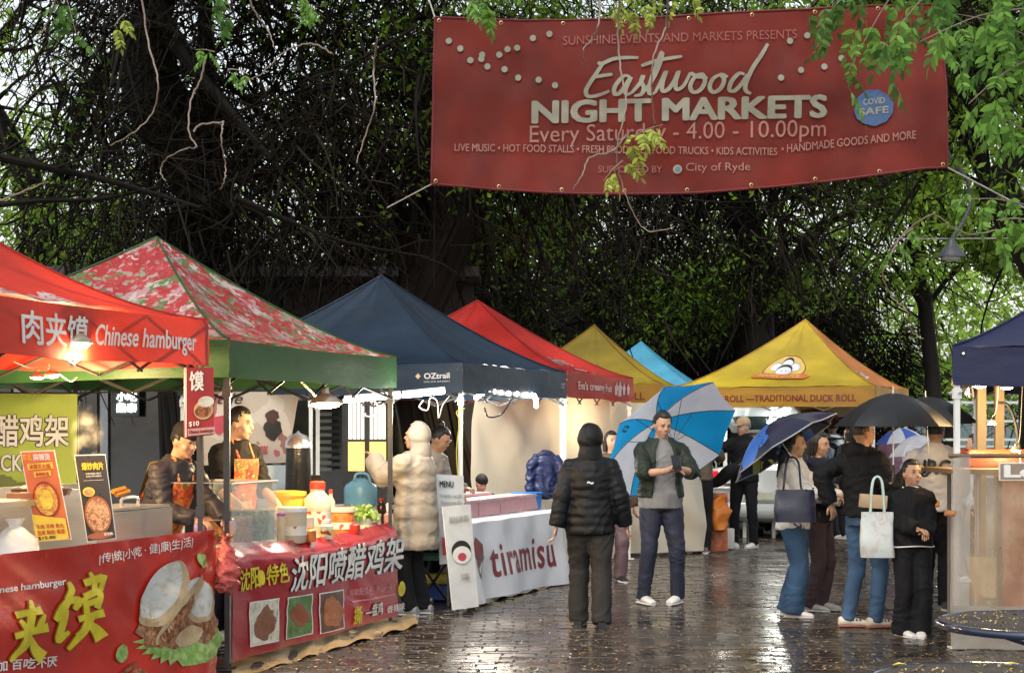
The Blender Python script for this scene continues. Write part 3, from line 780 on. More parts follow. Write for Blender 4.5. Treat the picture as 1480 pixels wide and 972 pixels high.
def lay_text_valance(T, k, st, x0, x1, y0, y1, m, bold=0, shear=0, flip=False, outline=None, ow=.015):
    vp, s = T['val'][k]; w = s.w
    # valance parameter runs from corner k to k+1; flip when it reads the other way round
    f = (lambda v: V((w-v.x, v.y, 0))) if flip else None
    if flip: s.text(vp, st, x0, y0, x1-x0, y1-y0, m, bold, shear, fn=f, outline=outline, ow=ow)
    else: s.text(vp, st, x0, y0, x1-x0, y1-y0, m, bold, shear, outline=outline, ow=ow)
# tent 1: nearest, orange red
T1 = tent('nearest orange red tent at the left edge with Chinese hamburger on its valance', (-1.88-.30*2.9, 10.7-.954*2.9), u1, v1, 2.9, 2.9, 2.22, .28, 3.12, redf, redf, polek, seed=2, curve=1.6)
lay_text_valance(T1, 0, '肉夹馍', .85, 1.5, .06, .23, white_ink, bold=.02)
lay_text_valance(T1, 0, 'Chinese hamburger', 1.58, 2.72, .05, .2, white_ink, bold=.02, shear=.15)
lay_text_valance(T1, 0, '肉夹馍', .1, .6, .05, .22, white_ink, bold=.02)
rp_, rs = T1['roof'][0]
rs.L = .03
rs.text(rp_, '肉夹馍', 1.0, .12, 1.0, .2, mat('faded_white_ink', (.7,.5,.45), bump=0), bold=.03)
# tent 2: peony print roof, green valance
T2 = tent('red floral peony print tent with a green valance behind the nearest tent', (-1.80, 11.0), u1, v1, 2.92, 2.92, 2.12, .24, 2.98, floral, greenf, polek, pk=(.1,.1), seed=5)
# tent 3: navy
T3 = tent('dark navy blue tent, third in the left row, tiny mark on its corner', (-.42, 14.8), (.345,.938), (-.938,.345), 2.8, 2.8, 2.12, .26, 3.02, navyf, navyf, polew, seed=8, truss=polea)
lay_text_valance(T3, 3, 'OZtrail', 2.8-.36, 2.8-.12, .13, .18, mat('mark_white', (.55,.52,.5), bump=0), bold=.03)
v3, s3v = T3['val'][3]
s3v.poly(v3, [(2.8-.44,.155),(2.8-.415,.18),(2.8-.39,.155),(2.8-.415,.13)], mat('mark_amber', (.5,.35,.2), bump=0))
lay_text_valance(T3, 3, 'DELUXE GAZEBO', 2.8-.36, 2.8-.12, .10, .112, mat('mark_white', (.5,.5,.5)))
lay_text_valance(T3, 0, 'OZT', 2.58, 2.72, .10, .15, mat('mark_white', (.5,.5,.5)))
# tent 4: red
T4 = tent('red tent with faint white writing, behind the navy tent and left of the yellow one', (.56, 17.7), (.30,.954), (-.954,.30), 2.9, 2.9, 2.15, .27, 3.0, redd, redd, polew, seed=11, truss=polea)
fw = mat('faded_white_print', (.75,.55,.52), bump=0)
lay_text_valance(T4, 0, 'Eva’s creamy fruit', .4, 1.9, .07, .18, fw, bold=.03)
vp, s_ = T4['val'][0]
for (cx, rr) in ((2.1,.07), (2.25,.08), (2.42,.06), (2.6,.06)):
    s_.poly(vp, [(cx+rr*(1+.2*math.sin(5*a))*math.cos(a), .135+rr*(1+.25*math.sin(5*a))*math.sin(a)) for a in [2*PI*i/20 for i in range(20)]], fw)
rp_, rs = T4['roof'][0]; rs.L = .04
rs.text(rp_, 'fruits', 1.2, .28, .7, .14, fw, bold=.02); rs.text(rp_, 'creamy', .5, .2, .6, .12, fw, bold=.02); rs.text(rp_, '❀ ❀', 1.0, .07, .9, .11, fw, bold=.02)
rp_, rs = T4['roof'][3]; rs.L = .04
rs.text(rp_, 'Tropic fruit', 2.9-1.3, .3, .7, .12, fw, bold=.02)
# tent 5: yellow, left
T5 = tent('yellow tent with an oval cartoon badge, the left one of the two yellow tents', (1.88, 21.9), (.19,.98), (-.98,.19), 2.8, 2.2, 2.13, .27, 2.96, yelf, ochre, polew, pk=(.05,0), seed=14, truss=polea)
lay_text_valance(T5, 0, 'DUCK ROLL', .3, 1.3, .07, .17, dred_ink, bold=.02); lay_text_valance(T5, 3, 'TRADITIONAL DUCK ROLL', .3, 2.0, .07, .16, dred_ink, bold=.02)
# tent 6: pale blue
T6 = tent('light blue tent peeping out between the two yellow tents', (3.0, 26.8), (.2,.98), (-.98,.2), 2.4, 2.4, 2.15, .27, 2.98, bluef, bluef, polew, pk=(.05,.1), seed=17, truss=polea)
rp_, rs = T6['roof'][0]; rs.poly(rp_, [(1.6+.14*math.cos(a), .35+.07*math.sin(a)) for a in [2*PI*i/20 for i in range(20)]], white_ink)
# tent 7: large yellow
T7 = tent('large yellow and orange tent with an oval badge, traditional duck roll on its valance', (4.83, 23.0), (.37,.929), (-.929,.37), 2.8, 2.8, 2.13, .27, 3.12, [orf, orf, yelf, yelf], [ochre]*4, polew, pk=(.16,-.02), seed=20, truss=polea)
lay_text_valance(T7, 3, '— DUCK ROLL —TRADITIONAL DUCK ROLL', .25, 2.55, .07, .165, dred_ink, bold=.03)
def badge(T, k, cx, cy, w, h, yf):
    rp_, rs = T['roof'][k]; rs.L = .03
    el = lambda x, y, a, b, n=28: [(x+a*math.cos(2*PI*i/n), y+b*math.sin(2*PI*i/n)) for i in range(n)]
    rs.poly(rp_, el(cx, cy, w, h), dred_ink); rs.poly(rp_, el(cx, cy, w*.95, h*.93), yf)
    for dx, dy, s_ in ((0,.33,1.0), (-.45,-.0,.85), (.45,.0,.85), (0,-.32,1.15)):
        x, y = cx+dx*w, cy+dy*h
        rs.poly(rp_, el(x, y+.12*h*s_, w*.32*s_, h*.42*s_, 16), black_ink if dx == 0 else mat('badge_grey', (.45,.42,.35), bump=0)); rs.poly(rp_, el(x, y, w*.29*s_, h*.36*s_, 16), mat('badge_face', (.72,.74,.74), bump=0))
    for dx in (-.1, .1): rs.poly(rp_, el(cx+dx*w, cy-.3*h, w*.03, h*.05, 8), black_ink)
    rs.poly(rp_, [(cx-w*1.15,cy-h*.85),(cx-w*.95,cy-h*.62),(cx+w*.95,cy-h*.62),(cx+w*1.15,cy-h*.85),(cx+w*.9,cy-h*1.15),(cx-w*.9,cy-h*1.15)], mat('badge_orange', (.6,.17,.04), bump=0))
    rs.text(rp_, 'HAPPY DUCK', cx-w*.8, cy-h*1.02, w*1.6, h*.28, yf, bold=.03)
badge(T7, 3, 1.38, .43, .50, .18, mat('badge_yellow', (.66,.46,.12), bump=0))
badge(T5, 3, 1.2, .36, .34, .16, mat('badge_yellow', (.66,.46,.12)))
rp_, rs = T7['roof'][0]; rs.L = .04
rs.text(rp_, 'DUCK ROLL', .9, .3, .8, .09, white_ink, bold=.03)
# tent 8: navy purple, right
T8 = tent('dark navy purple tent at the right edge over the clear plastic sided stall', (3.08, 12.1), (.99,.06), (.30,.954), 2.9, 2.9, 2.13, .27, 3.1, purf, purf, polew, seed=23, truss=polea, curve=1.2)
# ================================================================ RED STREET BANNER
banm = mat('red_mesh_banner', (.23,.026,.016), rough=.6, var=.35, vs=1.6, bump=.12, bs=3, tr=.5)
YB = 17.0
def banpos(s_, t_):
    w, h = 5.0, 1.66; u = s_/w; v = t_/h
    px = 624+(628-624)*v+u*((1365-624)+(1362-628-741)*v)
    top = 22+10*math.sin(PI*u*1.0)*(1-u)-14*u**2; bot = 266+16*math.sin(PI*min(1,u*1.05))-22*u**2.2
    py = bot+(top-bot)*v
    p = P(px, py, YB); p.y += .10*math.sin(u*5+v)+.07*noise.noise(V((u*7+v*1.5, v*2.2, 2)))+.03*noise.noise(V((u*20, v*5+u*8, 6)))+.02*math.sin(u*31+v*3)*noise.noise(V((u*5,3,v)))
    return p
SB = Sheet(banpos, 5.0, 1.66, (0,-1,0), .1)
bt = thing('street_banner', 'wide red mesh banner reading Night Markets strung high across the street', 'banner', banpos(2.5, 0))
part('cloth', SB.cloth(90, 24), banm, bt)
hem = mat('banner_hem', (.14,.01,.012), rough=.6)
for fn in (lambda x: banpos(x*5, 0), lambda x: banpos(x*5, 1.66)): part('hem', MB().tube([fn(i/40) for i in range(41)], .012, 5), hem, bt)
for fn in (lambda x: banpos(0, x*1.66), lambda x: banpos(5, x*1.66)): part('hem', MB().tube([fn(i/10) for i in range(11)], .012, 5), hem, bt)
for i in range(9):
    for yy in (.03, 1.63):
        q = banpos(.04+i*.615, yy)+V((0,-.006,0)); part('eyelet', MB().tube([q+V((.016*math.cos(a), 0, .016*math.sin(a))) for a in [2*PI*j/10 for j in range(11)]], .005, 5), mat('brass_eyelet', (.5,.4,.2), rough=.3, metal=.8), bt)
rope = mat('white_rope', (.5,.48,.42), rough=.7)
for a, b in (((0,1.66), P(600,-60,17.5)), ((5,1.66), P(1420,-80,17.4)), ((5,0), P(1480,300,17.6)), ((0,0), P(560,300,18.2))):
    part('rope', MB().tube([banpos(*a), b], .008, 5), rope, bt)
pale_ink = mat('pale_banner_ink', (.27,.26,.20), rough=.6, bump=0, var=.2); pink_ink = mat('pink_banner_ink', (.33,.15,.12), rough=.6, bump=0); faint_ink = mat('faint_banner_ink', (.27,.075,.06), rough=.6, bump=0)
def bx(px): return (px-624)/741*5.0
def by(px, py):
    lo, hi = 0., 1.66; x = bx(px)
    for _ in range(18):
        m_ = (lo+hi)/2; q = banpos(x, m_); yy = 620-(q.z-CAMZ)*FPX/q.y
        if yy > py: lo = m_
        else: hi = m_
    return lo
def bt_text(st, x0, yb0, x1, yb1, hpx, m, bold=0, shear=0):
    """baseline from (x0,yb0) to (x1,yb1) in photo pixels, hpx tall"""
    def fn(v):
        px = x0+v.x*(x1-x0); py = yb0+(yb1-yb0)*v.x-v.y*hpx
        return V((bx(px), by(px, py), v.z))
    vs, fs = text2d(st, bold, shear); return part('lettering', SB.lay([fn(v) for v in subdiv2d(vs, fs, .15)[0]], subdiv2d(vs, fs, .15)[1], off=.02), m, bt, False)
bt_text('NIGHT MARKETS', 767, 180, 1194, 171, 34, pale_ink, bold=.045)
bt_text('Every Saturday - 4.00 - 10.00pm', 765, 214, 1192, 205, 32, pink_ink, bold=.0)
bt_text('LIVE MUSIC • HOT FOOD STALLS • FRESH PRODUCE • FOOD TRUCKS • KIDS ACTIVITIES', 656, 219, 1122, 225, 11, pink_ink, bold=.01)
bt_text('• HANDMADE GOODS AND MORE', 1128, 222, 1319, 201, 12, pink_ink, bold=.01)
bt_text('SUNSHINE EVENTS AND MARKETS PRESENTS', 812, 66, 1150, 56, 13, faint_ink)
bt_text('SUPPORTED BY', 865, 250, 958, 250, 10, faint_ink, bold=.01)
bt_text('City of Ryde', 992, 251, 1084, 250, 15, pink_ink)
def bpoly(pts, m, off=.024):
    part('print', SB.lay([V((bx(a), by(a, b), 0)) for a, b in pts], [tuple(range(len(pts)))], off=off), m, bt, False)
circ = lambda x, y, a, b=None, n=18: [(x+a*math.cos(2*PI*i/n), y+(b or a)*math.sin(2*PI*i/n)) for i in range(n)]
bpoly(circ(980,245,6.5), pale_ink); bpoly(circ(980,245,3.5), mat('crest_blue', (.1,.2,.3), bump=0), .028)
bpoly([(1232,160),(1238,142),(1250,131),(1266,130),(1280,138),(1289,150),(1287,164),(1278,176),(1262,183),(1246,179),(1236,172)], mat('badge_blue', (.035,.09,.20), bump=0, rough=.6))
def bt2(st, x0, y0, x1, y1, h):
    def fn(v): px = x0+v.x*(x1-x0); py = y0+(y1-y0)*v.x-v.y*h; return V((bx(px), by(px, py), 0))
    vs, fs = text2d(st, .02, 0); vs, fs = subdiv2d(vs, fs, .2); part('lettering', SB.lay([fn(v) for v in vs], fs, off=.03), pale_ink, bt, False)
bt2('COVID', 1246, 153, 1276, 150, 9); bt2('SAFE', 1240, 168, 1281, 164, 10)
for px, py in ((645,60),(662,71),(677,88),(693,86),(702,97),(694,80),(719,80),(727,101),(731,72),(745,70),(747,113),(768,56),(777,116),(792,50),(801,124),(1126,113),(1140,60),(1165,52),(1155,102),(1190,97),(1215,85)):
    bpoly(circ(px, py, 4.6, n=12), mat('bulb_ink', (.25,.26,.2), bump=0))
# handwritten word, drawn stroke by stroke in photo pixels
E = [ [(922,84),(905,84),(885,86),(868,93),(864,90)], [(872,90),(862,105),(852,120),(846,132),(850,140),(865,138),(880,132)], [(858,112),(870,110),(884,108)],
 [(910,112),(902,110),(893,118),(887,128),(888,137),(896,134),(906,120),(911,112),(904,128),(904,137),(912,135)],
 [(912,135),(925,120),(929,110),(926,118),(930,128),(926,137),(916,139)],
 [(926,137),(940,120),(952,95),(956,76),(946,100),(938,125),(938,136),(946,135)], [(926,96),(950,88),(985,82)],
 [(946,135),(955,118),(962,104),(957,120),(957,132),(965,130),(974,118),(980,104),(976,120),(978,130),(988,124),(997,106)],
 [(997,106),(1005,110),(1010,108)],
 [(1012,108),(1002,114),(997,126),(1002,134),(1012,130),(1018,118),(1014,108),(1008,112),(1022,113)],
 [(1040,108),(1030,114),(1025,126),(1030,134),(1040,129),(1045,117),(1041,108),(1050,112)],
 [(1074,108),(1066,107),(1056,118),(1053,130),(1060,132),(1070,122),(1078,108)], [(1108,64),(1098,80),(1085,100),(1076,122),(1077,132),(1084,136)] ]
bs_vs = []; bs_fs = []
for ln in E:
    pts = catmull(ln, 5); n = len(pts); k0 = len(bs_vs)
    for i, p in enumerate(pts):
        t_ = pts[min(i+1,n-1)]-pts[max(i-1,0)]; nn = V((-t_.y, t_.x, 0)).normalized() if t_.length > 1e-6 else V((1,0,0))
        ww = (3.3+1.2*abs(nn.x))*(1-.35*abs(2*i/(n-1)-1)**4)*.72
        for q in (p+nn*ww, p-nn*ww): bs_vs.append(V((bx(q.x), by(q.x, q.y), 0)))
    for i in range(n-1): a = k0+2*i; bs_fs.append((a, a+1, a+3, a+2))
part('lettering', SB.lay(bs_vs, bs_fs, off=.02), pale_ink, bt, False, label='handwritten script word')
# ================================================================ STALL 1 (nearest left)
def line1(px, dy=0):      # point of the street side line of stall 1 seen at photo column px
    k = (px-740)/FPX; t = (-1.88-k*10.7)/(.3-.954*k); return V((-1.88-.3*t, 10.7-.954*t, 0))
banred = mat('red_vinyl', (.50,.02,.012), rough=.28, var=.18, vs=2, bump=.05, bs=6, coat=.25)
a0 = line1(-130); a1 = line1(306)
Lb = (a1-a0).length
nrm1 = V((.954,-.30,0))
def bpos(s_, t_):
    u = s_/Lb; p = a0.lerp(a1, u); top = .93; z = .03+t_*(top-.03)/.9
    d = .02*math.sin(u*9)*(1-t_)+.03*noise.noise(V((u*6,t_*3,1)))+.014*noise.noise(V((u*16+t_*9,t_*5,4)))
    # drawn folds running to the tied upper corner
    q = V(((1-u)*Lb, .9-t_, 0)); an = math.atan2(q.y, q.x+.02); d += .014*math.sin(an*11)*math.exp(-q.length*1.3)
    return p+nrm1*(d+.03)+V((0,0,z))
S1 = Sheet(bpos, Lb, .9, nrm1, .05)
cb = thing('counter_banner', 'glossy red banner with yellow characters and a filled bun on the nearest counter', 'banner', a0.lerp(a1,.5))
part('cloth', S1.cloth(90, 26), banred, cb)
def sx(px): return (line1(px)-a0).length
def sy(px, py): q = line1(px); z = CAMZ+(620-py)*q.y/FPX; return (z-.03)/(.9)*.9
def s1text(st, x0, y0, x1, y1, h, m, bold=0, shear=0, outline=None):
    for off, bb, mm in (((.006, bold+.03, outline),) if outline else ())+((.010, bold, m),):
        vs, fs = text2d(st, bb, shear); vs, fs = subdiv2d(vs, fs, .12)
        def fn(v): px = x0+v.x*(x1-x0); return V((sx(px), sy(px, y0+(y1-y0)*v.x-v.y*h), 0))
        part('lettering', S1.lay([fn(v) for v in vs], fs, off=off), mm, cb, False)
s1text('|传|统|小|吃 · 健|康|生|活|', 138, 816, 270, 791, 17, white_ink, .01)
s1text('Chinese hamburger', -30, 862, 89, 847, 13, white_ink, .02, .1)
s1text('零添加 百吃不厌', -60, 972, 78, 962, 16, white_ink, .02)
def s1poly(pts, m, off=.010, lab=None, name='print'):
    part(name, S1.lay([V((sx(a), sy(a, b), 0)) for a, b in pts], [tuple(range(len(pts)))], off=off), m, cb, False, lab)
# brush written characters, strokes in photo pixels with their widths
def brush(lines, m, off=.012):
    vs_ = []; fs_ = []
    for ws, ln in lines:
        pts = catmull(ln, 6); n = len(pts); k0 = len(vs_)
        for i, p in enumerate(pts):
            t_ = pts[min(i+1,n-1)]-pts[max(i-1,0)]; nn = V((-t_.y, t_.x, 0)).normalized(); f = i/(n-1)*(len(ws)-1); j = min(int(f), len(ws)-2)
            ww = (ws[j]+(ws[j+1]-ws[j])*(f-j))*.5
            for q in (p+nn*ww, p-nn*ww): vs_.append(V((sx(q.x), sy(q.x, q.y), 0)))
        for i in range(n-1): a = k0+2*i; fs_.append((a, a+1, a+3, a+2))
    part('lettering', S1.lay(vs_, fs_, off=off), m, cb, False)
jia = [((10,9,12),[(10,888),(28,884),(47,880)]), ((5,11,9),[(33,866),(31,890),(27,915)]), ((5,9,5),[(15,895),(20,902),(22,910)]), ((4,9,6),[(50,886),(45,897),(40,905)]),
       ((9,9,13),[(4,918),(28,912),(55,905)]), ((10,13,5),[(28,905),(20,930),(0,955)]), ((7,16,22),[(26,918),(38,938),(52,950)])]
mo = [((5,10,7),[(92,840),(95,852),(86,866)]), ((8,14,9),[(94,862),(80,878),(68,896)]), ((10,12,7),[(92,866),(104,868),(98,880)]), ((9,12,15,5),[(84,880),(80,900),(76,922),(92,912)]), ((8,9),[(70,893),(84,887)]),
      ((4,9,8),[(124,826),(130,840),(128,856)]), ((9,12),[(114,842),(142,834)]), ((6,7),[(144,830),(138,852)]), ((10,9,9),[(112,862),(136,854),(130,878)]), ((8,8),[(112,862),(116,886)]), ((8,9),[(114,872),(134,866)]), ((8,12),[(104,894),(140,884)]),
      ((10,12,6),[(124,886),(114,908),(94,938)]), ((7,15,22),[(118,898),(130,910),(138,922)]), ((6,8),[(122,898),(104,918)])]
goldm = mat('gold_brush_ink', (.62,.52,.02), rough=.3, bump=.02, coat=.2, var=.2, vs=9)
for ch in (jia, mo):
    brush([([w+3 for w in ws], ln) for ws, ln in ch], mat('dark_edge_ink', (.3,.12,.01), bump=0), .008)
    brush(ch, goldm, .012)
# printed picture: two filled buns on lettuce
def blob(cx, cy, a, b, ang, n=30, amp=.05, seed=0):
    out = []; c, s_ = math.cos(ang), math.sin(ang)
    for i in range(n):
        th = 2*PI*i/n; r = 1+amp*noise.noise(V((math.cos(th)*2.5+seed, math.sin(th)*2.5, seed)))*2; x, y = a*r*math.cos(th), b*r*math.sin(th); out.append((cx+x*c-y*s_, cy+x*s_+y*c))
    return out
lett = pattern('lettuce_print', [(0,(.08,.2,.03)),(.45,(.2,.38,.07)),(.6,(.38,.5,.18)),(1,(.6,.68,.4))], scale=22, kind='noise', rough=.35)
meat = pattern('meat_print', [(0,(.05,.012,.006)),(.42,(.16,.05,.02)),(.55,(.32,.13,.05)),(.7,(.5,.28,.14)),(1,(.6,.4,.25))], scale=26, kind='noise', rough=.3, dist=.1)
bun = pattern('bun_print', [(0,(.33,.24,.14)),(.38,(.5,.46,.38)),(.5,(.58,.58,.55)),(1,(.7,.72,.72))], scale=9, kind='noise', rough=.35, stretch=(1,1,2.5))
bund = pattern('bun_edge_print', [(0,(.28,.16,.07)),(.5,(.5,.36,.2)),(1,(.66,.55,.38))], scale=16, kind='noise', rough=.35)
rag = []
for i in range(26):
    th = PI*(i/25); r = 1+.16*(1 if i % 2 else -.6); rag.append((248-56*math.cos(th)*r, 922+34*math.sin(th)*r))
s1poly(rag+[(300,895),(200,915)], lett, .008); s1poly(blob(290,905,12,32,.2,20,.2,3), lett, .009)
s1poly(blob(238,900,50,34,-.5,34,.12,5), meat, .010); s1poly(blob(276,898,30,30,-.3,30,.15,8), meat, .0105)
s1poly(blob(278,866,25,33,-.15,28,.03,2), bund, .0115); s1poly(blob(279,862,20,29,-.15,28,.03,2), bun, .0125)
s1poly(blob(262,918,22,13,-.5,24,.05,7), bund, .0125); s1poly(blob(252,880,11,62,.66,30,.06,4), bund, .0132); s1poly(blob(244,897,9,48,.62,30,.12,6), meat, .0138)
s1poly(blob(228,858,26,54,.52,34,.03,1), bund, .0145); s1poly(blob(224,853,21,47,.52,34,.03,1), bun, .0153)
for i, (x, y, a, b, an) in enumerate(((168,943,9,13,.3),(286,810,7,11,-.4))): s1poly(blob(x, y, a, b, an, 18, .08, i), lett, .012)
s1poly(blob(178,965,16,3,-.7,14,.1,3), meat, .012); s1poly(blob(190,972,10,7,-.2,14,.1,3), meat, .012)
# counter behind the banner
steel = mat('brushed_steel', (.5,.5,.47), rough=.33, metal=.8, var=.07, vs=3, bump=.04, bs=40, stretch=(1,1,12))
tb_legs = mat('table_leg_grey', (.25,.25,.25), rough=.4, metal=.5)
def trestle(label, p0, p1, depth, z, topm, n=V((-.954,.30,0)), group='stall trestle tables', z_u=.035):
    p0, p1 = V(p0), V(p1); n = V(n).normalized(); q0, q1 = p0+n*depth, p1+n*depth
    t = thing('trestle_table', label, 'table', p0.lerp(q1,.5), 0, group)
    part('tabletop', MB().slab([V((p.x,p.y,z-z_u)) for p in (p0,p1,q1,q0)], (0,0,z_u)), topm, t)
    for p in (p0.lerp(q1,.08), p1.lerp(q0,.08), q1.lerp(p0,.08), q0.lerp(p1,.08)):
        part('leg', MB().tube([V((p.x,p.y,z-z_u)), V((p.x,p.y,.015))], .016, 8), tb_legs, t)
    return t
i1 = V((-.954,.30,0))
trestle('steel topped counter behind the nearest red banner', a0+i1*.05, a1+i1*.05, .75, .84, steel)
# hot plate / steel cooker with a lid
def ray_line(A, U, px):   # where the view column px meets the line A + t U on the ground
    k = (px-740)/FPX; t = (k*A.y-A.x)/(U.x-k*U.y); return A+U*t
gx = lambda px, d, z: ray_line(V((-1.88,10.7,0))+i1*d, V((.3,.954,0)), px)+V((0,0,z))
def cbox(pa, pb, d0, d1, z0, z1): return MB().slab([gx(pa,d0,z0), gx(pb,d0,z0), gx(pb,d0,z0)+i1*(d1-d0), gx(pa,d0,z0)+i1*(d1-d0)], (0,0,z1-z0))
hp = thing('steel_griddle', 'large steel griddle box with a bar handle behind the posters', 'griddle', gx(150,.35,0))
part('body', cbox(150, 249, .30, .70, .84, 1.06), steel, hp)
part('lid', cbox(150, 246, .32, .68, 1.064, 1.08), steel, hp)
part('handle', MB().tube(catmull([gx(176,.4,1.08), gx(177,.4,1.13), gx(198,.4,1.13), gx(199,.4,1.08)],4), .011, 6), polea, hp)
hp2 = thing('steel_splash_guard', 'tall steel splash guard behind the orange poster', 'guard', line1(80)+i1*.6)
part('back_sheet', cbox(-60, 150, .7, .72, .84, 1.22), steel, hp2); part('side_sheet', cbox(140, 150, .3, .7, .84, 1.2), steel, hp2)
part('shelf', cbox(-60, 66, .25, .7, 1.14, 1.17), steel, hp2)
for px, c, lb in ((60,(.75,.6,.45),'wide shallow pan with flatbread at the left of the orange poster'),):
    solo('frying_pan', MB().lathe(gx(px,.4,1.18), [(.02,0),(.15,0),(.17,.04),(.165,.04),(.14,.01),(.02,.01)], 20), mat('pan_dark', (.2,.17,.14), rough=.3, metal=.6), lb, 'pan')
    solo('flatbread', MB().ball(gx(px,.4,1.225), (.12,.12,.022), 16, 6), mat('bread', c, rough=.7, var=.2, vs=20), 'pale flatbread lying in the shallow pan', 'bread')
for i, px in enumerate((28, 48)): solo('spatula_handle', MB().box(gx(px,.3,1.195), (.13,.03,.03), (0,0,.3)), mat('wood_handle', (.35,.13,.05), rough=.5), ['brown wooden handle at the left edge of the steel shelf','brown wooden handle nearer the orange poster'][i], 'handle', 'wooden handles')
for i, (a_, b_) in enumerate(((163,180),(168,186))):
    solo('squeeze_tongs', MB().tube([gx(a_,.28,1.185-.02*i), gx(b_,.28,1.2-.02*i)], .014, 8), mat('orange_plastic', (.75,.28,.02), rough=.35), ['upper orange tongs handle leaning by the black poster','lower orange tongs handle leaning by the black poster'][i], 'tongs', 'orange tongs')
# plastic bag of bowls at the far left
bagm = mat('clear_plastic_bag', (.85,.87,.88), rough=.18, var=.05, bump=.35, bs=18, alpha=.55)
bag = MB().lathe(gx(22,.3,.845), [(.07,0),(.12,.04),(.115,.12),(.06,.17),(.03,.19),(.05,.23)], 18)
for v in bag.v: v += V((noise.noise(v*14)*.018, noise.noise(v*14+V((3,3,3)))*.018, 0))
solo('plastic_bag', bag, bagm, 'knotted clear plastic bag standing at the left end of the counter', 'bag')
# the two leaning poster boards
pcore = mat('poster_edge_white', (.8,.8,.78), bump=0)
dishm = pattern('hotpot_print', [(0,(.12,.02,.01)),(.4,(.5,.09,.02)),(.52,(.75,.33,.03)),(.62,(.8,.55,.08)),(.75,(.55,.12,.04))], scale=26, kind='noise', rough=.3, dist=.2)
dishk = pattern('beef_print', [(0,(.06,.02,.015)),(.4,(.25,.1,.05)),(.55,(.6,.38,.2)),(.7,(.45,.12,.06)),(1,(.75,.6,.45))], scale=22, kind='noise', rough=.3, dist=.2)
def poster(label, bl, br, tr_, tl, base, dist0):
    Q = [P(x, y, dist0) for x, y in (bl, br, tr_, tl)]
    t = thing('poster_board', label, 'poster', Q[0].lerp(Q[1], .5), 0, 'leaning food posters')
    s_ = sheet_quad(*Q, wob=.002)
    part('board', MB().slab([q for q in Q], -s_.n*.012), pcore, t)
    f = s_.cloth(2, 2); part('face', MB().add([s_.pos(a*s_.w, b*s_.h)+s_.n*.003 for a, b in ((.03,.01),(.99,.01),(.99,.99),(.03,.99))], [(0,1,2,3)]), base, t)
    return t, s_
el = lambda x, y, a, b, n=24: [(x+a*math.cos(2*PI*i/n), y+b*math.sin(2*PI*i/n)) for i in range(n)]
yi = mat('poster_yellow', (.8,.55,.04), rough=.35, bump=0); wi = mat('poster_white', (.8,.78,.75), rough=.35, bump=0); ri = mat('poster_red', (.6,.05,.03), rough=.35, bump=0)
t, s_ = poster('orange poster with a yellow pot of noodles leaning on the nearest counter', (53,783), (103,779), (78,650), (29,652), mat('poster_orange', (.72,.16,.03), rough=.3, bump=0, var=.1), 9.35)
w, h = s_.w, s_.h
s_.text(t, '东北', .06*w, .9*h, .25*w, .07*h, yi, .02); s_.text(t, '麻辣烫', .36*w, .89*h, .5*w, .08*h, wi, .03)
s_.poly(t, [(.15*w,.79*h),(.9*w,.8*h),(.9*w,.87*h),(.15*w,.86*h)], yi); s_.text(t, '冰煮羊火锅', .2*w, .8*h, .62*w, .055*h, ri, .02)
s_.poly(t, [(.3*w,.71*h),(.8*w,.72*h),(.8*w,.78*h),(.3*w,.77*h)], yi); s_.text(t, '麻辣鲜香', .35*w, .72*h, .4*w, .045*h, ri, .02)
s_.poly(t, el(.52*w, .46*h, .37*w, .2*h), mat('bowl_red', (.4,.03,.02), bump=0)); s_.poly(t, el(.52*w, .46*h, .33*w, .175*h), dishm); s_.poly(t, el(.53*w,.46*h,.2*w,.11*h), mat('broth_yellow', (.8,.5,.04), rough=.3, var=.4, vs=30))
s_.poly(t, [(.03*w,.01*h),(.97*w,.01*h),(.97*w,.24*h),(.5*w,.27*h),(.03*w,.31*h)], yi); s_.text(t, '牛肉 羊肉 鱼丸', .1*w, .14*h, .8*w, .05*h, ri, .01); s_.text(t, '豆皮 粉丝 青菜', .1*w, .075*h, .8*w, .05*h, ri, .01); s_.text(t, '$15.80', .1*w, .02*h, .5*w, .04*h, black_ink, .01)
t, s_ = poster('black poster with a bowl of meat slices leaning right of the orange one', (126,783), (168,778), (152,656), (107,657), mat('poster_black', (.035,.03,.028), rough=.3, bump=0, var=.1), 9.6)
w, h = s_.w, s_.h
s_.text(t, '爆炒肉片', .2*w, .82*h, .7*w, .09*h, yi, .02); s_.text(t, 'STIR FRIED MEAT', .3*w, .77*h, .5*w, .018*h, wi); s_.text(t, 'SLICES WITH BREAD', .3*w, .74*h, .5*w, .018*h, wi); s_.poly(t, [(.2*w,.7*h),(.85*w,.7*h),(.85*w,.703*h),(.2*w,.703*h)], wi)
s_.poly(t, el(.32*w,.57*h,.2*w,.055*h), yi); s_.poly(t, el(.32*w,.57*h,.15*w,.04*h), dishk); s_.poly(t, el(.52*w,.3*h,.44*w,.22*h), mat('bowl_brown', (.3,.1,.05), bump=0)); s_.poly(t, el(.52*w,.3*h,.38*w,.19*h), dishk)
s_.poly(t, el(.52*w,.06*h,.45*w,.04*h), mat('bowl_brown', (.3,.1,.05))); s_.text(t, '$12.80', .65*w, .05*h, .28*w, .035*h, wi, .02)
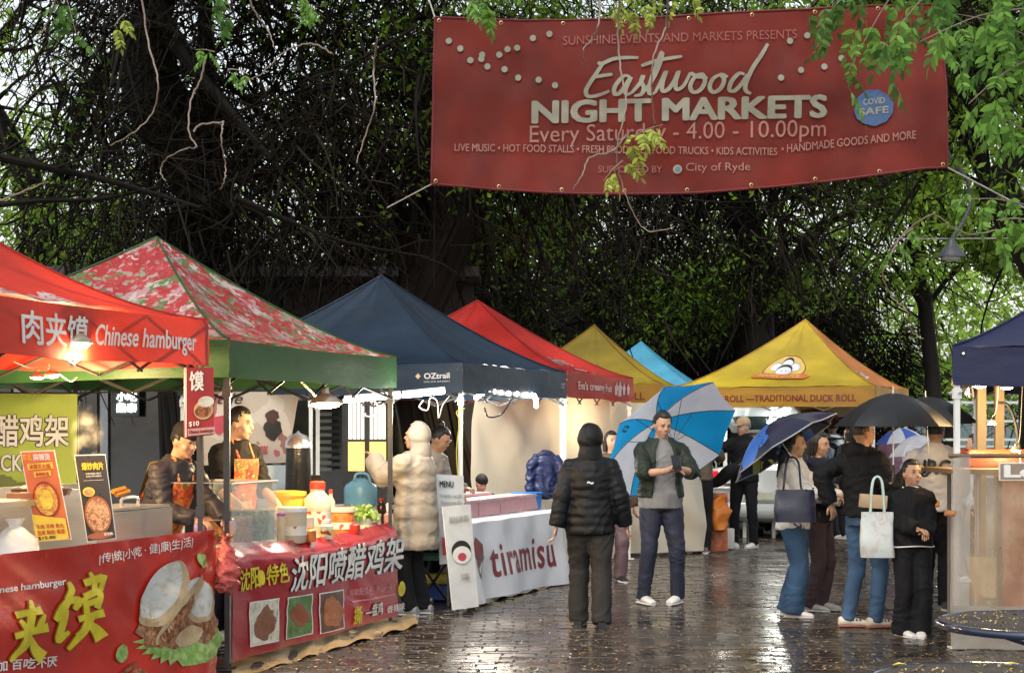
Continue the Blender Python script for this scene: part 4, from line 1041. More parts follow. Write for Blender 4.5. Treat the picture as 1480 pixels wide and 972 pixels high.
# green banner hung at the back of stall 1/2
Yg = 12.3
gs = sheet_quad(P(-140,718,Yg), P(110,715,Yg), P(112,568,Yg), P(-140,566,Yg), wob=.015, freq=2)
gt = thing('wall_banner', 'lime green banner with white outlined characters hung at the back of the nearest stall', 'banner', P(0,718,Yg))
part('cloth', gs.cloth(40, 12), mat('lime_vinyl', (.30,.42,.07), rough=.45, var=.25, vs=2, bump=.04, tr=.1), gt)
def gxt(st, x0, y0, x1, y1, m, bold, ol=None, ow=.03):
    k = Yg/FPX; gs.text(gt, st, (x0+140)*k, (717-y0)*k, (x1-x0)*k, (y0-y1)*k, m, bold, outline=ol, ow=ow)
gxt('沈阳喷醋鸡架', -116, 645, 99, 597, mat('silver_ink', (.55,.6,.68), rough=.4, bump=0), .02, black_ink, .045)
gxt('SMOKED CHICKEN', -136, 681, 60, 656, mat('silver_ink', (.6,.6,.7)), .02, black_ink, .045)
for i, (x, y, a, b) in enumerate(((5,700,18,14),(32,706,20,9),(60,705,16,8),(-15,712,22,12),(88,712,14,6))):
    k = Yg/FPX; gs.poly(gt, [((X_+140)*k, (717-Y_)*k) for X_, Y_ in blob(x, y, a, b, 0, 20, .15, i) if Y_ < 716], mat('cartoon_olive', (.1,.14,.04), bump=0))
part('cord', MB().tube([P(-140,566,Yg), P(112,568,Yg), P(330,560,12.2)], .006, 5), polek, gt)
# small hanging sign at the corner of tent 1
Yh = 10.45
hsn = thing('hanging_sign', 'narrow red sign with a bun picture and $10 hung at the first tent corner', 'sign', P(288,632,Yh))
Q = [P(267,632,Yh), P(309,628,Yh+.12), P(309,531,Yh+.12), P(267,531,Yh)]
hs_ = sheet_quad(*Q, wob=.001); w, h = hs_.w, hs_.h
part('board', MB().slab([q for q in Q], -hs_.n*.01), mat('sign_red', (.33,.03,.03), rough=.35, bump=0), hsn)
hs_.poly(hsn, [(0,0),(.05*w,0),(.05*w,h),(0,h)], wi); hs_.text(hsn, '馍', .13*w, .66*h, .5*w, .29*h, wi, .03)
kk = pattern('meat_print', []) ; 
hs_.poly(hsn, el(.62*w,.38*h,.34*w,.14*h), bund); hs_.poly(hsn, el(.6*w,.36*h,.28*w,.09*h), kk); hs_.poly(hsn, el(.7*w,.5*h,.28*w,.08*h), bun)
hs_.text(hsn, '$10', .1*w, .145*h, .35*w, .08*h, wi, .02); hs_.poly(hsn, [(.06*w,.02*h),(w,.02*h),(w,.12*h),(.06*w,.12*h)], mat('sign_pale', (.5,.3,.3), bump=0)); hs_.text(hsn, 'Chinese hamburger', .1*w, .035*h, .85*w, .065*h, mat('sign_red', (1,0,0)), .01)
part('hook', MB().tube([P(270,531,Yh), P(272,518,Yh+.1)], .004, 5), polea, hsn)
# lamps of stall 1
warm = (1,.66,.30); bulbm = mat('warm_bulb', (1,.8,.5), var=0, bump=0, emit=40, ecol=(1,.78,.42)); coolbulb = mat('cool_tube', (1,1,1), var=0, bump=0, emit=22, ecol=(1,.98,.86))
shade_m = mat('lamp_shade_metal', (.5,.42,.3), rough=.3, metal=.7); cordm = mat('white_cord', (.32,.32,.30), rough=.5, bump=0)
def bell(label, p, power, r=.085, tilt=(0,0,-1), cord=None):
    t = thing('work_lamp', label, 'lamp', p, 0, 'warm stall lamps'); ax = -V(tilt).normalized()
    part('lamp_shade', MB().lathe(p, [(r*1.05,0),(r*.95,r*.22),(r*.6,r*.5),(r*.25,r*.68),(r*.2,r*1.1),(.001,r*1.1)], 18, axis=ax, cap=False), shade_m, t)
    part('bulb', MB().ball(p-ax*r*.02, (r*.9,r*.9,r*.24), 16, 10), bulbm, t)
    if cord: part('cord', MB().tube(catmull([p+ax*r*1.4]+cord, 5), .004, 5), cordm, t)
    lamp('glow', p-ax*.07, power, warm, .06, t)
bell('brightest warm lamp under the nearest red tent valance', P(109,496,9.3), 90, .09, cord=[P(80,480,9.4), P(20,470,9.6)])
bell('left one of the pair of bare warm bulbs below the brightest lamp', P(54,545,10.6), 55, .045, cord=[P(40,530,10.6), P(20,522,10.6)])
bell('right one of the pair of bare warm bulbs below the brightest lamp', P(74,543,10.7), 55, .05, (0.2,0,-1), cord=[P(100,550,10.7), P(112,545,10.7)])
bell('clamp lamp with a round shade under the green valance corner', P(471,584,12.6), 80, .115, (.05,-.1,-1), cord=[P(466,560,12.6), P(462,548,12.6)])
# steam rising from the pan: soft thin volume
st = MB(); st.ball(P(126,630,10.6), (.13,.13,.22), 14, 10); 
stm = bpy.data.materials.new('steam'); stm.use_nodes = True; nt_ = stm.node_tree; nt_.nodes.clear(); o_ = nt_.nodes.new('ShaderNodeOutputMaterial'); pv = nt_.nodes.new('ShaderNodeVolumePrincipled')
pv.inputs['Color'].default_value = (1,.97,.9,1)
nn_ = nt_.nodes.new('ShaderNodeTexNoise'); nn_.inputs['Scale'].default_value = 11; nn_.inputs['Detail'].default_value = 3; tcn = nt_.nodes.new('ShaderNodeTexCoord'); nt_.links.new(tcn.outputs['Object'], nn_.inputs[0])
mr_ = nt_.nodes.new('ShaderNodeMapRange'); mr_.inputs[1].default_value = .45; mr_.inputs[2].default_value = .75; mr_.inputs[3].default_value = 0; mr_.inputs[4].default_value = 10; nt_.links.new(nn_.outputs['Fac'], mr_.inputs[0]); gr_ = nt_.nodes.new('ShaderNodeTexGradient'); gr_.gradient_type = 'SPHERICAL'; mp_ = nt_.nodes.new('ShaderNodeMapping'); mp_.inputs['Scale'].default_value = (9,9,4.5); mp_.inputs['Location'].default_value = (0,0,-.9); nt_.links.new(tcn.outputs['Object'], mp_.inputs[0]); nt_.links.new(mp_.outputs[0], gr_.inputs[0]); mu_ = nt_.nodes.new('ShaderNodeMath'); mu_.operation = 'MULTIPLY'; nt_.links.new(mr_.outputs[0], mu_.inputs[0]); nt_.links.new(gr_.outputs[0], mu_.inputs[1]); nt_.links.new(mu_.outputs[0], pv.inputs['Density'])
nt_.links.new(pv.outputs[0], o_.inputs['Volume'])
solo('steam_puff', st, stm, 'small puff of steam rising behind the black poster', 'steam', kind='stuff')
# ================================================================ STALL 2
b0 = V((-1.80,11.0,0)); ud = V((.300,.954,0)); b1 = b0+ud*2.92; Lc = 2.92
def line2(px):
    k = (px-740)/FPX; t = (k*11.0+1.80)/(.3-.954*k); return b0+ud*t
def b2pos(s_, t_):
    u = s_/Lc; p = b0+ud*s_; sag = .05*math.sin(PI*min(1,max(0,u)))
    z = .07+t_*(.76-.02*u-sag)/.72
    d = .03*noise.noise(V((u*5,t_*2,7)))+.012*noise.noise(V((u*15+t_*8,t_*6,3)))
    if t_ > .62: d -= (t_-.62)*.9
    return p+nrm1*(d+.02)+V((0,0,z))
S2 = Sheet(b2pos, Lc, .72, nrm1, .05)
cb2 = thing('counter_banner', 'dark red banner with slanted white characters and three food photos on the second counter', 'banner', b0.lerp(b1,.5))
part('cloth', S2.cloth(70, 24), mat('crimson_vinyl', (.36,.015,.025), rough=.26, var=.2, vs=2, bump=.05, bs=6, coat=.3), cb2)
def s2xy(px, py): q = line2(px); z = CAMZ+(620-py)*q.y/FPX; s_ = (q-b0).dot(ud); return V((s_, (z-.07)*.72/(.76-.02*s_/Lc-.05*math.sin(PI*min(1,max(0,s_/Lc)))), 0))
def s2text(st, x0, y0, x1, y1, h0, h1, m, bold=0, shear=0, outline=None, ow=.03):
    for off, bb, mm in (((.005, bold+ow, outline),) if outline else ())+((.011, bold, m),):
        vs, fs = text2d(st, bb, shear); vs, fs = subdiv2d(vs, fs, .1)
        part('lettering', S2.lay([s2xy(x0+v.x*(x1-x0), y0+(y1-y0)*v.x-v.y*(h0+(h1-h0)*v.x)) for v in vs], fs, off=off), mm, cb2, False)
def s2poly(pts, m, off=.010, label=None): part('print', S2.lay([s2xy(a, b) for a, b in pts], [tuple(range(len(pts)))], off=off), m, cb2, False, label)
s2text('沈阳', 343, 855, 372, 848, 32, 32, yellow_ink, .02, outline=dred_ink); s2text('特色', 381, 846, 410, 840, 30, 30, yellow_ink, .02, outline=dred_ink)
s2poly(circ(374,834,5.5,11), yellow_ink); s2text('沈阳喷醋鸡架', 412, 856, 580, 822, 50, 50, white_ink, .02, .25, black_ink, .035)
s2text('鸡架配瓜子，开心一天！', 502, 862, 566, 852, 11, 11, mat('pink_ink', (.6,.3,.3), bump=0), .01)
s2poly([(503,868),(540,862),(567,857),(567,858.5),(540,864),(505,870)], mat('pink_ink', (.6,.3,.3)))
s2text('撕', 506, 902, 518, 900, 26, 26, yellow_ink, .02); s2text('—盘鸡', 522, 892, 549, 886, 18, 18, white_ink, .02, outline=black_ink); s2text('香辣味', 555, 886, 581, 880, 11, 11, white_ink, .01)
s2poly(circ(577,850,5,11), yellow_ink)
for i, (x0, y0, x1, h_, mm, bgc) in enumerate(((359,933,396,62,pattern('chop_print', [(0,(.1,.03,.015)),(.5,(.22,.09,.05)),(1,(.4,.2,.12))], scale=30, kind='noise', dist=.1), (.62,.6,.48)), (410,922,445,58,pattern('shred_print', [(0,(.12,.03,.02)),(.5,(.28,.08,.04)),(1,(.45,.2,.12))], scale=34, kind='noise', dist=.2), (.1,.22,.06)), (457,914,492,56,pattern('stew_print', [(0,(.1,.02,.01)),(.5,(.4,.14,.05)),(1,(.65,.38,.2))], scale=24, kind='noise', dist=.2), (.12,.05,.03)))):
    dy = -(x1-x0)*.24
    s2poly([(x0-1.5,y0+1.5),(x1+1.5,y0+dy+1.5),(x1+1.5,y0+dy-h_+1),(x0-1.5,y0-h_-1.5)], wi, .008); s2poly([(x0,y0),(x1,y0+dy),(x1,y0+dy-h_+3),(x0,y0-h_)], mat('photo_bg_%s' % ['cream','green','brown'][i], bgc, rough=.3, var=.3, vs=20, bump=0), .0105)
    cx, cy = (x0+x1)/2, y0+dy/2-h_*.5; s2poly(blob(cx, cy+(2 if i != 1 else 0), 13 if i != 2 else 16, [24,16,22][i], .2 if i == 0 else 0, 26, .2, i*3), mm, .0125)
trestle('white topped counter behind the dark red banner', b0+i1*.08+ud*.1, b1+i1*.08-ud*.05, .8, .74, mat('counter_white', (.6,.6,.58), rough=.4))
def g2(px, d, z): return ray_line(b0+i1*d, ud, px)+V((0,0,z))
pc = glassy('clear_acrylic', (.8,.86,.84), .22); pt = glassy('milky_plastic', (.75,.74,.68), .6, .3)
# acrylic sneeze guard case
ac = thing('acrylic_case', 'clear acrylic display case with dark trays at the near end of the second counter', 'case', g2(375,.2,.8))
def panel2(pa, pb, d0, d1, z0, z1): return MB().slab([g2(pa,d0,z0), g2(pb,d0,z0), g2(pb,d0,z0)+i1*(d1-d0), g2(pa,d0,z0)+i1*(d1-d0)], (0,0,z1-z0))
part('front_pane', panel2(336, 400, .03, .036, .78, 1.20), pc, ac); part('end_pane', panel2(398, 400, .03, .5, .78, 1.20), pc, ac)
part('top_pane', panel2(336, 400, .03, .5, 1.2, 1.206), pc, ac); part('rim', MB().tube([g2(336,.03,1.2), g2(401,.03,1.2), g2(401,.03,1.2)+i1*.47], .008, 6), mat('rim_cream', (.75,.7,.6), rough=.4), ac)
part('shelf', panel2(336, 400, .05, .45, .96, .966), pc, ac)
herb = pattern('herb_mix', [(0,(.02,.03,.01)),(.45,(.06,.1,.03)),(.6,(.2,.25,.1)),(1,(.5,.5,.35))], scale=40, kind='noise')
solo('herb_tray', panel2(372, 397, .09, .4, .8, 1.0), herb, 'square tub of chopped green herbs inside the acrylic case, right one', 'tub', 'herb tubs in the case')
solo('herb_tray', panel2(340, 365, .09, .4, .8, .97), pattern('chili_mix', [(0,(.1,.03,.01)),(.45,(.25,.12,.04)),(.6,(.5,.2,.08)),(1,(.2,.25,.1))], scale=40, kind='noise'), 'square tub of reddish pickles inside the acrylic case, left one', 'tub', 'herb tubs in the case')
# tubs, jugs, bottles
jar_labels = [pattern('jar_label_%d' % i, [(0,a_),(.5,b_),(.75,c_)], scale=28, kind='voronoi', rough=.4) for i, (a_, b_, c_) in enumerate((((.7,.68,.6),(.6,.1,.05),(.75,.7,.6)), ((.7,.55,.1),(.2,.05,.03),(.75,.7,.5)), ((.7,.7,.66),(.1,.25,.1),(.65,.3,.1))))]
def jar(label, px, d, z, r, h, body, lidm=None, cat='jar', lidh=.03, neck=None, name='food_jar', squash=1):
    p = g2(px, d, z); t = thing(name, label, cat, p, 0, 'tubs and jars on the second counter')
    prof = [(r*.85,0),(r*.95,.01),(r,h*.6),(r,h*.8)]+([(neck,h*.93),(neck,h)] if neck else [(r,h)])
    part('body', MB().lathe(p, prof, 20), body, t)
    if r > .045: part('label', MB().rings([(p+V((0,0,h*q_)), V((r*1.012,0,0)), V((0,r*1.012,0))) for q_ in (.25,.55)], 20, cap=False), jar_labels[int(px) % 3], t)
    if lidm is not None: rr = neck or r; part('lid', MB().lathe(p+V((0,0,h)), [(rr*1.06,0),(rr*1.06,lidh),(rr*.6,lidh*1.2),(.001,lidh*1.2)], 20), lidm, t)
    return t
lidr = mat('red_lid', (.6,.05,.03), rough=.3); lidy = mat('yellow_lid', (.7,.42,.06), rough=.35); cream = mat('cream_plastic', (.75,.66,.5), rough=.35, tr=.3); oran = mat('orange_pickle', (.65,.2,.05), rough=.35, var=.4, vs=25)
jar('tall clear jug with a bright red cap in the middle of the second counter', 459, .18, .75, .10, .36, mat('warm_clear_jug', (.85,.78,.6), rough=.15, var=.1, bump=.02, alpha=.7), lidr, 'jug', .05, .055)
jar('squat clear tub beside the red capped jug', 437, .14, .75, .085, .17, pt, None); jar('white lidded tub left of the red capped jug', 423, .12, .75, .10, .22, cream, mat('white_lid', (.8,.8,.78), rough=.3))
jar('wide yellow basin at the back of the second counter', 414, .42, .88, .14, .18, mat('yellow_basin', (.72,.42,.06), rough=.3, var=.1), lidy, 'basin'); jar('narrow cream bottle at the left of the tubs', 406, .1, .75, .03, .2, cream, mat('purple_cap', (.35,.15,.45), rough=.3), 'bottle', .02)
jar('clear box of orange red pickles right of the tall jug', 492, .2, .75, .11, .17, oran, pt); jar('slim sauce bottle behind the pickle box', 478, .35, .75, .035, .3, pt, lidr, 'bottle', .03, .015)
jar('small squeeze bottle with a pointed nozzle near the lettuce tub', 560, .12, .75, .03, .14, mat('pinkish_sauce', (.6,.3,.25), rough=.3), mat('white_lid', (.8,.8,.8)), 'bottle', .06, .008)
t = jar('open tub heaped with pale green lettuce near the far end of the counter', 520, .2, .75, .10, .10, pt, None, 'tub')
rr_ = random.Random(5); lm = MB()
for k in range(26):
    c = g2(520,.2,.85)+V((rr_.gauss(0,.05), rr_.gauss(0,.05), rr_.uniform(0,.07))); e = Euler((rr_.uniform(-1,1), rr_.uniform(-1,1), rr_.uniform(0,6))).to_matrix()
    lm.grid(lambda a, b: c+e@V(((a-.5)*.09, (b-.5)*.08, .018*math.sin(a*9)+.02*math.sin(b*7))), 5, 4)
solo('lettuce_heap', lm, mat('pale_lettuce', (.42,.6,.16), rough=.4, var=.3, vs=12, tr=.3), 'heap of pale green lettuce leaves in the open tub', 'lettuce')
for i, (px, col, lb) in enumerate(((350,(.75,.7,.62),'small pale cup at the very near end of the second counter'), (535,(.8,.8,.8),'small white cup behind the lettuce'), (508,(.85,.85,.82),'flat white lidded box behind the lettuce tub'))):
    jar(lb, px, .45, .75, .05, .12, mat('cup_%d' % i, col, rough=.4), None, 'cup')
for i, (px, d, r, h, mm, lm_, lb) in enumerate((
    (345, .55, .05, .2, cream, lidy, 'cream sauce bottle behind the acrylic case'), (392, .6, .06, .12, oran, pt, 'small orange pickle tub far behind the herb tray'),
    (430, .34, .05, .26, pt, mat('white_lid', (.8,.8,.8)), 'milky bottle behind the white lidded tub'), (448, .05, .045, .10, oran, None, 'low orange cup right at the counter edge below the jug'),
    (472, .06, .05, .12, pt, mat('white_lid', (.8,.8,.8)), 'round milky tub at the counter edge right of the jug'), (500, .42, .07, .16, cream, lidr, 'cream tub with a red lid behind the pickles'),
    (512, .08, .045, .09, mat('chili_paste', (.5,.04,.02), rough=.3), None, 'small tub of red chilli paste before the lettuce'), (540, .22, .06, .1, pt, pt, 'clear lidded tub between lettuce and squeeze bottle'),
    (551, .4, .04, .2, mat('soy_dark', (.05,.02,.01), rough=.15), lidr, 'dark soy bottle with a red cap at the far end'), (570, .3, .07, .09, mat('white_lid', (.8,.8,.8)), None, 'stack of white bowls at the far end of the counter'))):
    jar(lb, px, d, .75, r, h, mm, lm_, 'tub' if r > .045 else 'bottle', .02, None if r > .05 else r*.5)
# steel stock pot and urn behind
pot = thing('stock_pot', 'tall dark stock pot behind the yellow basin', 'pot', g2(445,.95,.74)); part('body', MB().lathe(g2(440,.9,.74), [(.14,0),(.15,.02),(.15,.42),(.155,.43),(.14,.43),(.13,.3),(.001,.3)], 24), mat('sooty_pot', (.07,.05,.03), rough=.35, metal=.6), pot)
urn = thing('drink_urn', 'black urn with a domed silver lid in front of the wall banner', 'urn', P(431,760,14.0)); p = P(431,712,14.0)
part('body', MB().lathe(V((p.x,p.y,.9)), [(.10,0),(.11,.02),(.10,.45),(.1,.5)], 20), mat('urn_black', (.015,.015,.015), rough=.25), urn); part('lid', MB().lathe(V((p.x,p.y,1.4)), [(.108,0),(.105,.05),(.07,.1),(.02,.12),(.001,.14)], 20), polea, urn)
trestle('low back table carrying the urn and blue jug', V((-1.95,13.9,0)), V((-.95,14.9,0)), .5, .9, mat('counter_white', (.6,.6,.6)), V((-.7,.7,0)))
jug = thing('water_jug', 'pale blue square water jug with a dark cap on the white back table', 'jug', P(520,735,14.7)); c = P(521,735,14.7); c.z = .90
part('body', MB().rings([(c+V((0,0,z)), V((a*.14,0,0)), V((0,a*.10,0))) for z, a in ((0,.95),(.02,1.02),(.15,1.02),(.18,.9),(.22,.45),(.24,.25))], 4 if 0 else 12), mat('blue_jug', (.2,.45,.6), rough=.3, tr=.3), jug)
part('cap', MB().lathe(c+V((0,0,.24)), [(.035,0),(.035,.04),(.001,.045)], 12), mat('jug_cap', (.02,.05,.1), rough=.4), jug); part('handle', MB().tube(catmull([c+V((-.05,-.05,.2)), c+V((-.03,-.05,.27)), c+V((.06,-.05,.27)), c+V((.09,-.05,.19))],4), .012, 6), mat('blue_jug', (.2,.4,.6)), jug)
# cream wall banner behind stall 2
ws_ = sheet_quad(P(292,672,15.2), P(416,668,15.6), P(432,566,15.6), P(292,566,15.2), wob=.02); wt = thing('wall_banner', 'beige photo banner ending in the letters ttle behind the second stall', 'banner', P(350,672,15.3))
part('cloth', ws_.cloth(20, 12), pattern('beige_photo', [(0,(.5,.44,.38)),(.4,(.45,.33,.28)),(.5,(.3,.14,.12)),(.58,(.5,.42,.36)),(.8,(.6,.55,.5)),(.95,(.42,.12,.14))], scale=3.2, kind='voronoi', dist=.7), wt)
ws_.text(wt, 'Little', .0, ws_.h*.83, .34, .1, black_ink, .01, .3); ws_.poly(wt, blob(.62, .3, .08, .1, .3, 16, .2), black_ink); ws_.poly(wt, blob(.6, .42, .06, .06, .3, 16, .2), mat('choc_ink', (.08,.03,.03), bump=0)); ws_.poly(wt, blob(.15,.35,.09,.08,0,16,.3), mat('berry_ink', (.5,.06,.1), bump=0))
ws_.text(wt, '小蛋糕', .35, .08, .25, .08, mat('berry_ink', (.5,.1,.1)), .02)
bk = MB(); bk.slab([P(366,795,14.4), P(424,790,14.6), P(424,672,14.6), P(366,672,14.4)], (0,.04,0)); solo('back_panel', bk, mat('pale_blue_board', (.42,.5,.58), rough=.5), 'pale blue grey board standing under the beige wall banner', 'board')
# LED tubes on the far side of stall 2
for i, (a, b) in enumerate((((497,579),(578,572)), ((582,572),(642,566)))):
    t = thing('led_tube', ['long white tube light left of the black pole', 'shorter white tube light right of the black pole'][i], 'light', P(*a, 13.8), 0, 'white tube lights'); p, q = P(*a, 13.8), P(*b, 13.95)
    part('tube', MB().tube([p, q], .016, 8), coolbulb, t); part('batten', MB().tube([p+V((0,.02,.03)), q+V((0,.02,.03))], .014, 6), polew, t); lamp('glow', p.lerp(q,.5)-V((0,.05,.08)), 10, (1,.95,.82), .15, t)
for i, (pl, lb) in enumerate(([(610,590),(614,575),(622,580),(628,598),(634,572),(640,580)], 'tangle of looped white cable at the end of the short tube light'), ([(530,600),(538,592),(546,585),(542,578),(536,582)], 'looped white cable hanging under the long tube light')) if 0 else enumerate((([(612,578),(606,588),(618,592),(622,575),(632,580),(634,604),(640,585),(650,572)], 'tangle of looped white cable at the end of the short tube light'), ([(540,578),(548,590),(540,600),(529,601),(528,597)], 'looped white cable hanging under the long tube light'))):
    solo('hanging_cable', MB().tube(catmull([P(a, b, 13.9) for a, b in pl], 6), .005, 6), cordm, lb, 'cable', 'white cables')
# ================================================================ STALL 3 (tiramisu) and shared back tarps
tarp = mat('cream_tarpaulin', (.70,.64,.52), rough=.5, var=.1, vs=1.5, bump=.05, bs=3, tr=.25)
def tarp_sheet(label, A, B, z0, z1, seed, sag=.05):
    A, B = V(A), V(B); s_ = sheet_quad((A.x,A.y,z0), (B.x,B.y,z0), (B.x,B.y,z1), (A.x,A.y,z1), wob=.05, seed=seed, freq=1.4, sag=sag)
    def pos(x, y, f=s_.pos):
        p = f(x, y); u = x/s_.w; v = y/s_.h
        cr = sum(max(0, 1-abs(((u-cx)*math.cos(an)+(v-cy)*math.sin(an))*9))*am for cx, cy, an, am in ((.3,.6,.5,.05),(.55,.8,-.6,.04),(.7,.4,.9,.05),(.15,.3,-.3,.03),(.85,.7,.2,.04),(.45,.2,1.2,.03)))
        return p+s_.n*(.05*math.sin((u*3+v*2.2)*4)*(1-v)*u+cr)
    return solo('tarpaulin', MB().grid(lambda a, b: pos(a*s_.w, b*s_.h), 50, 30), tarp, label, 'tarpaulin', 'cream back tarpaulins')
tarp_sheet('cream tarpaulin hung at the back of the navy tent above the pink boxes', (-.42,18.0), (1.15,20.2), .05, 2.02, 3)
tarp_sheet('cream tarpaulin stretching behind the man with the blue umbrella', (.62,20.5), (2.35,21.4), .05, 1.92, 9)
def line3(px):
    A = V((-.42,14.9,0)); U3 = V((.345,.938,0)); k = (px-740)/FPX; t = (k*14.9+.42)/(.345-.938*k); return A+U3*t
c0, c1 = line3(662), line3(800)
U3 = V((.345,.938,0)); N3 = V((.938,-.345,0)); I3 = -N3
trestle('table under the white tiramisu cloth', line3(664)+I3*.05, line3(798)+I3*.05, .7, .74, mat('counter_white', (.6,.6,.6)), I3)
Lw = (c1-c0).length
def tpos(s_, t_):
    u = s_/Lw; b_ = .05-.0*u+.08*math.sin(u*5)*.2; top = .755
    if t_ > .72: return c0+U3*s_+I3*(t_-.72)+V((0,0,top+.004+.006*noise.noise(V((u*9,t_*4,2)))))
    v = t_/.72; fold = .045*(1-v)*math.sin(u*17+math.sin(u*5)*2)+.03*noise.noise(V((u*7,v*2,5)))
    return c0+U3*(s_+(.1*u*(1-v)))+N3*(.04+.09*(1-v)+fold)+V((0,0,b_+(top-b_)*v))
S3 = Sheet(tpos, Lw, .95, N3, .04)
tc_ = thing('tablecloth', 'white draped cloth lettered tiramisu in dark red on the third stall table', 'tablecloth', c0.lerp(c1,.5)); part('cloth', S3.cloth(80, 34), mat('white_banner_cloth', (.68,.68,.7), rough=.45, var=.06, bump=.05, bs=8), tc_)
vs, fs = text2d('tiramisu', .016, 0, spacing=1.12); vs, fs = subdiv2d(vs, fs, .08)
part('lettering', S3.lay([V((.55+v.x*1.65, .18+v.y*.30, 0)) for v in vs], fs, off=.005), mat('maroon_ink', (.22,.015,.02), rough=.5, bump=0), tc_, False)
S3.poly(tc_, [(.12,.52),(.22,.58),(.42,.5),(.42,.42),(.22,.34),(.14,.40)], mat('maroon_ink', (.2,0,0))); S3.poly(tc_, [(.16,.36),(.4,.44),(.42,.38),(.24,.2),(.18,.24)], mat('cake_brown', (.2,.12,.09), bump=0)); S3.poly(tc_, [(.17,.3),(.36,.36),(.33,.31),(.19,.25)], wi)
# pink cake boxes in two rows, blue box
pk_ = mat('pink_box', (.62,.32,.34), rough=.4, var=.08); pkl = mat('pink_box_lid', (.7,.46,.46), rough=.35, tr=.1)
for r_ in range(2):
    for k in range(4):
        if r_ and k > 2: continue
        a = line3(678)+U3*(k*.56+.0)+I3*(.12+.3*r_); z = .765
        t = thing('cake_box', ['front row pink cake box nearest the white menu board','second pink cake box in the front row','third pink cake box in the front row','last pink cake box of the front row beside the blue tub'][k] if not r_ else ['back row pink cake box nearest the menu board','middle pink cake box of the back row','last pink cake box of the back row'][k], 'box', a, 0, 'pink cake boxes')
        h = .13 if not r_ else .16
        part('body', MB().slab([a+V((0,0,z)), a+U3*.52+V((0,0,z)), a+U3*.52+I3*.27+V((0,0,z)), a+I3*.27+V((0,0,z))], (0,0,h)), pk_, t)
        part('lid', MB().slab([a-U3*.008+N3*.008+V((0,0,z+h)), a+U3*.528+N3*.008+V((0,0,z+h)), a+U3*.528+I3*.278+V((0,0,z+h)), a-U3*.008+I3*.278+V((0,0,z+h))], (0,0,.022)), pkl, t)
a = line3(786)+I3*.1; t = thing('storage_tub', 'bright blue plastic tub at the far end of the pink boxes', 'tub', a)
part('body', MB().rings([(a+U3*.2+I3*.15+V((0,0,.76+z)), U3*.2*s__, I3*.15*s__) for z, s__ in ((0,.9),(.14,1),(.15,1.06),(.165,1.06))], 12), mat('blue_tub', (.02,.2,.6), rough=.35), t)
# white menu boards
for i, (q, lb, txt) in enumerate(((((637,815,14.5),(672,812,14.7),(670,687,14.7),(630,685,14.5)), 'upper white menu board behind the white pole, small print', 0), (((655,881,14.25),(692,876,14.45),(680,728,14.45),(640,732,14.25)), 'tall white board leaning below with a round black picture', 1))):
    Q = [P(*a) for a in q]; s_ = sheet_quad(*Q, wob=.001); t = thing('menu_board', lb, 'board', Q[0].lerp(Q[1],.5), 0, 'white menu boards'); part('board', MB().slab(Q, -s_.n*.015), mat('board_white', (.66,.68,.68), rough=.35, bump=0), t); w, h = s_.w, s_.h
    if not txt:
        s_.text(t, 'MENU', .1*w, .86*h, .5*w, .07*h, black_ink, .02); [s_.text(t, tx, .08*w, (.74-.075*i_)*h, .8*w, .045*h, grey_ink, .01) for i_, tx in enumerate(('Tiramisu cup $8', 'Tiramisu box $15', 'Matcha cup $9', 'Mango box $16', 'Coffee cup $5'))]; s_.poly(t, [(.5*w,.32*h),(.62*w,.32*h),(.62*w,.4*h),(.5*w,.4*h)], black_ink); s_.poly(t, [(.05*w,.1*h),(.2*w,.1*h),(.2*w,.3*h),(.05*w,.3*h)], mat('berry_ink', (.5,.1,.1)))
    else:
        s_.text(t, '提拉米苏', .15*w, .84*h, .7*w, .06*h, grey_ink, .01); s_.poly(t, el(.5*w,.56*h,.36*w,.1*h), black_ink); s_.poly(t, el(.5*w,.52*h,.34*w,.085*h), wi); s_.poly(t, el(.5*w,.5*h,.16*w,.04*h), mat('berry_ink', (.5,.1,.1))); s_.text(t, '手工甜品', .38*w, .28*h, .3*w, .06*h, grey_ink, .01)
# folding chair/table behind the puffer coat
ft = thing('folding_stool', 'black framed folding stool with a green seat beside the menu boards', 'stool', P(630,880,14.9)); gp = lambda px, z, Y: V((PX(px,Y), Y, z))
part('seat', MB().slab([gp(600,.42,14.9), gp(650,.42,14.9), gp(652,.42,15.3), gp(606,.42,15.3)], (0,0,.04)), mat('dark_green_seat', (.02,.08,.04), rough=.5), ft)
for a, b in (((604,14.9),(648,15.25)), ((648,14.9),(606,15.25))): part('leg', MB().tube([gp(a[0],.42,a[1]), gp(b[0],.03,b[1])], .013, 6), polek, ft); part('leg', MB().tube([gp(a[0],.78,a[1]), gp(a[0],.03,a[1])], .013, 6), polek, ft)
solo('blue_crate', MB().box(gp(628,.09,15.6), (.34,.3,.14), bev=.01), mat('crate_blue', (.02,.06,.3), rough=.4), 'dark blue crate on the ground under the folding stool', 'crate'); solo('yellow_crate', MB().box(gp(628,.21,15.6), (.3,.26,.09), bev=.01), mat('crate_yellow', (.5,.38,.04), rough=.4), 'yellow crate stacked on the dark blue crate', 'crate')
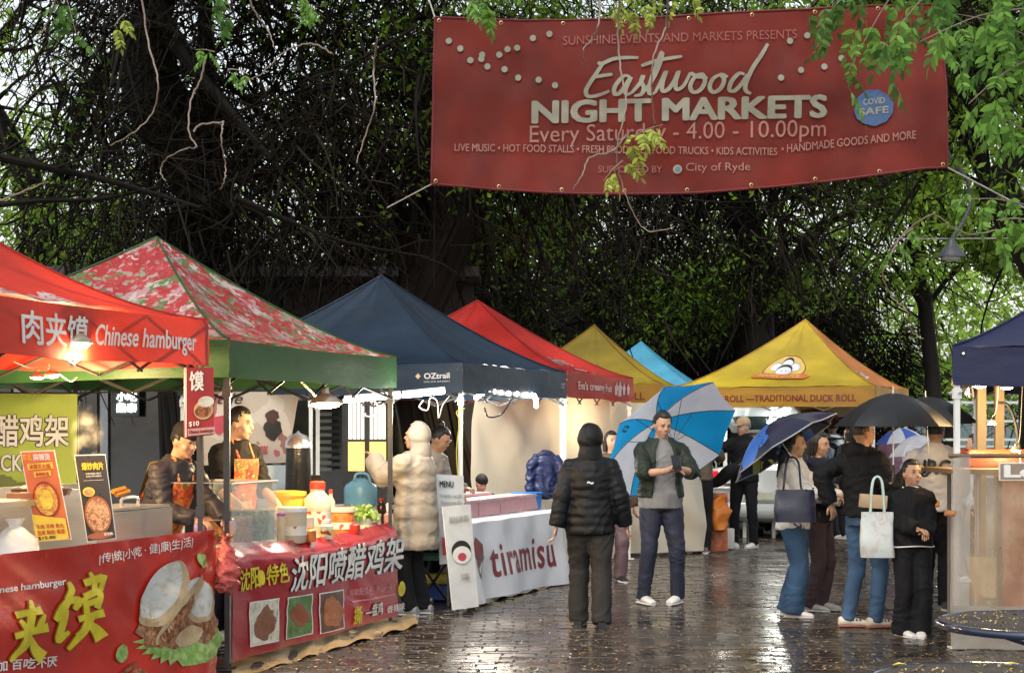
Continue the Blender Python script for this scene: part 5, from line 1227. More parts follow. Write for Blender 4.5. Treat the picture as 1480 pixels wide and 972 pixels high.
# string of leds inside the navy tent
t = thing('led_string', 'bright string of white leds under the navy tent valance', 'light', P(735,568,15.6)); cv = catmull([P(688,572,15.2), P(705,563,15.4), P(735,566,15.8), P(768,568,16.4), P(774,574,16.5), P(775,584,16.5)], 6)
part('cable', MB().tube(cv, .006, 5), cordm, t)
for c in cv[::2]: part('bulb', MB().ball(c-V((0,0,.015)), .022, 8, 6), coolbulb, t)
lamp('glow', P(732,585,16.4)+V((-.3,.3,0)), 70, (1,.95,.85), .2, t); lamp('glow', P(700,600,17.0), 40, (1,.9,.7), .2, t)
solo('hanging_cable', MB().tube(catmull([P(700,588,15.3), P(706,602,15.4), P(725,598,15.5), P(740,575,15.7)], 6), .008, 6), polek, 'black cable loop hanging under the led string', 'cable')
solo('tied_cord', MB().tube(catmull([P(672,590,14.7), P(660,595,14.7), P(664,610,14.7), P(660,650,14.75), P(662,690,14.8)], 5), .006, 5), mat('yellow_cord', (.5,.45,.05), rough=.5), 'yellow cord tied round the white pole of the navy tent', 'cord')
t = lamp('glow', P(850,600,19.8)+V((-.5,0,0)), 70, (1,.8,.5), .2, T4['t'])
# ground mats
def gmat(label, pts, m, z=.02, seed=0):
    n = len(pts); c = sum((V(p) for p in pts), V())/n; mb = MB()
    rr = random.Random(seed); K = 10; vs = []; fs = []
    for i in range(n): vs.append(V(pts[i]))
    A, B, D, E_ = [V(p) for p in pts]
    mb.grid(lambda a, b: A.lerp(B, a).lerp(E_.lerp(D, a), b)+V((.02*noise.noise(V((a*6,b*3,seed))), .03*noise.noise(V((a*7,b*3,seed+4))), z+.018+.03*noise.noise(V((a*9,b*2,seed)))+.008*math.sin(a*40))), 60, 10)
    return solo('ground_sheet', mb, m, label, 'ground sheet', 'ground sheets under the stalls')
gd = lambda px, py: V((PX(px, 3875/(py-620)), 3875/(py-620), 0))
gmat('brown crumpled cardboard sheet on the ground below the second counter', [gd(335,985), gd(604,906), gd(600,888), gd(335,950)], mat('wet_cardboard', (.36,.27,.15), rough=.35, var=.3, vs=4, bump=.1), .004, 1)
gmat('pale grey plastic sheet edge under the tiramisu table', [gd(660,884), gd(822,843), gd(790,826), gd(650,858)], mat('pale_plastic_sheet', (.5,.48,.44), rough=.25, var=.15), .003, 2)
bk_ = MB().lathe(V((PX(318,10.9),10.9,.02))+i1*.25, [(.12,0),(.14,.3),(.145,.32),(.13,.32)], 16); solo('white_bucket', bk_, mat('bucket_white', (.6,.62,.65), rough=.4), 'white bucket on the ground between the two counters', 'bucket')
rb = MB().lathe(line1(300)+V((.1,.12,.52)), [(.03,0),(.07,.05),(.08,.16),(.05,.27),(.03,.33),(.05,.37)], 14)
for v in rb.v: v += V((noise.noise(v*13)*.03, noise.noise(v*13+V((2,5,1)))*.03, 0))
rbm = remesh(rb, .012, mat('red_checked_bag', (.5,.10,.09), rough=.35, bump=.2), 'red_bag', 2, .03, 9); rbo = bpy.data.objects.new('red_bag', rbm); C.objects.link(rbo); meta(rbo, 'pinkish red plastic bag tied between the two black poles', 'bag')
# ================================================================ RIGHT STALL (tent 8)
Yr = 12.05
clear = mat('clear_pvc_sheet', (.42,.31,.20), rough=.25, var=.6, vs=2.2, bump=.3, bs=5, alpha=.52, stretch=(1,1,.5))
def rpos(s_, t_):
    p = V((3.06+s_, Yr-.02*s_, .02+t_)); return p+V((0, .02*math.sin(s_*9+t_*3)+.035*noise.noise(V((s_*3,t_*2,3))), 0))
RS = Sheet(rpos, 2.6, 1.34, (0,-1,0), .06)
cs = thing('clear_sheet', 'clouded clear plastic sheet hung round the front of the right stall', 'plastic sheet', (4.2, Yr, 0)); part('sheet', RS.cloth(60, 26), clear, cs)
part('rail', MB().tube([rpos(-.02,1.345), rpos(2.6,1.345)], .016, 8), mat('rail_brown', (.2,.15,.1), rough=.4, metal=.4), cs); part('hem', MB().grid(lambda a, b: rpos(a*.12+.01, b*1.34)-V((0,.006,0)), 2, 10), mat('white_hem_tape', (.45,.42,.38), rough=.4, alpha=.5), cs)
part('hem', MB().grid(lambda a, b: rpos(.01+a*2.5, b*.3)-V((0,.008,0)), 20, 2), mat('grey_hem', (.30,.27,.23), rough=.4, alpha=.7), cs)
rpst = thing('food_banner', 'tall printed photo banner of red meat dishes behind the plastic sheet, right edge', 'banner', (4.2, Yr+.2, 0)); s_ = sheet_quad((3.42+.0,Yr+.12,.05), (5.4,Yr+.12,.05), (5.4,Yr+.12,1.22), (3.42,Yr+.12,1.22), wob=.01)
s_ = sheet_quad((PX(1455,Yr),Yr+.10,.05), (5.4,Yr+.10,.05), (5.4,Yr+.10,1.22), (PX(1455,Yr),Yr+.10,1.22), wob=.01)
part('cloth', s_.cloth(20,14), pattern('meat_banner', [(0,(.2,.03,.02)),(.35,(.45,.08,.04)),(.5,(.55,.2,.1)),(.6,(.6,.32,.16)),(.75,(.4,.1,.08)),(1,(.6,.4,.3))], scale=5, kind='noise', dist=.4, rough=.35), rpst)
part('frame', MB().box((PX(1450,Yr),Yr+.1,.62), (.03,.03,1.2)), polek, rpst)
b2 = sheet_quad(P(1444,694,Yr-.08), P(1560,694,Yr-.08), P(1560,668,Yr-.08), P(1444,668,Yr-.08), wob=0); lt = thing('stall_sign', 'white edged sign beginning with the letters Lo on the right stall', 'sign', P(1480,694,Yr)); part('board', MB().slab([b2.pos(0,0), b2.pos(b2.w,0), b2.pos(b2.w,b2.h), b2.pos(0,b2.h)], (0,.012,0)), wi, lt)
b2.poly(lt, [(.008,.008),(b2.w-.01,.008),(b2.w-.01,b2.h-.008),(.008,b2.h-.008)], mat('sign_brown', (.3,.22,.16), bump=0)); b2.text(lt, 'Lots', .03, .02, .42, .09, wi, .05)
solo('orange_crate', MB().box(V((4.1,13.3,1.33)), (1.3,.4,.13), bev=.02), mat('orange_red_tub', (.35,.06,.02), rough=.4, emit=0), 'long orange red tray on the right stall counter', 'tray')
trestle('counter of the right stall behind the plastic sheet', V((3.2,12.5,0)), V((5.6,12.5,0)), 1.0, 1.26, mat('counter_wood', (.25,.16,.08), rough=.5), V((0,1,0)))
pb = MB().slab([P(1405,806,Yr+.12), P(1420,862,Yr+.12), P(1452,864,Yr+.12), P(1460,826,Yr+.12), P(1452,808,Yr+.12)], (0,.2,0)); solo('paper_box', pb, mat('kraft_paper', (.62,.5,.3), rough=.6), 'folded cream paper box seen low through the clear plastic sheet', 'box')
solo('hook_clip', MB().box(V((PX(1371,12.0),11.96,.62+.35)), (.075,.04,.04), bev=.008), mat('clip_orange', (.4,.16,.05), rough=.4), 'brown orange clip on the left edge of the plastic sheet', 'clip')
for i, (px, py, Y, pw, r_) in enumerate(((1416,558,12.9,40,.05), (1434,612,12.9,25,.035), (1468,650,12.9,40,.04), (1455,560,13.3,30,.05))):
    bell(['warm lamp just under the left end of the navy purple valance','small warm bulb hanging midway inside the right stall','lowest warm bulb inside the right stall at the right edge','warm lamp under the navy purple valance at the right edge'][i], P(px, py, Y), pw*.45, r_, cord=[P(px+6, py-20, Y), P(px+10, 552, Y)])
for i, (a, lb) in enumerate(((1418,'slim cream post left inside the right stall'), (1444,'slim cream post right inside the right stall'))): solo('inner_post', MB().box(V((PX(a,13.9),13.9,1.0)), (.07,.05,1.96)), mat('cream_post', (.35,.28,.18), rough=.5), lb, 'post', 'posts in the right stall')
solo('gooseneck_arm', MB().tube(catmull([P(1440,582,13), P(1455,584,13), P(1466,605,13), P(1472,640,13), P(1478,690,13)], 6), .012, 6), polek, 'bent black lamp arm inside the right stall', 'lamp arm')
# round mesh cafe tables near the camera
tabm = mat('navy_gloss_rim', (.012,.02,.045), rough=.12, coat=.6, var=.1, bump=.02, bs=15); meshm = mat('wet_black_mesh', (.045,.035,.022), rough=.3, metal=0, var=.4, bump=.1)
def cafe_table(label, cx, cy, r, z=.73):
    t = thing('cafe_table', label, 'table', (cx,cy,0), 0, 'round metal cafe tables'); c = V((cx,cy,z))
    n = 64; mb = MB(); vs = []; fs = []; m = 10
    prof = [(r+.012*math.cos(2*PI*j/m), .018*math.sin(2*PI*j/m)) for j in range(m)]
    for i in range(n):
        a = 2*PI*i/n
        for rr, zz in prof: vs.append(c+V((math.cos(a)*rr, math.sin(a)*rr, zz-.01)))
    for i in range(n):
        for j in range(m): fs.append((i*m+j, ((i+1)%n)*m+j, ((i+1)%n)*m+(j+1)%m, i*m+(j+1)%m))
    mb.add(vs, fs); part('rim', mb, tabm, t)
    # mesh top: woven wires
    mb = MB(); k = -r+.012
    while k < r-.01:
        hw = math.sqrt(max(0, (r-.005)**2-k*k))
        for d in (V((1,1,0)).normalized(), V((1,-1,0)).normalized()):
            s__ = V((-d.y, d.x, 0)); p = c+s__*k; mb.add([p-d*hw-s__*.0045, p-d*hw+s__*.0045, p+d*hw+s__*.0045, p+d*hw-s__*.0045, p-d*hw+V((0,0,.004)), p+d*hw+V((0,0,.004))], [(0,4,5,3),(4,1,2,5),(0,3,2,1)])
        k += .017
    o = part('mesh_top', mb, meshm, t, False); o['kind'] = 'stuff'
    part('pedestal', MB().tube([(cx,cy,z-.02),(cx,cy,.04)], .03, 10), tabm, t); part('base', MB().lathe((cx,cy,0), [(.2,0),(.2,.02),(.05,.05),(.03,.06)], 24), tabm, t)
    for k in range(3): a = 2*PI*k/3+.4; part('brace', MB().tube([(cx,cy,z-.12),(cx+math.cos(a)*r*.9,cy+math.sin(a)*r*.9,z-.02)], .009, 6), tabm, t)
    mb = MB(); rr = random.Random(int(cx*100))
    for q in range(60):      # water drops and fallen leaves
        a = rr.uniform(0,2*PI); d = r*math.sqrt(rr.random())*.95; mb.ball((cx+math.cos(a)*d, cy+math.sin(a)*d, z+.004), (.006,.006,.003), 6, 4)
    lf_ = MB()
    for q in range(170):
        a = rr.uniform(0,2*PI); d = r*math.sqrt(rr.random())*.93; x_, y_ = cx+math.cos(a)*d, cy+math.sin(a)*d; b_ = rr.uniform(0,3); e_ = rr.uniform(.005,.016)
        lf_.add([(x_-e_*math.cos(b_),y_-e_*math.sin(b_),z+.003),(x_+e_*.5*math.sin(b_),y_-e_*.5*math.cos(b_),z+.009),(x_+e_*math.cos(b_),y_+e_*math.sin(b_),z+.005),(x_-e_*.5*math.sin(b_),y_+e_*.5*math.cos(b_),z+.011)], [(0,1,2,3)])
    o = part('leaf_litter', lf_, mat('table_litter', (.32,.22,.09), rough=.3, isl=.7, bump=0), t, False); o['kind'] = 'stuff'
    o = part('water_drop', mb, mat('water_drop_dark', (.05,.05,.05), rough=.03, var=0, bump=0, coat=1), t); o['kind'] = 'stuff'
    return t
cafe_table('round wet black mesh table with a navy rim at the lower right edge', 2.27, 7.35, .45)
cafe_table('nearest round black mesh table, only its far rim in view at the bottom right', 1.60, 5.62, .43)
for i, (x, y) in enumerate(((1.33,5.94), (1.72,5.95))): solo('table_leaf', MB().add([(x-.025,y,.742),(x,y-.014,.748),(x+.028,y,.744),(x,y+.014,.75)], [(0,1,2,3)]), mat('yellow_leaf', (.6,.5,.1), rough=.4), ['pale yellow leaf lying left on the nearest mesh table', 'pale yellow leaf lying right on the nearest mesh table'][i], 'leaf', smooth=False)
# ================================================================ street lamp behind the banner
sl = thing('street_lamp', 'grey bell shaped street lamp hanging below the right end of the banner', 'street lamp', P(1374,378,19))
gm = mat('lamp_grey', (.07,.08,.085), rough=.5, metal=.1, var=.1)
p = P(1375,352,19)
part('lamp_shade', MB().lathe(p-V((0,0,.15)), [(.15,0),(.145,.03),(.09,.10),(.05,.16),(.04,.21)], 20), gm, sl); part('lens', MB().ball(p-V((0,0,.15)), (.1,.1,.045), 16, 8), mat('lamp_lens', (.55,.58,.6), rough=.2), sl)
part('arm', MB().tube(catmull([P(1375,348,19), P(1380,338,19), P(1392,320,19), P(1402,295,19), P(1398,262,19), P(1385,240,19), P(1368,215,19), P(1352,150,19), P(1350,-150,19)], 6), .022, 8), gm, sl)
solo('span_wire', MB().tube([P(1290,345,18.9), P(1375,345,19), P(1500,344,19.2)], .008, 5), cordm, 'thin pale wire crossing at the street lamp', 'wire')
# ================================================================ PEOPLE
skin = mat('skin_warm', (.50,.29,.19), rough=.5, var=.08, bump=.03); skin2 = mat('skin_tan', (.42,.23,.14), rough=.5, var=.08, bump=.03)
hairk = mat('black_hair', (.012,.010,.009), rough=.45, var=.3, vs=20, bump=.25, bs=60, stretch=(1,1,.2)); eyem = mat('eye_dark', (.02,.015,.01), rough=.2, var=0, bump=0); lipm = mat('lip', (.38,.13,.1), rough=.45, var=0, bump=0)
def cloth(name, c, rough=.8, bump=.12, bs=18, var=.15, coat=0): return mat(name, c, rough=rough, var=var, vs=5, bump=bump, bs=bs, coat=coat, spec=.25)
def ik(a, t, l1, l2, pole):
    d = t-a; L_ = min(d.length, (l1+l2)*.995); dn = d.normalized(); t = a+dn*L_
    x = (l1*l1-l2*l2+L_*L_)/(2*L_); h = math.sqrt(max(0, l1*l1-x*x)); p = (pole-dn*pole.dot(dn)).normalized()
    return a+dn*x+p*h, t
PERS = []
def person(label, x, y, H=1.7, rot=0, lean=0, yaw=0, nod=0, hands=None, feet=None, top=None, legs=None, hair='short', hairm=None, skinm=None, shoe=None, vox=.013, hand_curl=.5, girth=1., hood=None, cap=None, body_yaw=0, group='people in the market street', inner=None, apron=None, elbow=None, sole=None):
    """local frame: faces -Y, its left hand at +X; rot turns it about Z"""
    k = H/1.75; skinm = skinm or skin; hairm = hairm or hairk
    t = thing('person', label, 'person', (x, y, 0), R(rot), group); M_ = WM[t]
    def part_l(name, mb, m, smooth=True, lab=None): return part(name, mb.xf(M_) if isinstance(mb, MB) else mb, m, t, smooth, lab)
    def rm(name, mb, m, vx=None, sm=3, fold=0, ff=6, extra=None, lab=None):
        me = remesh(mb, (vx or vox), m, name, sm, fold, ff, 0, extra); return part(name, me, m, t, True, lab)
    hipz = .93*k
    def bend(p, pv=V((0,0,.95))):
        p = V(p)
        if lean: p = Matrix.Rotation(R(lean), 3, 'X') @ (p-pv*k)+pv*k
        return p
    LR = Matrix.Rotation(R(lean), 3, 'X')
    sh = {s: bend(V((s*.165*girth, 0.0, 1.385))*k) for s in (-1, 1)}
    hip = {s: V((s*.085, .0, .92))*k for s in (-1, 1)}
    feet = feet or {-1: (-.10, 0.02, 4), 1: (.10, -.03, -4)}
    hd = {s: ((hands or {}).get(s) or V((s*.25, -.05, .80))) for s in (-1, 1)}
    el_, wr = {}, {}
    for s in (-1, 1):
        tg = V(hd[s])*k
        if not (hands or {}).get(s): tg = bend(V((s*.27,-.04,.82))*k)
        el_[s], wr[s] = ik(sh[s], tg, .285*k, .25*k, (elbow or {}).get(s) or V((s*.35, .9, -.3)))
    kn, an = {}, {}
    for s in (-1, 1):
        fx, fy, fa = feet[s]; lift = 0
        kn[s], an[s] = ik(hip[s], V((fx, fy+.02, .085))*k, .43*k, .42*k, V((s*.1, -1, 0)))
    neck = bend(V((0,.01,1.47))*k)
    HR = Matrix.Rotation(R(yaw), 3, 'Z') @ Matrix.Rotation(R(nod), 3, 'X')
    hc = neck+LR @ V((0,-.005,.03))*k+HR @ V((0,-.01,.11))*k
    hs = k*(1.0 if H > 1.45 else 1.12)
    # body
    b = MB()
    b.ball(hc+HR@V((0,.012,.012))*hs, V((.073,.090,.100))*hs, 20, 14, HR)
    b.ball(hc+HR@V((0,-.022,-.045))*hs, V((.056,.066,.070))*hs, 16, 10, HR)
    b.ball(hc+HR@V((0,-.062,-.088))*hs, V((.026,.022,.022))*hs, 10, 8, HR)
    b.tube([hc+HR@V((0,-.078,.018))*hs, hc+HR@V((0,-.098,-.022))*hs], [.009*hs, .016*hs], 8)
    b.ball(hc+HR@V((0,-.078,-.055))*hs, V((.024,.014,.012))*hs, 10, 6, HR)
    for s in (-1, 1):
        b.ball(hc+HR@V((s*.074,.012,-.012))*hs, V((.010,.02,.032))*hs, 8, 6, HR); b.ball(hc+HR@V((s*.03,-.076,.032))*hs, V((.022,.012,.008))*hs, 8, 6, HR); b.ball(hc+HR@V((s*.04,-.052,-.03))*hs, V((.024,.026,.024))*hs, 8, 6, HR)
    b.tube([neck-LR@V((0,0,.06))*k, neck+V((0,0,.02))*k, hc+HR@V((0,.015,-.05))*hs], [.066*k, .052*k, .05*hs], 12)
    rg = lambda z, rx, ry, cy=0: (bend(V((0,cy,z))*k), LR@V((rx*k*girth,0,0)), LR@V((0,ry*k*girth,0)))
    b.rings([rg(.88,.14,.10), rg(.98,.15,.11), rg(1.1,.125,.09), rg(1.28,.15,.10), rg(1.37,.145,.08), rg(1.43,.09,.06), rg(1.48,.05,.05)], 18)
    for s in (-1, 1):
        b.tube([bend(V((s*.1,0,1.375))*k), sh[s], sh[s].lerp(el_[s],.5), el_[s], el_[s].lerp(wr[s],.35), wr[s]], [.055*k,.05*k,.042*k,.036*k,.037*k,.025*k], 12)
        b.tube([hip[s]+V((0,0,.05)), hip[s].lerp(kn[s],.4), kn[s], kn[s].lerp(an[s],.3), an[s], an[s]-V((0,0,.04))*k], [.085*k,.075*k,.052*k,.054*k,.034*k,.034*k], 12)
    # hands: palm with four unequal bent fingers and a thumb
    ex = MB(); curl = hand_curl
    for s in (-1, 1):
        f = (wr[s]-el_[s]).normalized(); side = V((1,0,0)) if abs(f.x) < .8 else V((0,1,0))
        a = (side-f*side.dot(f)).normalized()
        if abs(f.z) > .75: a = V((0,-1,0)); a = (a-f*a.dot(f)).normalized()
        nrm = f.cross(a)*(-s if abs(f.z) > .75 else 1)
        if abs(f.z) <= .75 and nrm.z > 0: nrm = -nrm
        pc_ = wr[s]+f*.045*k
        rt = Matrix((a, nrm, f)).transposed(); b.ball(pc_, V((.038,.017,.05))*k, 12, 8, rt)
        for i, (o, L_) in enumerate(((-.027,.062),(-.009,.074),(.009,.069),(.026,.053))):
            p0 = pc_+f*.035*k+a*o*k; d1 = (f+nrm*curl*.7).normalized(); d2 = (f+nrm*curl*2.2).normalized(); p1 = p0+d1*L_*.45*k; p2 = p1+d2*L_*.35*k; p3 = p2+(d2+nrm*curl).normalized()*L_*.3*k
            ex.tube([p0-f*.012*k, p0, p1, p2, p3], [.0085*k,.009*k,.0082*k,.0075*k,.0055*k], 7)
        q = pc_-f*.02*k+a*(-.03)*k; d = (f*.7-a*.75+nrm*.25*curl).normalized(); ex.tube([q, q+d*.03*k, q+(d*.05+f*.018)*k], [.0115*k,.0105*k,.007*k], 7)
    rm('body', b, skinm, vox*.8, 2, extra=ex)
    if hood != 'back':
        for s in (-1, 1): part_l('eye', MB().ball(hc+HR@V((s*.031,-.0775,.014))*hs, V((.011,.005,.0045))*hs, 8, 6, HR), eyem)
        for s in (-1, 1): part_l('eyebrow', MB().tube([hc+HR@V((s*.014,-.090,.034))*hs, hc+HR@V((s*.046,-.074,.036))*hs], .0022*hs, 5), hairm)
        part_l('mouth', MB().ball(hc+HR@V((0,-.0915,-.055))*hs, V((.021,.006,.006))*hs, 10, 5, HR), lipm)
    # hair
    if hair:
        h = MB(); r0 = V((.083,.102,.112))*hs; c = hc+HR@V((0,.014,.012))*hs
        n_, m_ = 36, 24; vs = []; fs = []
        for i in range(m_+1):
            th = PI*i/m_
            for j in range(n_):
                ph = 2*PI*j/n_; d = V((math.sin(th)*math.cos(ph), math.sin(th)*math.sin(ph), math.cos(th)))
                face = (-d.y > .42-.15*abs(d.x) and d.z < (.62 if hair != 'fringe' else .3)) or d.z < (-.45 if hair in ('long','bob') else -.30+.5*max(0,-d.y)) or (abs(d.x) > .7 and d.z < -.05 and d.y < .25 and hair not in ('long', 'bob'))
                s_ = .82 if face else 1+.035*noise.noise(d*5+V((H*9,0,0)))+(.04*max(0,d.z))
                vs.append(c+HR@V((d.x*r0.x, d.y*r0.y, d.z*r0.z))*s_)
        for i in range(m_):
            for j in range(n_): fs.append((i*n_+j, i*n_+(j+1)%n_, (i+1)*n_+(j+1)%n_, (i+1)*n_+j))
        h.add(vs, fs)
        if hair in ('long',):
            for q in range(15):
                an_ = PI*(.02+.96*q/14); o = V((math.cos(an_)*.078, .01+math.sin(an_)*.075, -.01)); L_ = .30+.02*(q % 3)
                h.tube([c+HR@(o*hs), c+HR@((o+V((0,.01,-.12)))*hs), c+HR@((o*1.0+V((0,.015,-L_)))*hs)], [.024*hs,.022*hs,.008*hs], 7)
        if hair == 'bob':
            for q in range(13):
                an_ = PI*(-.08+1.16*q/12); o = V((math.cos(an_)*.08, .01+math.sin(an_)*.08, 0)); h.tube([c+HR@(o*hs), c+HR@((o+V((0,0,-.13)))*hs)], [.024*hs,.010*hs], 7)
        if hair == 'bun': h.ball(c+HR@V((0,.06,.115))*hs, V((.04,.04,.038))*hs, 12, 8)
        if hair == 'pony': h.tube(catmull([c+HR@V((0,.09,.02))*hs, c+HR@V((0,.13,-.03))*hs, c+HR@V((0,.11,-.15))*hs], 4), [.03*hs,.034*hs,.034*hs,.034*hs,.034*hs,.03*hs,.025*hs,.02*hs,.008*hs], 8)
        part_l('hair', h, hairm)
    if cap:
        h = MB(); c = hc+HR@V((0,.012,.02))*hs
        h.rings([(c+HR@V((0,0,z))*hs, HR@V((a_*.085*hs,0,0)), HR@V((0,a_*.102*hs,0))) for z, a_ in ((.02,1),(.05,1),(.08,.86),(.105,.6),(.118,.2))], 22)
        if cap.get('peak'): h.rings([(c+HR@V((0,-.06,.025))*hs, HR@V((.07*hs,0,0)), HR@V((0,0,.008*hs))), (c+HR@V((0,-.12,.022))*hs, HR@V((.065*hs,0,0)), HR@V((0,0,.006*hs))), (c+HR@V((0,-.165,.012))*hs, HR@V((.035*hs,0,0)), HR@V((0,0,.004*hs)))], 14)
        part_l('cap', h, cap['m'])
    # trousers
    lg = legs or {}; wd = lg.get('w', 1.); fl_ = lg.get('flare', 1.)
    m = MB(); tops_ = lg.get('top', 1.0)
    m.rings([rg(tops_,.152,.118), (V((0,0,.93))*k, V((.168*k*girth,0,0)), V((0,.128*k*girth,0))), (V((0,0,.84))*k, V((.165*k*girth,0,0)), V((0,.12*k*girth,0)))], 20)
    for s in (-1, 1):
        a_, k_, n_ = hip[s], kn[s], an[s]; hem = n_+(n_-k_).normalized()*(.03 if lg.get('long', 1) else -.03)*k
        m.tube([a_+V((0,0,.03)), a_.lerp(k_,.25), a_.lerp(k_,.7), k_, k_.lerp(n_,.5), hem], [.092*k*girth*(wd**.5), .095*k*wd*girth, .078*k*wd, .070*k*wd, .066*k*wd*(.6+.4*fl_), .060*k*wd*fl_], 16)
    rm('trousers', m, lg.get('m') or cloth('black_trousers', (.008,.008,.010)), None, 3, .0065, 6)
    # shoes
    sm_ = shoe or mat('white_shoe', (.7,.68,.64), rough=.5)
    for s in (-1, 1):
        fx, fy, fa = feet[s]; Rz = Matrix.Rotation(R(fa), 3, 'Z'); o = V((an[s].x, an[s].y, 0)); S_ = k*(1.0 if H > 1.4 else 1.05)
        rr = [(.075,.035,.045,.045),(.05,.042,.05,.052),(.0,.042,.052,.055),(-.06,.043,.042,.045),(-.12,.048,.034,.036),(-.17,.043,.028,.028),(-.2,.022,.022,.016)]
        me = MB().rings([(o+Rz@V((0,yy,zz+.012))*S_, Rz@V((w_*S_,0,0)), V((0,0,hh*S_*.8))) for yy, w_, zz, hh in rr], 14)
        for v in me.v: v.z = max(v.z, .026)
        sh_ = part_l('shoe', me, sm_)
        so = MB().rings([(o+Rz@V((0,yy,.022))*S_, Rz@V((w_*1.08*S_,0,0)), V((0,0,.014*S_))) for yy, w_, zz, hh in rr], 14)
        so_ = part('sole', so.xf(M_), sole or mat('sole_white', (.6,.58,.55), rough=.6), sh_)
    # upper garment
    tp = top or {}; d = tp.get('d', .012); q = tp.get('quilt', 0); hemz = tp.get('hem', .9); kind = tp.get('kind', 'jumper')
    prof = [(hemz,.160+tp.get('hw',0),.122+tp.get('hw',0)), (1.0,.158+tp.get('hw',0)*.6,.120+tp.get('hw',0)*.6), (1.1,.148,.112), (1.22,.158,.118), (1.32,.166,.115), (1.385,.155,.10), (1.43,.118,.085), (1.46,.085,.07), (1.485,.066,.06)]
    def at(z):
        for (z0, a0_, b0_), (z1, a1_, b1_) in zip(prof, prof[1:]):
            if z <= z1: f = max(0, (z-z0)/max(1e-6, z1-z0)); return a0_+(a1_-a0_)*f, b0_+(b1_-b0_)*f
        return prof[-1][1:]
    m = MB(); zs = [hemz+(1.485-hemz)*i/(36 if q else 16) for i in range((36 if q else 16)+1)]
    rg2 = []
    for z in zs:
        ra, rb = at(z); puff = (abs(math.sin(PI*(z-hemz)/q))**.6)*.017 if q and z < 1.43 else 0
        rg2.append((bend(V((0,0,z))*k), LR@V(((ra+d+puff)*k*girth,0,0)), LR@V((0,(rb+d+puff)*k*girth,0))))
    m.rings(rg2, 26)
    sl_end = tp.get('sleeve', 1.)
    for s in (-1, 1):
        path = [bend(V((s*.06,0,1.40))*k), bend(V((s*.125*girth,0,1.395))*k), sh[s]]; rad = [.05*k, (.045+d*.8)*k, (.054+d*.8)*k]; n_ = 14
        for i in range(1, n_+1):
            f = i/n_*2*sl_end
            p = sh[s].lerp(el_[s], f) if f <= 1 else el_[s].lerp(wr[s], f-1)
            r_ = (.055-.008*f*.5-.006*max(0,f-1)+d*.85)*k*tp.get('sw', 1)*min(1.1, girth)
            if q: r_ += abs(math.sin(PI*f*2.6))**.6*.008*k
            path.append(p); rad.append(r_)
        m.tube(path, rad, 16)
    if tp.get('hood') == 'down': m.ball(bend(V((0,.085,1.46))*k), V((.11,.06,.06))*k, 14, 8)
    if tp.get('collar'): m.tube([bend(V((0,.0,1.45))*k), neck+V((0,0,.05))*k], [.085*k, .072*k], 16)
    if hood:   # worn hood, open at the face
        hb = MB()
        hw_ = 1.25 if hood == 'side' else 1.1
        hb.ball(hc+HR@V((0,.03,.012))*hs, V((.100*hw_,.112,.13))*hs, 24, 16, HR); hb.tube([neck+V((0,.01,-.04)), hc+HR@V((0,.03,-.07))*hs], [.098*k*hw_, .088*hs*hw_], 18)
        if hood != 'back':
            for v in hb.v:
                l = HR.transposed() @ (v-hc)
                if l.y < -.04*hs and abs(l.x) < .075*hs and -.11*hs < l.z < .085*hs: v += HR@V((0, .085*hs, 0))
        rm('hood', hb, tp['m'], vox, 3, .006)
    if kind == 'open':     # open fronted jacket over an inner top: two layers of cloth, a gap at the front
        inn = MB(); inn.rings([(bend(V((0,0,z))*k), LR@V(((at(z)[0]+.004+(.02 if z < 1.02 else 0))*k*girth,0,0)), LR@V((0,(at(z)[1]+.004+(.022 if z < 1.02 else 0))*k*girth,0))) for z in [tp.get('ihem', .86)]+[zz for zz in zs if zz > tp.get('ihem', .86)+.02]], 22)
        rm('shirt', inn, tp['im'], None, 3, .007)
        m2 = MB(); nA = 30; g0 = tp.get('gap', .55)
        for layer in (0, 1): pass
        vs = []; fs = []; zz_ = [z for z in zs]
        for z in zz_:
            ra, rb = at(z); c_ = bend(V((0,0,z))*k); gg = g0*(1-.35*(z-hemz)/(1.45-hemz))
            for i in range(nA+1):
                aa = -PI/2+gg+(2*PI-2*gg)*i/nA
                for e in (d+.014, d-.004): vs.append(c_+LR@V((math.cos(aa)*(ra+e)*k*girth, math.sin(aa)*(rb+e)*k*girth*(1.06 if math.sin(aa) < 0 else 1), 0))+LR@V((0,0,0)))
        W_ = (nA+1)*2
        for j in range(len(zz_)-1):
            for i in range(nA): a_ = j*W_+i*2; fs += [(a_, a_+2, a_+W_+2, a_+W_), (a_+1, a_+W_+1, a_+W_+3, a_+3)]
            for i in (0, nA): a_ = j*W_+i*2; fs.append((a_, a_+W_, a_+W_+1, a_+1))
        for j in (0, len(zz_)-1):
            for i in range(nA): a_ = j*W_+i*2; fs.append((a_, a_+1, a_+3, a_+2))
        m2.add(vs, fs)
        sl = MB(); n_ = 14
        for s in (-1, 1):
            path = [bend(V((s*.06,0.01,1.395))*k), bend(V((s*.125*girth,0.005,1.392))*k), sh[s]]; rad = [.05*k, (.046+d*.8)*k, (.053+d*.8)*k]
            for i in range(1, n_+1):
                f = i/n_*2*sl_end; p = sh[s].lerp(el_[s], f) if f <= 1 else el_[s].lerp(wr[s], f-1); path.append(p); rad.append((.058-.008*f*.5+d*.9)*k)
            sl.tube(path, rad, 16)
        sl.add(m2.v, m2.f); rm('jacket', sl, tp['m'], None, 2, .008)
    else: rm(tp.get('name', 'jacket'), m, tp['m'], None, 3, tp.get('fold', .012) if not q else .0065, tp.get('ff', 7))
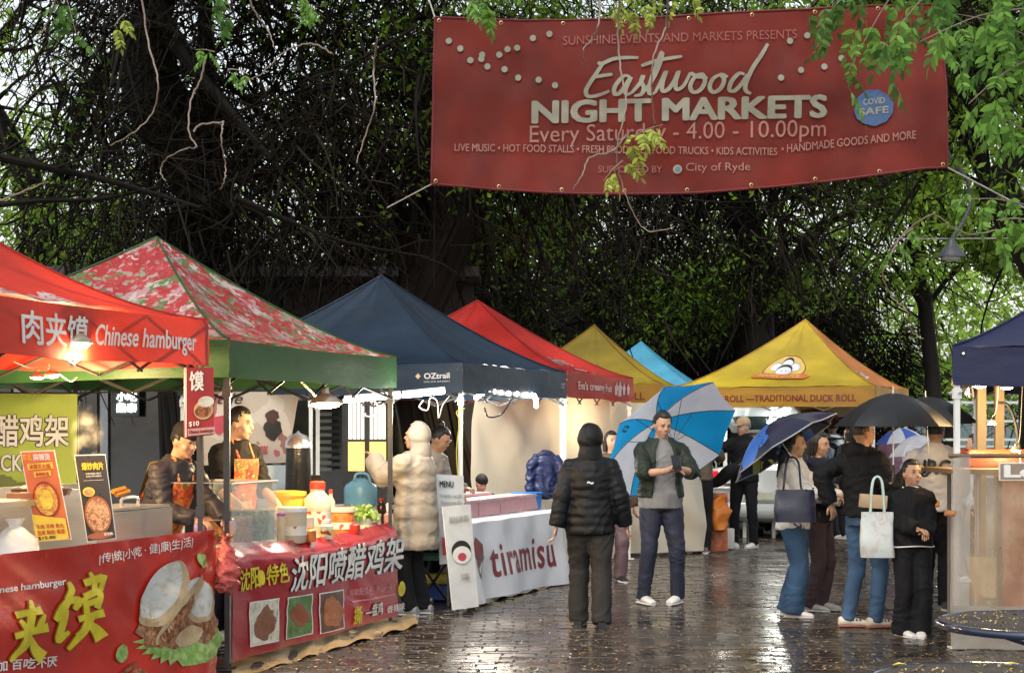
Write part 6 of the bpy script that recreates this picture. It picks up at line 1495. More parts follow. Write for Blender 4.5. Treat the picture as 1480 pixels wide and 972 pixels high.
    t_ = {'t': t, 'wr': {s: M_ @ wr[s] for s in wr}, 'hc': M_ @ hc, 'M': M_, 'k': k, 'HR': HR, 'neck': M_@neck, 'bend': bend, 'LR': LR, 'at': at, 'el': {s: M_ @ el_[s] for s in el_}, 'sh': {s: M_ @ sh[s] for s in sh}}
    if apron:
        mb = MB()
        def ap(u, v):
            z = apron.get('z0', .45)+(apron.get('z1', 1.36)-apron.get('z0', .45))*v; ra, rb = at(max(z, hemz)); wdt = 1.15 if z < 1.08 else .62
            aa = -PI/2+(u-.5)*2*wdt; return bend(V((math.cos(aa)*(ra+d+.02)*girth, math.sin(aa)*(rb+d+.024)*girth, z))*k)
        mb.grid(ap, 18, 18); part_l('apron', mb, apron['m'])
        for s in (-1, 1): part_l('strap', MB().tube([bend(V((s*.07,-.12,1.36))*k), bend(V((s*.075,-.03,1.49))*k), bend(V((s*.04,.08,1.46))*k), bend(V((s*.1,.135,1.1))*k)], .011*k, 6), apron['m'])
    return t_
def pos_of(px, py_feet): Y = 3875/(py_feet-620); return PX(px, Y), Y
# umbrella ------------------------------------------------------------------------------
def umbrella(label, hub, axis, r, depth, mats, shaft_len, handle='straight', n=8, spin=0, scallop=.06, ribm=None, group=None, trim=None, under=None):
    """hub: crown point; axis: from the hub towards the handle"""
    hub = V(hub); ax = V(axis).normalized(); a = ax.orthogonal().normalized(); a = Matrix.Rotation(spin, 3, ax) @ a; b = ax.cross(a)
    t = thing('umbrella', label, 'umbrella', hub+ax*shaft_len, 0, group)
    def pt(th, f):
        seg = (th/(2*PI)*n) % 1; s_ = math.sin(PI*seg); rr = r*f*(1-(1-math.cos(PI/n))*s_*.9*1-scallop*s_*f**3)
        dd = depth*(f**2.1*.82+f*.18)-.02*s_*f*(1-f)*4*r
        return hub+(a*math.cos(th)+b*math.sin(th))*rr+ax*dd
    for k in range(n):
        mb = MB().grid(lambda u, v: pt(2*PI*(k+u*.9999)/n, .015+.985*v), 8, 10); part('canopy_panel', mb, mats[k % len(mats)], t)
        if trim: part('trim', MB().tube([pt(2*PI*(k+i*.99999/8)/n, 1.0) for i in range(9)], .006, 4), trim, t)
        th = 2*PI*(k+1e-4)/n
        part('rib', MB().tube([pt(th, f/8)+ax*.006 for f in range(9)], .0035, 4), ribm or polek, t)
        part('stretcher', MB().tube([hub+ax*depth*1.15, pt(th, .5)+ax*.008], .003, 4), ribm or polek, t)
    part('shaft', MB().tube([hub-ax*.05, hub+ax*shaft_len], .006, 8), ribm or polea, t)
    e = hub+ax*shaft_len
    if handle == 'hook': part('handle', MB().tube(catmull([e-ax*.08, e, e+ax*.05+a*.02, e+ax*.06+a*.06, e+ax*.03+a*.08], 4), .012, 8), polek, t)
    else: part('handle', MB().tube([e-ax*.12, e], [.016,.013], 8), polek, t)
    return t, pt
blk = cloth('black_cloth', (.007,.007,.008)); blkg = cloth('black_puffer_shell', (.006,.007,.009), rough=.55, bump=.08, var=.2)
# A: walker seen from behind
x, y = pos_of(853, 908)
A_ = person('person walking away in a black quilted coat, hood up, and dark grey trousers', x, y, 1.60, 176, yaw=0, hair=None, hood='back',
   top=dict(m=blkg, d=.024, quilt=.075, hem=.80, hw=.012), legs=dict(m=cloth('charcoal_trousers', (.028,.026,.025)), w=1.25, flare=1.15), shoe=mat('black_shoe', (.015,.015,.015), rough=.35), sole=mat('black_shoe', (0,0,0)),
   hands={1: V((.29,.08,.84)), -1: V((-.30,-.05,.88))}, feet={-1: (-.10,.13,5), 1: (.10,-.10,-8)}, girth=1.02, vox=.012)
solo_mark = MB(); c_ = A_['M'] @ V((0,.160,1.14)); 
part('logo', MB().rings([(c_+V((i*.012-.02, -.012, .006*math.sin(i*1.6))), V((.001,0,0)), V((0,.001,.007))) for i in range(5)], 6), mat('logo_white', (.6,.6,.6), bump=0), A_['t'])
# B: man with phone
x, y = pos_of(955, 874)
B_ = person('man looking down at his phone, open dark green jacket over a grey shirt, navy trousers', x, y, 1.74, 12, yaw=6, nod=20, hair='short',
   top=dict(kind='open', m=cloth('dark_green_jacket', (.018,.026,.018), rough=.55), im=cloth('grey_tee', (.22,.22,.22)), d=.02, hem=.96, ihem=.86, sleeve=.62, gap=.62, hw=.005), legs=dict(m=cloth('navy_trousers', (.028,.032,.055), rough=.6), w=1.08, flare=.95),
   hands={1: V((.035,-.34,1.22)), -1: V((-.02,-.34,1.20))}, feet={-1: (-.15,0.02,10), 1: (.15,-.03,-38)}, hand_curl=.6, vox=.011, elbow={1: V((.9,.2,-.6)), -1: V((-.9,.2,-.6))}, girth=1.06)
def obj_at(name, M4, sz, m, parent=None, label=None, cat=None, bev=.003, local_rot=None):
    c = M4.translation; rot = M4.to_3x3()
    mb = MB().box((0,0,0), sz, bev=bev); mb.xf(Matrix.Translation(c) @ rot.to_4x4())
    return solo(name, mb, m, label, cat)
ph = B_['M'] @ Matrix.Translation(V((.01,-.43,1.27))*B_['k']) @ Matrix.Rotation(R(-35), 4, 'X'); obj_at('phone', ph, (.075,.01,.155), mat('phone_black', (.01,.01,.012), rough=.15), label='black phone held by the man in the open green jacket', cat='phone')
ub = mat('umbrella_blue', (.01,.36,.80), rough=.45, bump=.02, var=.06, tr=.35); uw = mat('umbrella_white', (.68,.72,.82), rough=.45, bump=.02, var=.06, tr=.35)
hub = P(949,609,15.75); axu = V((.42,-.68,-.60)).normalized(); ut, upt = umbrella('big blue and white panelled umbrella behind the man with the phone', hub, axu, .665, .27, [ub, uw], .80, spin=.25, group='open umbrellas', ribm=mat('rib_dark', (.03,.03,.05), bump=0), scallop=.03)
kx = hub+axu*.1; fl1 = P(1032,606,15.3); 
for i, (th, f) in enumerate(((.10,.74),(.16,.78),(.13,.66),(.22,.72),(.19,.62),(.27,.66))):
    bq = [upt(th+4.75+.035*math.cos(q), f+.035*math.sin(q))+axu*.012 for q in [2*PI*j/7 for j in range(7)]]; part('print', MB().add(bq, [tuple(range(7))]), black_ink, ut, False)
# C: person hidden behind the umbrella
x, y = pos_of(1009, 800)
C_ = person('person in an olive brown jacket and black trousers, upper half hidden by the blue umbrella', x, y, 1.72, 165, top=dict(m=cloth('olive_jacket', (.11,.085,.06)), d=.03, hem=.92), legs=dict(w=1.1), shoe=mat('black_white_shoe', (.12,.12,.12), rough=.4), vox=.018, hands={-1: V((-.12,-.45,1.35)), 1: None}, lean=8)
# D: man with tan cap
x, y = pos_of(1076, 793)
D_ = person('older man in a tan cap and black clothes holding a folded black umbrella, white shoes', x, y, 1.72, -18, yaw=-38, nod=8, hair='short', hairm=mat('grey_hair', (.2,.19,.17), rough=.6), cap=dict(m=cloth('tan_cap', (.45,.32,.2)), peak=1),
   top=dict(m=blk, d=.028, hem=.88, collar=1), legs=dict(w=1.0), hands={-1: V((-.42,-.35,1.28)), 1: V((-.06,-.34,1.08))}, feet={-1: (-.14,0,20), 1: (.12,.0,-20)}, vox=.016)
w_ = D_['wr'][1]; t = thing('folded_umbrella', 'folded black umbrella hanging slantwise from the older man’s hand', 'umbrella', w_+V((-.35,-.05,-.3)))
part('cover', MB().tube(catmull([w_+V((.03,-.06,.02)), w_+V((-.08,-.06,-.05)), w_+V((-.22,-.06,-.17)), w_+V((-.34,-.06,-.22))], 4), [.03,.05,.07,.085,.09,.09,.085,.08,.075,.07,.06,.05,.02], 10), blk, t); part('handle', MB().tube([w_+V((.03,-.06,.02)), w_+V((.1,-.06,.08))], .012, 6), polek, t)
# E: woman in white cardigan
x, y = pos_of(1146, 893)
E_ = person('woman in an off white knitted jacket and wide blue jeans under the dark patterned umbrella', x, y, 1.56, 68, yaw=4, nod=10, hair='long', top=dict(m=cloth('off_white_knit', (.74,.73,.70), bump=.3, bs=60), d=.028, hem=.82, hw=.012, sw=1.12, name='jacket'), legs=dict(m=cloth('blue_denim', (.035,.075,.14), var=.35), w=1.25, flare=1.5), vox=.012,
   hands={1: V((.12,-.42,1.10)), -1: V((-.10,-.40,1.14))}, feet={-1: (-.07,-.03,0), 1: (.08,.04,-4)}, girth=.95)
bagc = mat('navy_bag_leather', (.012,.014,.035), rough=.4, bump=.05)
def tote(label, c, w, h, d, rot, m, hl, hm, flop=.0, top_pts=None, name='shoulder_bag', cat='bag'):
    t = thing(name, label, cat, c); Rz = Matrix.Rotation(rot, 3, 'Z'); f = lambda x_, y_, z_: V(c)+Rz@V((x_,y_,z_))
    mb = MB(); rgs = []
    for i in range(9):
        v = i/8; ww = w/2*(.98-.06*v+flop*math.sin(PI*v)); dd = d/2*(1-.75*v**1.4)*(.7+.3*math.sin(PI*min(1,v*1.6))); off = .014*noise.noise(V((v*4,w*9,1)))
        rgs.append((f(off, 0, v*h), Rz@V((ww,0,0)), Rz@V((0,dd,0))))
    n_ = 20; vs = []; fs = []
    for c_, a_, b_ in rgs:
        for k in range(n_):
            an_ = 2*PI*k/n_; cx, sy_ = math.cos(an_), math.sin(an_); cx = math.copysign(abs(cx)**.35, cx); sy_ = math.copysign(abs(sy_)**.6, sy_); q = c_+a_*cx+b_*sy_; q += (b_.normalized() if b_.length > 1e-5 else V())*.02*noise.noise(q*13); vs.append(q)
    for i in range(8):
        for k in range(n_): fs.append((i*n_+k, i*n_+(k+1)%n_, (i+1)*n_+(k+1)%n_, (i+1)*n_+k))
    fs.append(tuple(range(n_-1,-1,-1))); fs.append(tuple(range(8*n_, 9*n_))); mb.add(vs, fs); part('body', mb, m, t)
    for sg in (-1, 1):
        if top_pts: part('strap', MB().tube(catmull([f(-w*.28, sg*d*.12, h*.98)]+[V(p)+Rz@V((0,sg*.012,0)) for p in top_pts]+[f(w*.28, sg*d*.12, h*.98)], 5), .008, 6), hm, t)
        else: part('strap', MB().tube(catmull([f(-w*.2, sg*d*.12, h*.98), f(-w*.14, sg*.01, h+hl*.8), f(0, 0, h+hl), f(w*.14, sg*.01, h+hl*.8), f(w*.2, sg*d*.12, h*.98)], 4), .009, 6), hm, t)
    return t
s_ = E_['sh'][-1]; tote('dark navy shoulder bag on the near side of the woman in the off white jacket', P(1149,754,13.83), .33, .26, .12, R(-4), bagc, .3, bagc, .05, top_pts=[P(1133,700,13.88), P(1137,668,13.9), P(1143,660,13.98), P(1154,668,13.9), P(1158,705,13.88)])
solo('phone', MB().box(P(1190,713,14.0), (.13,.07,.012), (.2,-.1,.2), bev=.003), mat('phone_black', (0,0,0)), 'phone held out by the woman in the off white jacket', 'phone')
dku = cloth('dark_navy_umbrella_cloth', (.012,.014,.035), rough=.35, bump=.02); dku2 = pattern('umbrella_graphic', [(0,(.012,.014,.035)),(.55,(.015,.02,.05)),(.62,(.04,.12,.4)),(.74,(.45,.48,.12)),(.80,(.012,.014,.035)),(.92,(.6,.6,.65))], scale=4, kind='voronoi', dist=.5, rough=.3)
hub2 = P(1112,612,14.1); umbrella('dark navy umbrella with colourful graphics tilted over the woman in off white', hub2, V((.52,-.22,-.83)), .50, .24, [dku2], .75, spin=.3, group='open umbrellas', trim=mat('piping_grey', (.35,.35,.38), rough=.4, bump=0))
# E2 companion
x, y = pos_of(1181, 884)
E2 = person('person in dark coat and plum trousers close behind the woman in off white', x, y, 1.55, 60, yaw=0, nod=10, hair='bob', top=dict(m=cloth('dark_navy_coat', (.015,.018,.03)), d=.02, hem=.85), legs=dict(m=cloth('plum_trousers', (.06,.04,.05)), w=1.05), shoe=mat('grey_shoe', (.4,.4,.4)), hands={-1: V((-.12,-.30,1.05)), 1: V((.1,-.30,1.05))}, vox=.015)
# F man with tote
x, y = pos_of(1248, 908)
F_ = person('man in black jacket and blue jeans holding the upright black umbrella and white tote', x, y, 1.66, 122, yaw=-12, nod=-2, hair='short', skinm=skin2, top=dict(m=blk, d=.026, hem=.92, hood='down'), legs=dict(m=cloth('mid_blue_denim', (.045,.09,.165), var=.35), w=1.0, flare=.95), shoe=mat('cream_trainer', (.62,.55,.45), rough=.5),
   hands={-1: V((-.30,-.22,1.28)), 1: V((.22,.16,1.02))}, feet={-1: (-.08,-.08,-20), 1: (.09,.07,-30)}, vox=.012, elbow={-1: V((-.3,.5,-1))}, sole=mat('sole_brown', (.3,.12,.08)))
for sg in (-1, 1):
    fx, fy, fa = {-1: (-.08,-.08,-20), 1: (.09,.07,-30)}[sg]
    for q in range(3):
        c_ = F_['M'] @ (V((fx, fy, 0))*F_['k']+Matrix.Rotation(R(fa), 3, 'Z') @ V((-.040, -.03-.028*q, .055))); d_ = F_['M'].to_3x3() @ V((0,.02,.02)); part('stripe', MB().tube([c_-d_, c_+d_], .006, 5), black_ink, F_['t'])
hubf = P(1291,568,13.05); umbrella('plain black umbrella held upright by the man with the white tote', hubf, V((0,0,-1)), .44, .25, [mat('umbrella_black', (.008,.009,.011), rough=.42, bump=.02, tr=.03)], .62, spin=.15, group='open umbrellas', handle='hook')
w_ = F_['wr'][1]
tw_ = tote('white reusable tote with brown paper sticking out, carried by the man in jeans', P(1268,805,12.75), .255, .335, .11, R(-4), pattern('tote_print', [(0,(.50,.55,.54)),(.45,(.54,.57,.55)),(.56,(.46,.42,.40)),(.62,(.56,.58,.56)),(1,(.5,.54,.53))], scale=7, kind='noise', dist=.2, rough=.4, bump=.6), .26, mat('pale_green_strap', (.45,.6,.56), rough=.5))
solo('paper_bag', MB().box(P(1262,724,12.76), (.20,.05,.10), (0,.08,0), bev=.004), mat('kraft_bag', (.45,.31,.18), rough=.7), 'brown paper bag sticking out of the white tote', 'bag')
# G girl
x, y = pos_of(1317, 922)
G_ = person('girl in a loose black jumper with white hems and wide black trousers, facing us', x, y, 1.33, 6, yaw=14, nod=2, hair='pony', skinm=skin2, top=dict(m=cloth('black_jumper', (.007,.007,.008)), d=.030, hem=.90, hw=.028, sw=1.15, name='jumper'), legs=dict(w=1.2, flare=1.55), hands={-1: V((-.03,-.28,1.08)), 1: V((.05,-.28,1.05))}, vox=.011, feet={-1: (-.075,.03,14), 1: (.085,-.04,-16)}, girth=.98)
for z_, a_, b_, r_ in ((.905,.222,.184,.007), (1.475,.088,.075,.008)):
    part('hem', MB().tube([G_['M'] @ (V((math.cos(q)*a_, math.sin(q)*b_, z_+.006*math.sin(3*q)))*G_['k']) for q in [2*PI*i/32 for i in range(33)]], r_*G_['k'], 6), mat('hem_white', (.75,.73,.7), rough=.6, bump=0), G_['t'])
# H hoodie person
x, y = pos_of(1352, 882)
H_ = person('person in a white hooded top printed NRG and black trousers behind the girl', x, y, 1.66, 158, yaw=-10, hair='short', top=dict(m=cloth('cream_hoodie', (.72,.70,.69), rough=.8), d=.035, hem=.90, hood='down', hw=.01, sw=1.1, name='hoodie'), legs=dict(w=1.25, flare=1.0), hands={1: V((.15,-.25,1.25)), -1: V((-.12,-.25,1.2))}, vox=.013, shoe=mat('dark_trainer', (.06,.05,.04)), girth=1.12)
Mh = H_['M']; q0 = MB(); vs, fs = text2d('NRG', .04, 0); vs, fs = subdiv2d(vs, fs, .08)
def hback(v):
    ang = PI/2+(v.x-.5)*1.35; z = 1.30+(v.y-.5)*.13; ra, rb = H_['at'](z); return Mh @ (V((math.cos(ang)*-1*(ra+.062)*1.12*-1, math.sin(ang)*(rb+.050)*1.12+.012, z))*H_['k'])
part('lettering', MB().add([hback(v) for v in vs], fs), black_ink, H_['t'], False)
solo('orange_strap', MB().box(P(1343,728,14.25), (.17,.02,.05), bev=.006), mat('orange_belt', (.6,.22,.08), rough=.5), 'orange brown pouch at the waist of the person in the white hooded top', 'pouch')
umbrella('second black umbrella partly hidden behind the upright black one', P(1338,573,14.5), V((.05,0,-1)), .42, .24, [mat('umbrella_black', (0,0,0))], .6, spin=.4, group='open umbrellas', handle='hook')
# I, I2 background pair
x, y = pos_of(1203, 769)
I_ = person('person far back in a grey coat with a pale backpack and tan boots', x, y, 1.72, 185, hair='short', top=dict(m=cloth('grey_coat', (.13,.125,.12)), d=.03, hem=.85), legs=dict(m=cloth('grey_trousers', (.07,.07,.07)), w=1.3), shoe=mat('tan_boot', (.42,.24,.1)), vox=.02)
c_ = P(1217,686,25.3); bp_ = MB().ball(c_, (.17,.13,.26), 16, 12)
for v in bp_.v: v += V((noise.noise(v*9)*.02, noise.noise(v*9+V((1,2,3)))*.02, 0))
solo('backpack', bp_, mat('pale_backpack', (.42,.38,.36), rough=.35, bump=.3, bs=8), 'pale shiny backpack worn by the person in the grey coat', 'backpack')
x, y = pos_of(1184, 795)
I2 = person('person in a navy plaid jacket standing behind the woman in off white', x, y, 1.72, 250, yaw=0, nod=10, hair='short', top=dict(m=pattern('plaid', [(0,(.02,.03,.06)),(.5,(.05,.08,.14)),(.8,(.12,.16,.22))], scale=22, kind='voronoi'), d=.028, hem=.88), legs=dict(), vox=.018)
# J small person in right gap
x = PX(1408, 17.5); J_ = person('person in a white top seen through the gap beside the right stall post', x, 17.5, 1.52, 250, yaw=0, hair='bun', top=dict(m=cloth('white_top', (.6,.6,.6)), d=.02, hem=.9), vox=.018)
# Q behind A
x, y = pos_of(884, 842)
Q_ = person('person in a brown coat half hidden behind the walker in black', x, y, 1.55, 20, yaw=0, hair='bob', top=dict(m=cloth('brown_coat', (.10,.07,.05)), d=.02, hem=.8), legs=dict(m=cloth('mauve_trousers', (.16,.10,.11)), w=1.2), shoe=mat('black_shoe', (0,0,0)), vox=.016)
# M puffer coat
x, y = pos_of(601, 890)
beige = cloth('beige_puffer_shell', (.36,.31,.245), rough=.6, bump=.06, var=.08)
M_p = person('person in a long beige hooded puffer coat, one arm raised', x, y, 1.62, 248, yaw=8, hair=None, hood='side', top=dict(m=beige, d=.04, quilt=.13, hem=.60, hw=.02, sw=1.08), legs=dict(w=1.05), hands={1: V((.04,-.40,1.40)), -1: V((-.2,-.25,1.05))}, vox=.013, girth=1.04, shoe=mat('grey_sneaker', (.3,.3,.3)), elbow={1: V((.5,.2,-1))})
# N bun woman
N_ = person('woman with her dark hair in a bun bending over behind the beige puffer coat', PX(612,15.6), 15.6, 1.62, 62, yaw=10, nod=30, lean=14, hair='bun', skinm=skin2, top=dict(m=cloth('beige_top', (.3,.26,.22)), d=.02, hem=.85), hands={1: V((.1,-.4,1.1)), -1: V((-.1,-.4,1.05))}, vox=.015)
# K, L vendors
flor = pattern('floral_apron', [(0,(.70,.10,.03)),(.4,(.8,.27,.06)),(.66,(.85,.55,.25)),(.72,(.07,.2,.04)),(.86,(.5,.04,.03))], scale=17, kind='voronoi', dist=.3, rough=.55)
q = V((PX(226,11.5), 11.5, 0))
K_ = person('vendor in black sleeves and a floral apron bending over the nearest counter', q.x, q.y, 1.66, 58, yaw=0, nod=22, lean=24, hair='short', top=dict(m=cloth('slate_top', (.035,.033,.042), rough=.5), d=.02, hem=.9), hands={1: V((.05,-.62,.98)), -1: V((-.15,-.5,1.02))}, vox=.012, apron=dict(m=flor), cap=dict(m=cloth('black_cap', (.015,.015,.015))))
for s in (1, -1): part('glove', MB().ball(K_['wr'][s]+V((.03,0,-.04)), (.045,.045,.06), 12, 8), mat('purple_glove', (.38,.3,.6), rough=.35), K_['t'])
part('back_panel', MB().grid(lambda a, b: K_['M'] @ K_['bend'](V((math.cos(PI/2+(a-.5)*1.7)*.19, math.sin(PI/2+(a-.5)*1.7)*.165+.012, .8+b*.58))*K_['k']), 10, 10), cloth('yellow_apron_back', (.72,.5,.2), rough=.6), K_['t'])
x, y = PX(335, 12.7), 12.7
L_p = person('vendor with short black hair in a black shirt and floral apron behind the second counter', x, y, 1.74, 50, yaw=28, nod=12, lean=6, hair='short', top=dict(m=blk, d=.02, hem=.9, sleeve=.55), hands={1: V((.15,-.35,1.0)), -1: V((-.2,-.35,1.0))}, vox=.012, apron=dict(m=flor))
# O crouching person behind cake boxes: beanie
O_ = person('seated person behind the pink cake boxes, only a black beanie showing', PX(694,16.9), 16.9, 1.12, 20, nod=30, hair=None, cap=dict(m=blk), top=dict(m=cloth('navy_coat', (.02,.02,.04)), d=.02, hem=.9), vox=.018, group='people in the market street')
jb = MB(); jc = V((PX(790,17.4), 17.4, 0))
jb.rings([(jc+V((0,0,z)), V((w_,0,0)), V((0,.05,0))) for z, w_ in ((.86,.13),(.95,.135),(1.1,.125),(1.22,.12),(1.29,.10),(1.33,.05))], 18)
for sg in (-1, 1): jb.tube([jc+V((sg*.09,0,1.28)), jc+V((sg*.15,-.01,1.2)), jc+V((sg*.17,-.02,1.05)), jc+V((sg*.165,-.02,.92))], [.04,.05,.045,.04], 10)
jm = remesh(jb, .012, cloth('navy_jacket_shell', (.018,.024,.07), rough=.4), 'hung_jacket', 2, .018, 8)
jo = bpy.data.objects.new('hung_jacket', jm); C.objects.link(jo); meta(jo, 'navy jacket hung against the cream tarpaulin behind the pink boxes', 'jacket')
# small far umbrellas and goers behind the right group
umbrella('small blue and white umbrella far behind the upright black one', P(1300,618,24), V((.1,0,-1)), .36, .2, [mat('far_umbrella_blue', (.05,.12,.5), rough=.4, tr=.3), uw], .6, group='open umbrellas')
umbrella('pale clear umbrella far behind the hooded person', P(1325,628,23), V((.1,0,-1)), .4, .26, [mat('clear_umbrella', (.7,.7,.75), rough=.2, alpha=.6, bump=0)], .6, group='open umbrellas')
for i, (px, fy, lb, c) in enumerate(((1290,775,'person in a mauve coat far behind under the small blue umbrella',(.22,.12,.17)), (1228,780,'person in black far behind between the two groups',(.02,.02,.02)))):
    x, y = pos_of(px, fy); person(lb, x, y, 1.62, 180+i*40, hair='bob', top=dict(m=cloth('far_coat_%s' % ['mauve','black'][i], c), d=.03, hem=.75), vox=.022)
for i, (px, fy, rt_, lb, c, hh) in enumerate(((1158,778,200,'tall person in charcoal far behind the woman in off white',(.05,.05,.055),1.75), (1238,772,120,'person in a dark blue coat far behind the man with the tote',(.02,.03,.06),1.68), (1120,772,30,'person in a maroon coat far behind beside the white car',(.10,.02,.03),1.62), (962,772,150,'person in a dark grey coat far off left of the man with the phone',(.04,.04,.045),1.66))):
    x, y = pos_of(px, fy); person(lb, x, y, hh, rt_, hair='short' if i % 2 == 0 else 'bob', top=dict(m=cloth('aisle_coat_%s' % ['charcoal','blue','maroon','grey'][i], c), d=.03, hem=.8), vox=.022)
umbrella('black umbrella far behind between the two umbrella groups', P(1172,590,25.5), V((.1,0,-1)), .5, .26, [mat('umbrella_black', (0,0,0))], .6, group='open umbrellas')
# ================================================================ LARGE YELLOW TENT: stall goods and the white car
trestle('table under the large yellow tent with hanging red brown banners', V((2.1,22.9,0)), V((3.0,22.5,0)), .7, .78, mat('counter_white', (.6,.6,.6)), V((.37,.93,0)))
fbq = sheet_quad(P(985,800,21.9), P(1052,795,21.6), P(1052,712,21.6), P(985,712,21.9), wob=.02, freq=5); ft_ = thing('table_banner', 'red brown food banner hung from the table left of the older man', 'banner', P(1018,800,21.8))
part('cloth', fbq.cloth(24, 14), pattern('redbrown_print', [(0,(.15,.03,.02)),(.4,(.35,.08,.04)),(.55,(.5,.2,.1)),(.7,(.3,.06,.04)),(1,(.6,.4,.2))], scale=5, kind='noise', dist=.5), ft_); fbq.text(ft_, '烤鸭', .05, .3, .2, .2, yellow_ink, .03)
ob_ = MB().rings([(P(1040,765,21.6)+V((.02*math.sin(i*2),0,.06*i)), V((a_,0,0)), V((0,.06,0))) for i, a_ in enumerate((.06,.10,.11,.115,.12,.11,.08,.03))], 18)
for v in ob_.v: v += V((noise.noise(v*7)*.05, noise.noise(v*7+V((1,7,2)))*.04, 0))
solo('carrier_bag', ob_, mat('orange_carrier', (.72,.22,.03), rough=.3, bump=.2, tr=.2), 'bright orange carrier bag hanging beside the older man', 'bag')
for i, (px, py, c, lb) in enumerate(((1040,795,(.4,.28,.16),'small cardboard carton on the wet paving by the older man'), (1052,795,(.65,.65,.62),'white carton on the wet paving right of the cardboard one'))):
    q = P(px, py, 22.2); q.z = .1+.05*i; solo('carton', MB().box(q, (.15,.15,.18+.08*i), bev=.004), mat('carton_%d' % i, c, rough=.6), lb, 'carton', 'cartons by the yellow tent')
# car, seen at the rear quarter, tailgate up
carw = mat('white_car_paint', (.6,.63,.64), rough=.15, coat=1, var=.03, bump=0); tyre = mat('tyre_black', (.015,.015,.015), rough=.7); carg = mat('car_glass', (.02,.03,.03), rough=.05, bump=0, coat=.5); redl = mat('tail_light_red', (.5,.01,.02), rough=.15, bump=0, emit=.6); alloy = mat('alloy_wheel', (.5,.5,.52), rough=.25, metal=.8)
car = thing('parked_car', 'white car parked with its tailgate raised behind the large yellow tent', 'car', (4.35, 26.2, 0), R(-24)); CM = WM[car]
def cpart(name, mb, m, par=None, smooth=True, label=None): return part(name, mb.xf(CM), m, par or car, smooth, label)
# side profile (y, z) of a hatchback, rear at -y
L0 = [(-2.05,.35),(-2.1,.6),(-2.05,.95),(-1.9,1.05)]
body = MB(); secs = [(-2.08,.30,.95,.78),(-2.0,.25,1.0,.86),(-1.5,.2,1.02,.9),(-.5,.2,1.0,.91),(.6,.2,.98,.91),(1.3,.2,.92,.88),(1.9,.25,.8,.8),(2.1,.35,.65,.66)]
rgs = []
for yy, z0, z1, hw in secs:
    rgs.append((yy, z0, z1, hw))
vs = []; fs = []; npf = 14
for yy, z0, z1, hw in rgs:
    pr = [(-hw*.9,z0),(-hw,z0+.15),(-hw*1.0,(z0+z1)/2),(-hw*.97,z1-.12),(-hw*.9,z1-.02),(-hw*.6,z1+.02),(-hw*.2,z1+.03),(hw*.2,z1+.03),(hw*.6,z1+.02),(hw*.9,z1-.02),(hw*.97,z1-.12),(hw,(z0+z1)/2),(hw,z0+.15),(hw*.9,z0)]
    vs += [V((a, yy, b)) for a, b in pr]
for i in range(len(rgs)-1):
    for j in range(npf): fs.append((i*npf+j, i*npf+(j+1)%npf, (i+1)*npf+(j+1)%npf, (i+1)*npf+j))
fs += [tuple(range(npf-1,-1,-1)), tuple(range((len(rgs)-1)*npf, len(rgs)*npf))]
body.add(vs, fs); cpart('body', body, carw)
cab = MB(); cab.rings([(V((0,-.35,z)), V((w_,0,0)), V((0,l_,0))) for z, w_, l_ in ((1.0,.88,1.55),(1.25,.8,1.32),(1.42,.72,1.12),(1.47,.62,.95))], 28); cpart('cabin', cab, carg)
rf_ = MB(); rf_.rings([(V((0,-.35,z)), V((w_,0,0)), V((0,l_,0))) for z, w_, l_ in ((1.43,.74,1.14),(1.485,.66,1.02),(1.5,.4,.8))], 28); cpart('roof', rf_, carw)
tg = MB().slab([V((-.6,-1.5,1.5)), V((.6,-1.5,1.5)), V((.55,-2.4,1.85)), V((-.55,-2.4,1.85))], (0,0,.05)); tgp = cpart('tailgate', tg, carw)
part('rear_window', MB().slab([V((-.45,-1.65,1.545)), V((.45,-1.65,1.545)), V((.42,-2.1,1.725)), V((-.42,-2.1,1.725))], (0,0,.02)).xf(CM), carg, tgp)
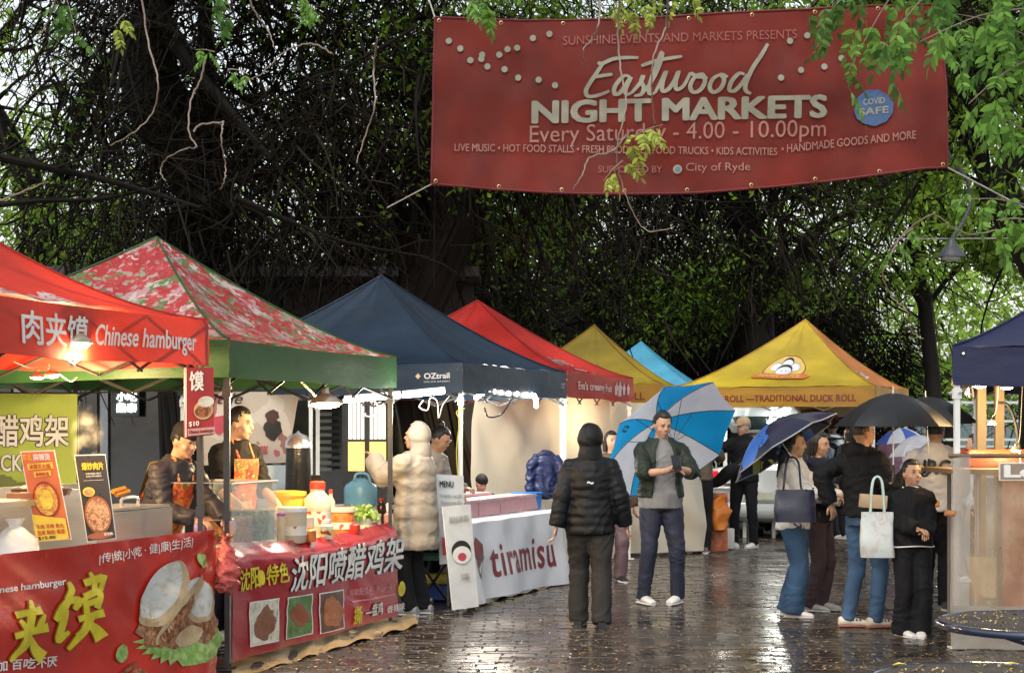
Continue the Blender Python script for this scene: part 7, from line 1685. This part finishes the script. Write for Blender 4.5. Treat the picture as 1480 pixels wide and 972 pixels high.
for sx_ in (-1, 1):
    cpart('tail_light', MB().box((sx_*.72,-2.07,.85), (.2,.08,.22), bev=.02), redl)
    for yy in (-1.3, 1.25):
        arch = cpart('wheel_arch', MB().rings([(V((sx_*.885,yy,.34)), V((0,.37,0)), V((0,0,.37))), (V((sx_*.925,yy,.34)), V((0,.37,0)), V((0,0,.37)))], 28), tyre)
        wm = cpart('wheel', MB().rings([(V((sx_*.80,yy,.32)), V((0,.31,0)), V((0,0,.31))), (V((sx_*.935,yy,.32)), V((0,.32,0)), V((0,0,.32))), (V((sx_*.945,yy,.32)), V((0,.29,0)), V((0,0,.29))), (V((sx_*.945,yy,.32)), V((0,.2,0)), V((0,0,.2)))], 28), tyre)
        mb = MB(); mb.rings([(V((sx_*.94,yy,.32)), V((0,.21,0)), V((0,0,.21))), (V((sx_*.96,yy,.32)), V((0,.21,0)), V((0,0,.21))), (V((sx_*.96,yy,.32)), V((0,.185,0)), V((0,0,.185)))], 24, cap=False)
        for q in range(5): a_ = 2*PI*q/5; mb.tube([V((sx_*.955,yy,.32)), V((sx_*.955,yy+math.cos(a_)*.19,.32+math.sin(a_)*.19))], [.035,.025], 6)
        part('rim', mb.xf(CM), alloy, wm)
cpart('bumper', MB().box((0,-2.1,.42), (1.5,.12,.2), bev=.04), carw); cpart('number_plate', MB().box((0,-2.17,.62), (.42,.02,.12), bev=.003), mat('plate_pale', (.6,.6,.5)))
# white framed rack and lights behind
for i, (px, lb) in enumerate(((1062,'left white stand under the yellow tent lit from inside'), (1132,'right white stand under the yellow tent lit from inside'))):
    t = thing('display_stand', lb, 'stand', P(px, 780, 24.6), 0, 'white display stands'); 
    for dx in (-14, 14): part('post', MB().box(V((PX(px+dx,24.6),24.6,1.0)), (.05,.05,2.0)), polew, t)
    for z in (.8,1.3,1.8): part('shelf', MB().box(V((PX(px,24.6),24.6,z)), (.34,.3,.03)), polew, t)
for i, (a, b, lb) in enumerate(((1030,604,'bright white strip light left under the large yellow tent'), (1125,612,'bright white strip light right under the large yellow tent'))):
    t = thing('strip_light', lb, 'light', P(a, b, 24.4), 0, 'strip lights under the yellow tent'); part('tube', MB().tube([P(a-14,b,24.4), P(a+14,b-2,24.4)], .04, 8), coolbulb, t); part('housing', MB().box(P(a,b-4,24.44), (.34,.03,.05)), polew, t); lamp('glow', P(a,b+6,24.2), 13, (.95,1,.95), .15, t)
aw = MB().grid(lambda a, b: V((3.0+2.6*a, 25.6+.4*math.sin(a*4)*.1, 1.75+.2*b+.04*math.sin(a*8))), 12, 3); solo('white_awning', aw, mat('white_awning', (.36,.38,.37), rough=.5, tr=.3), 'white sagging awning strip beneath the large yellow tent', 'awning')
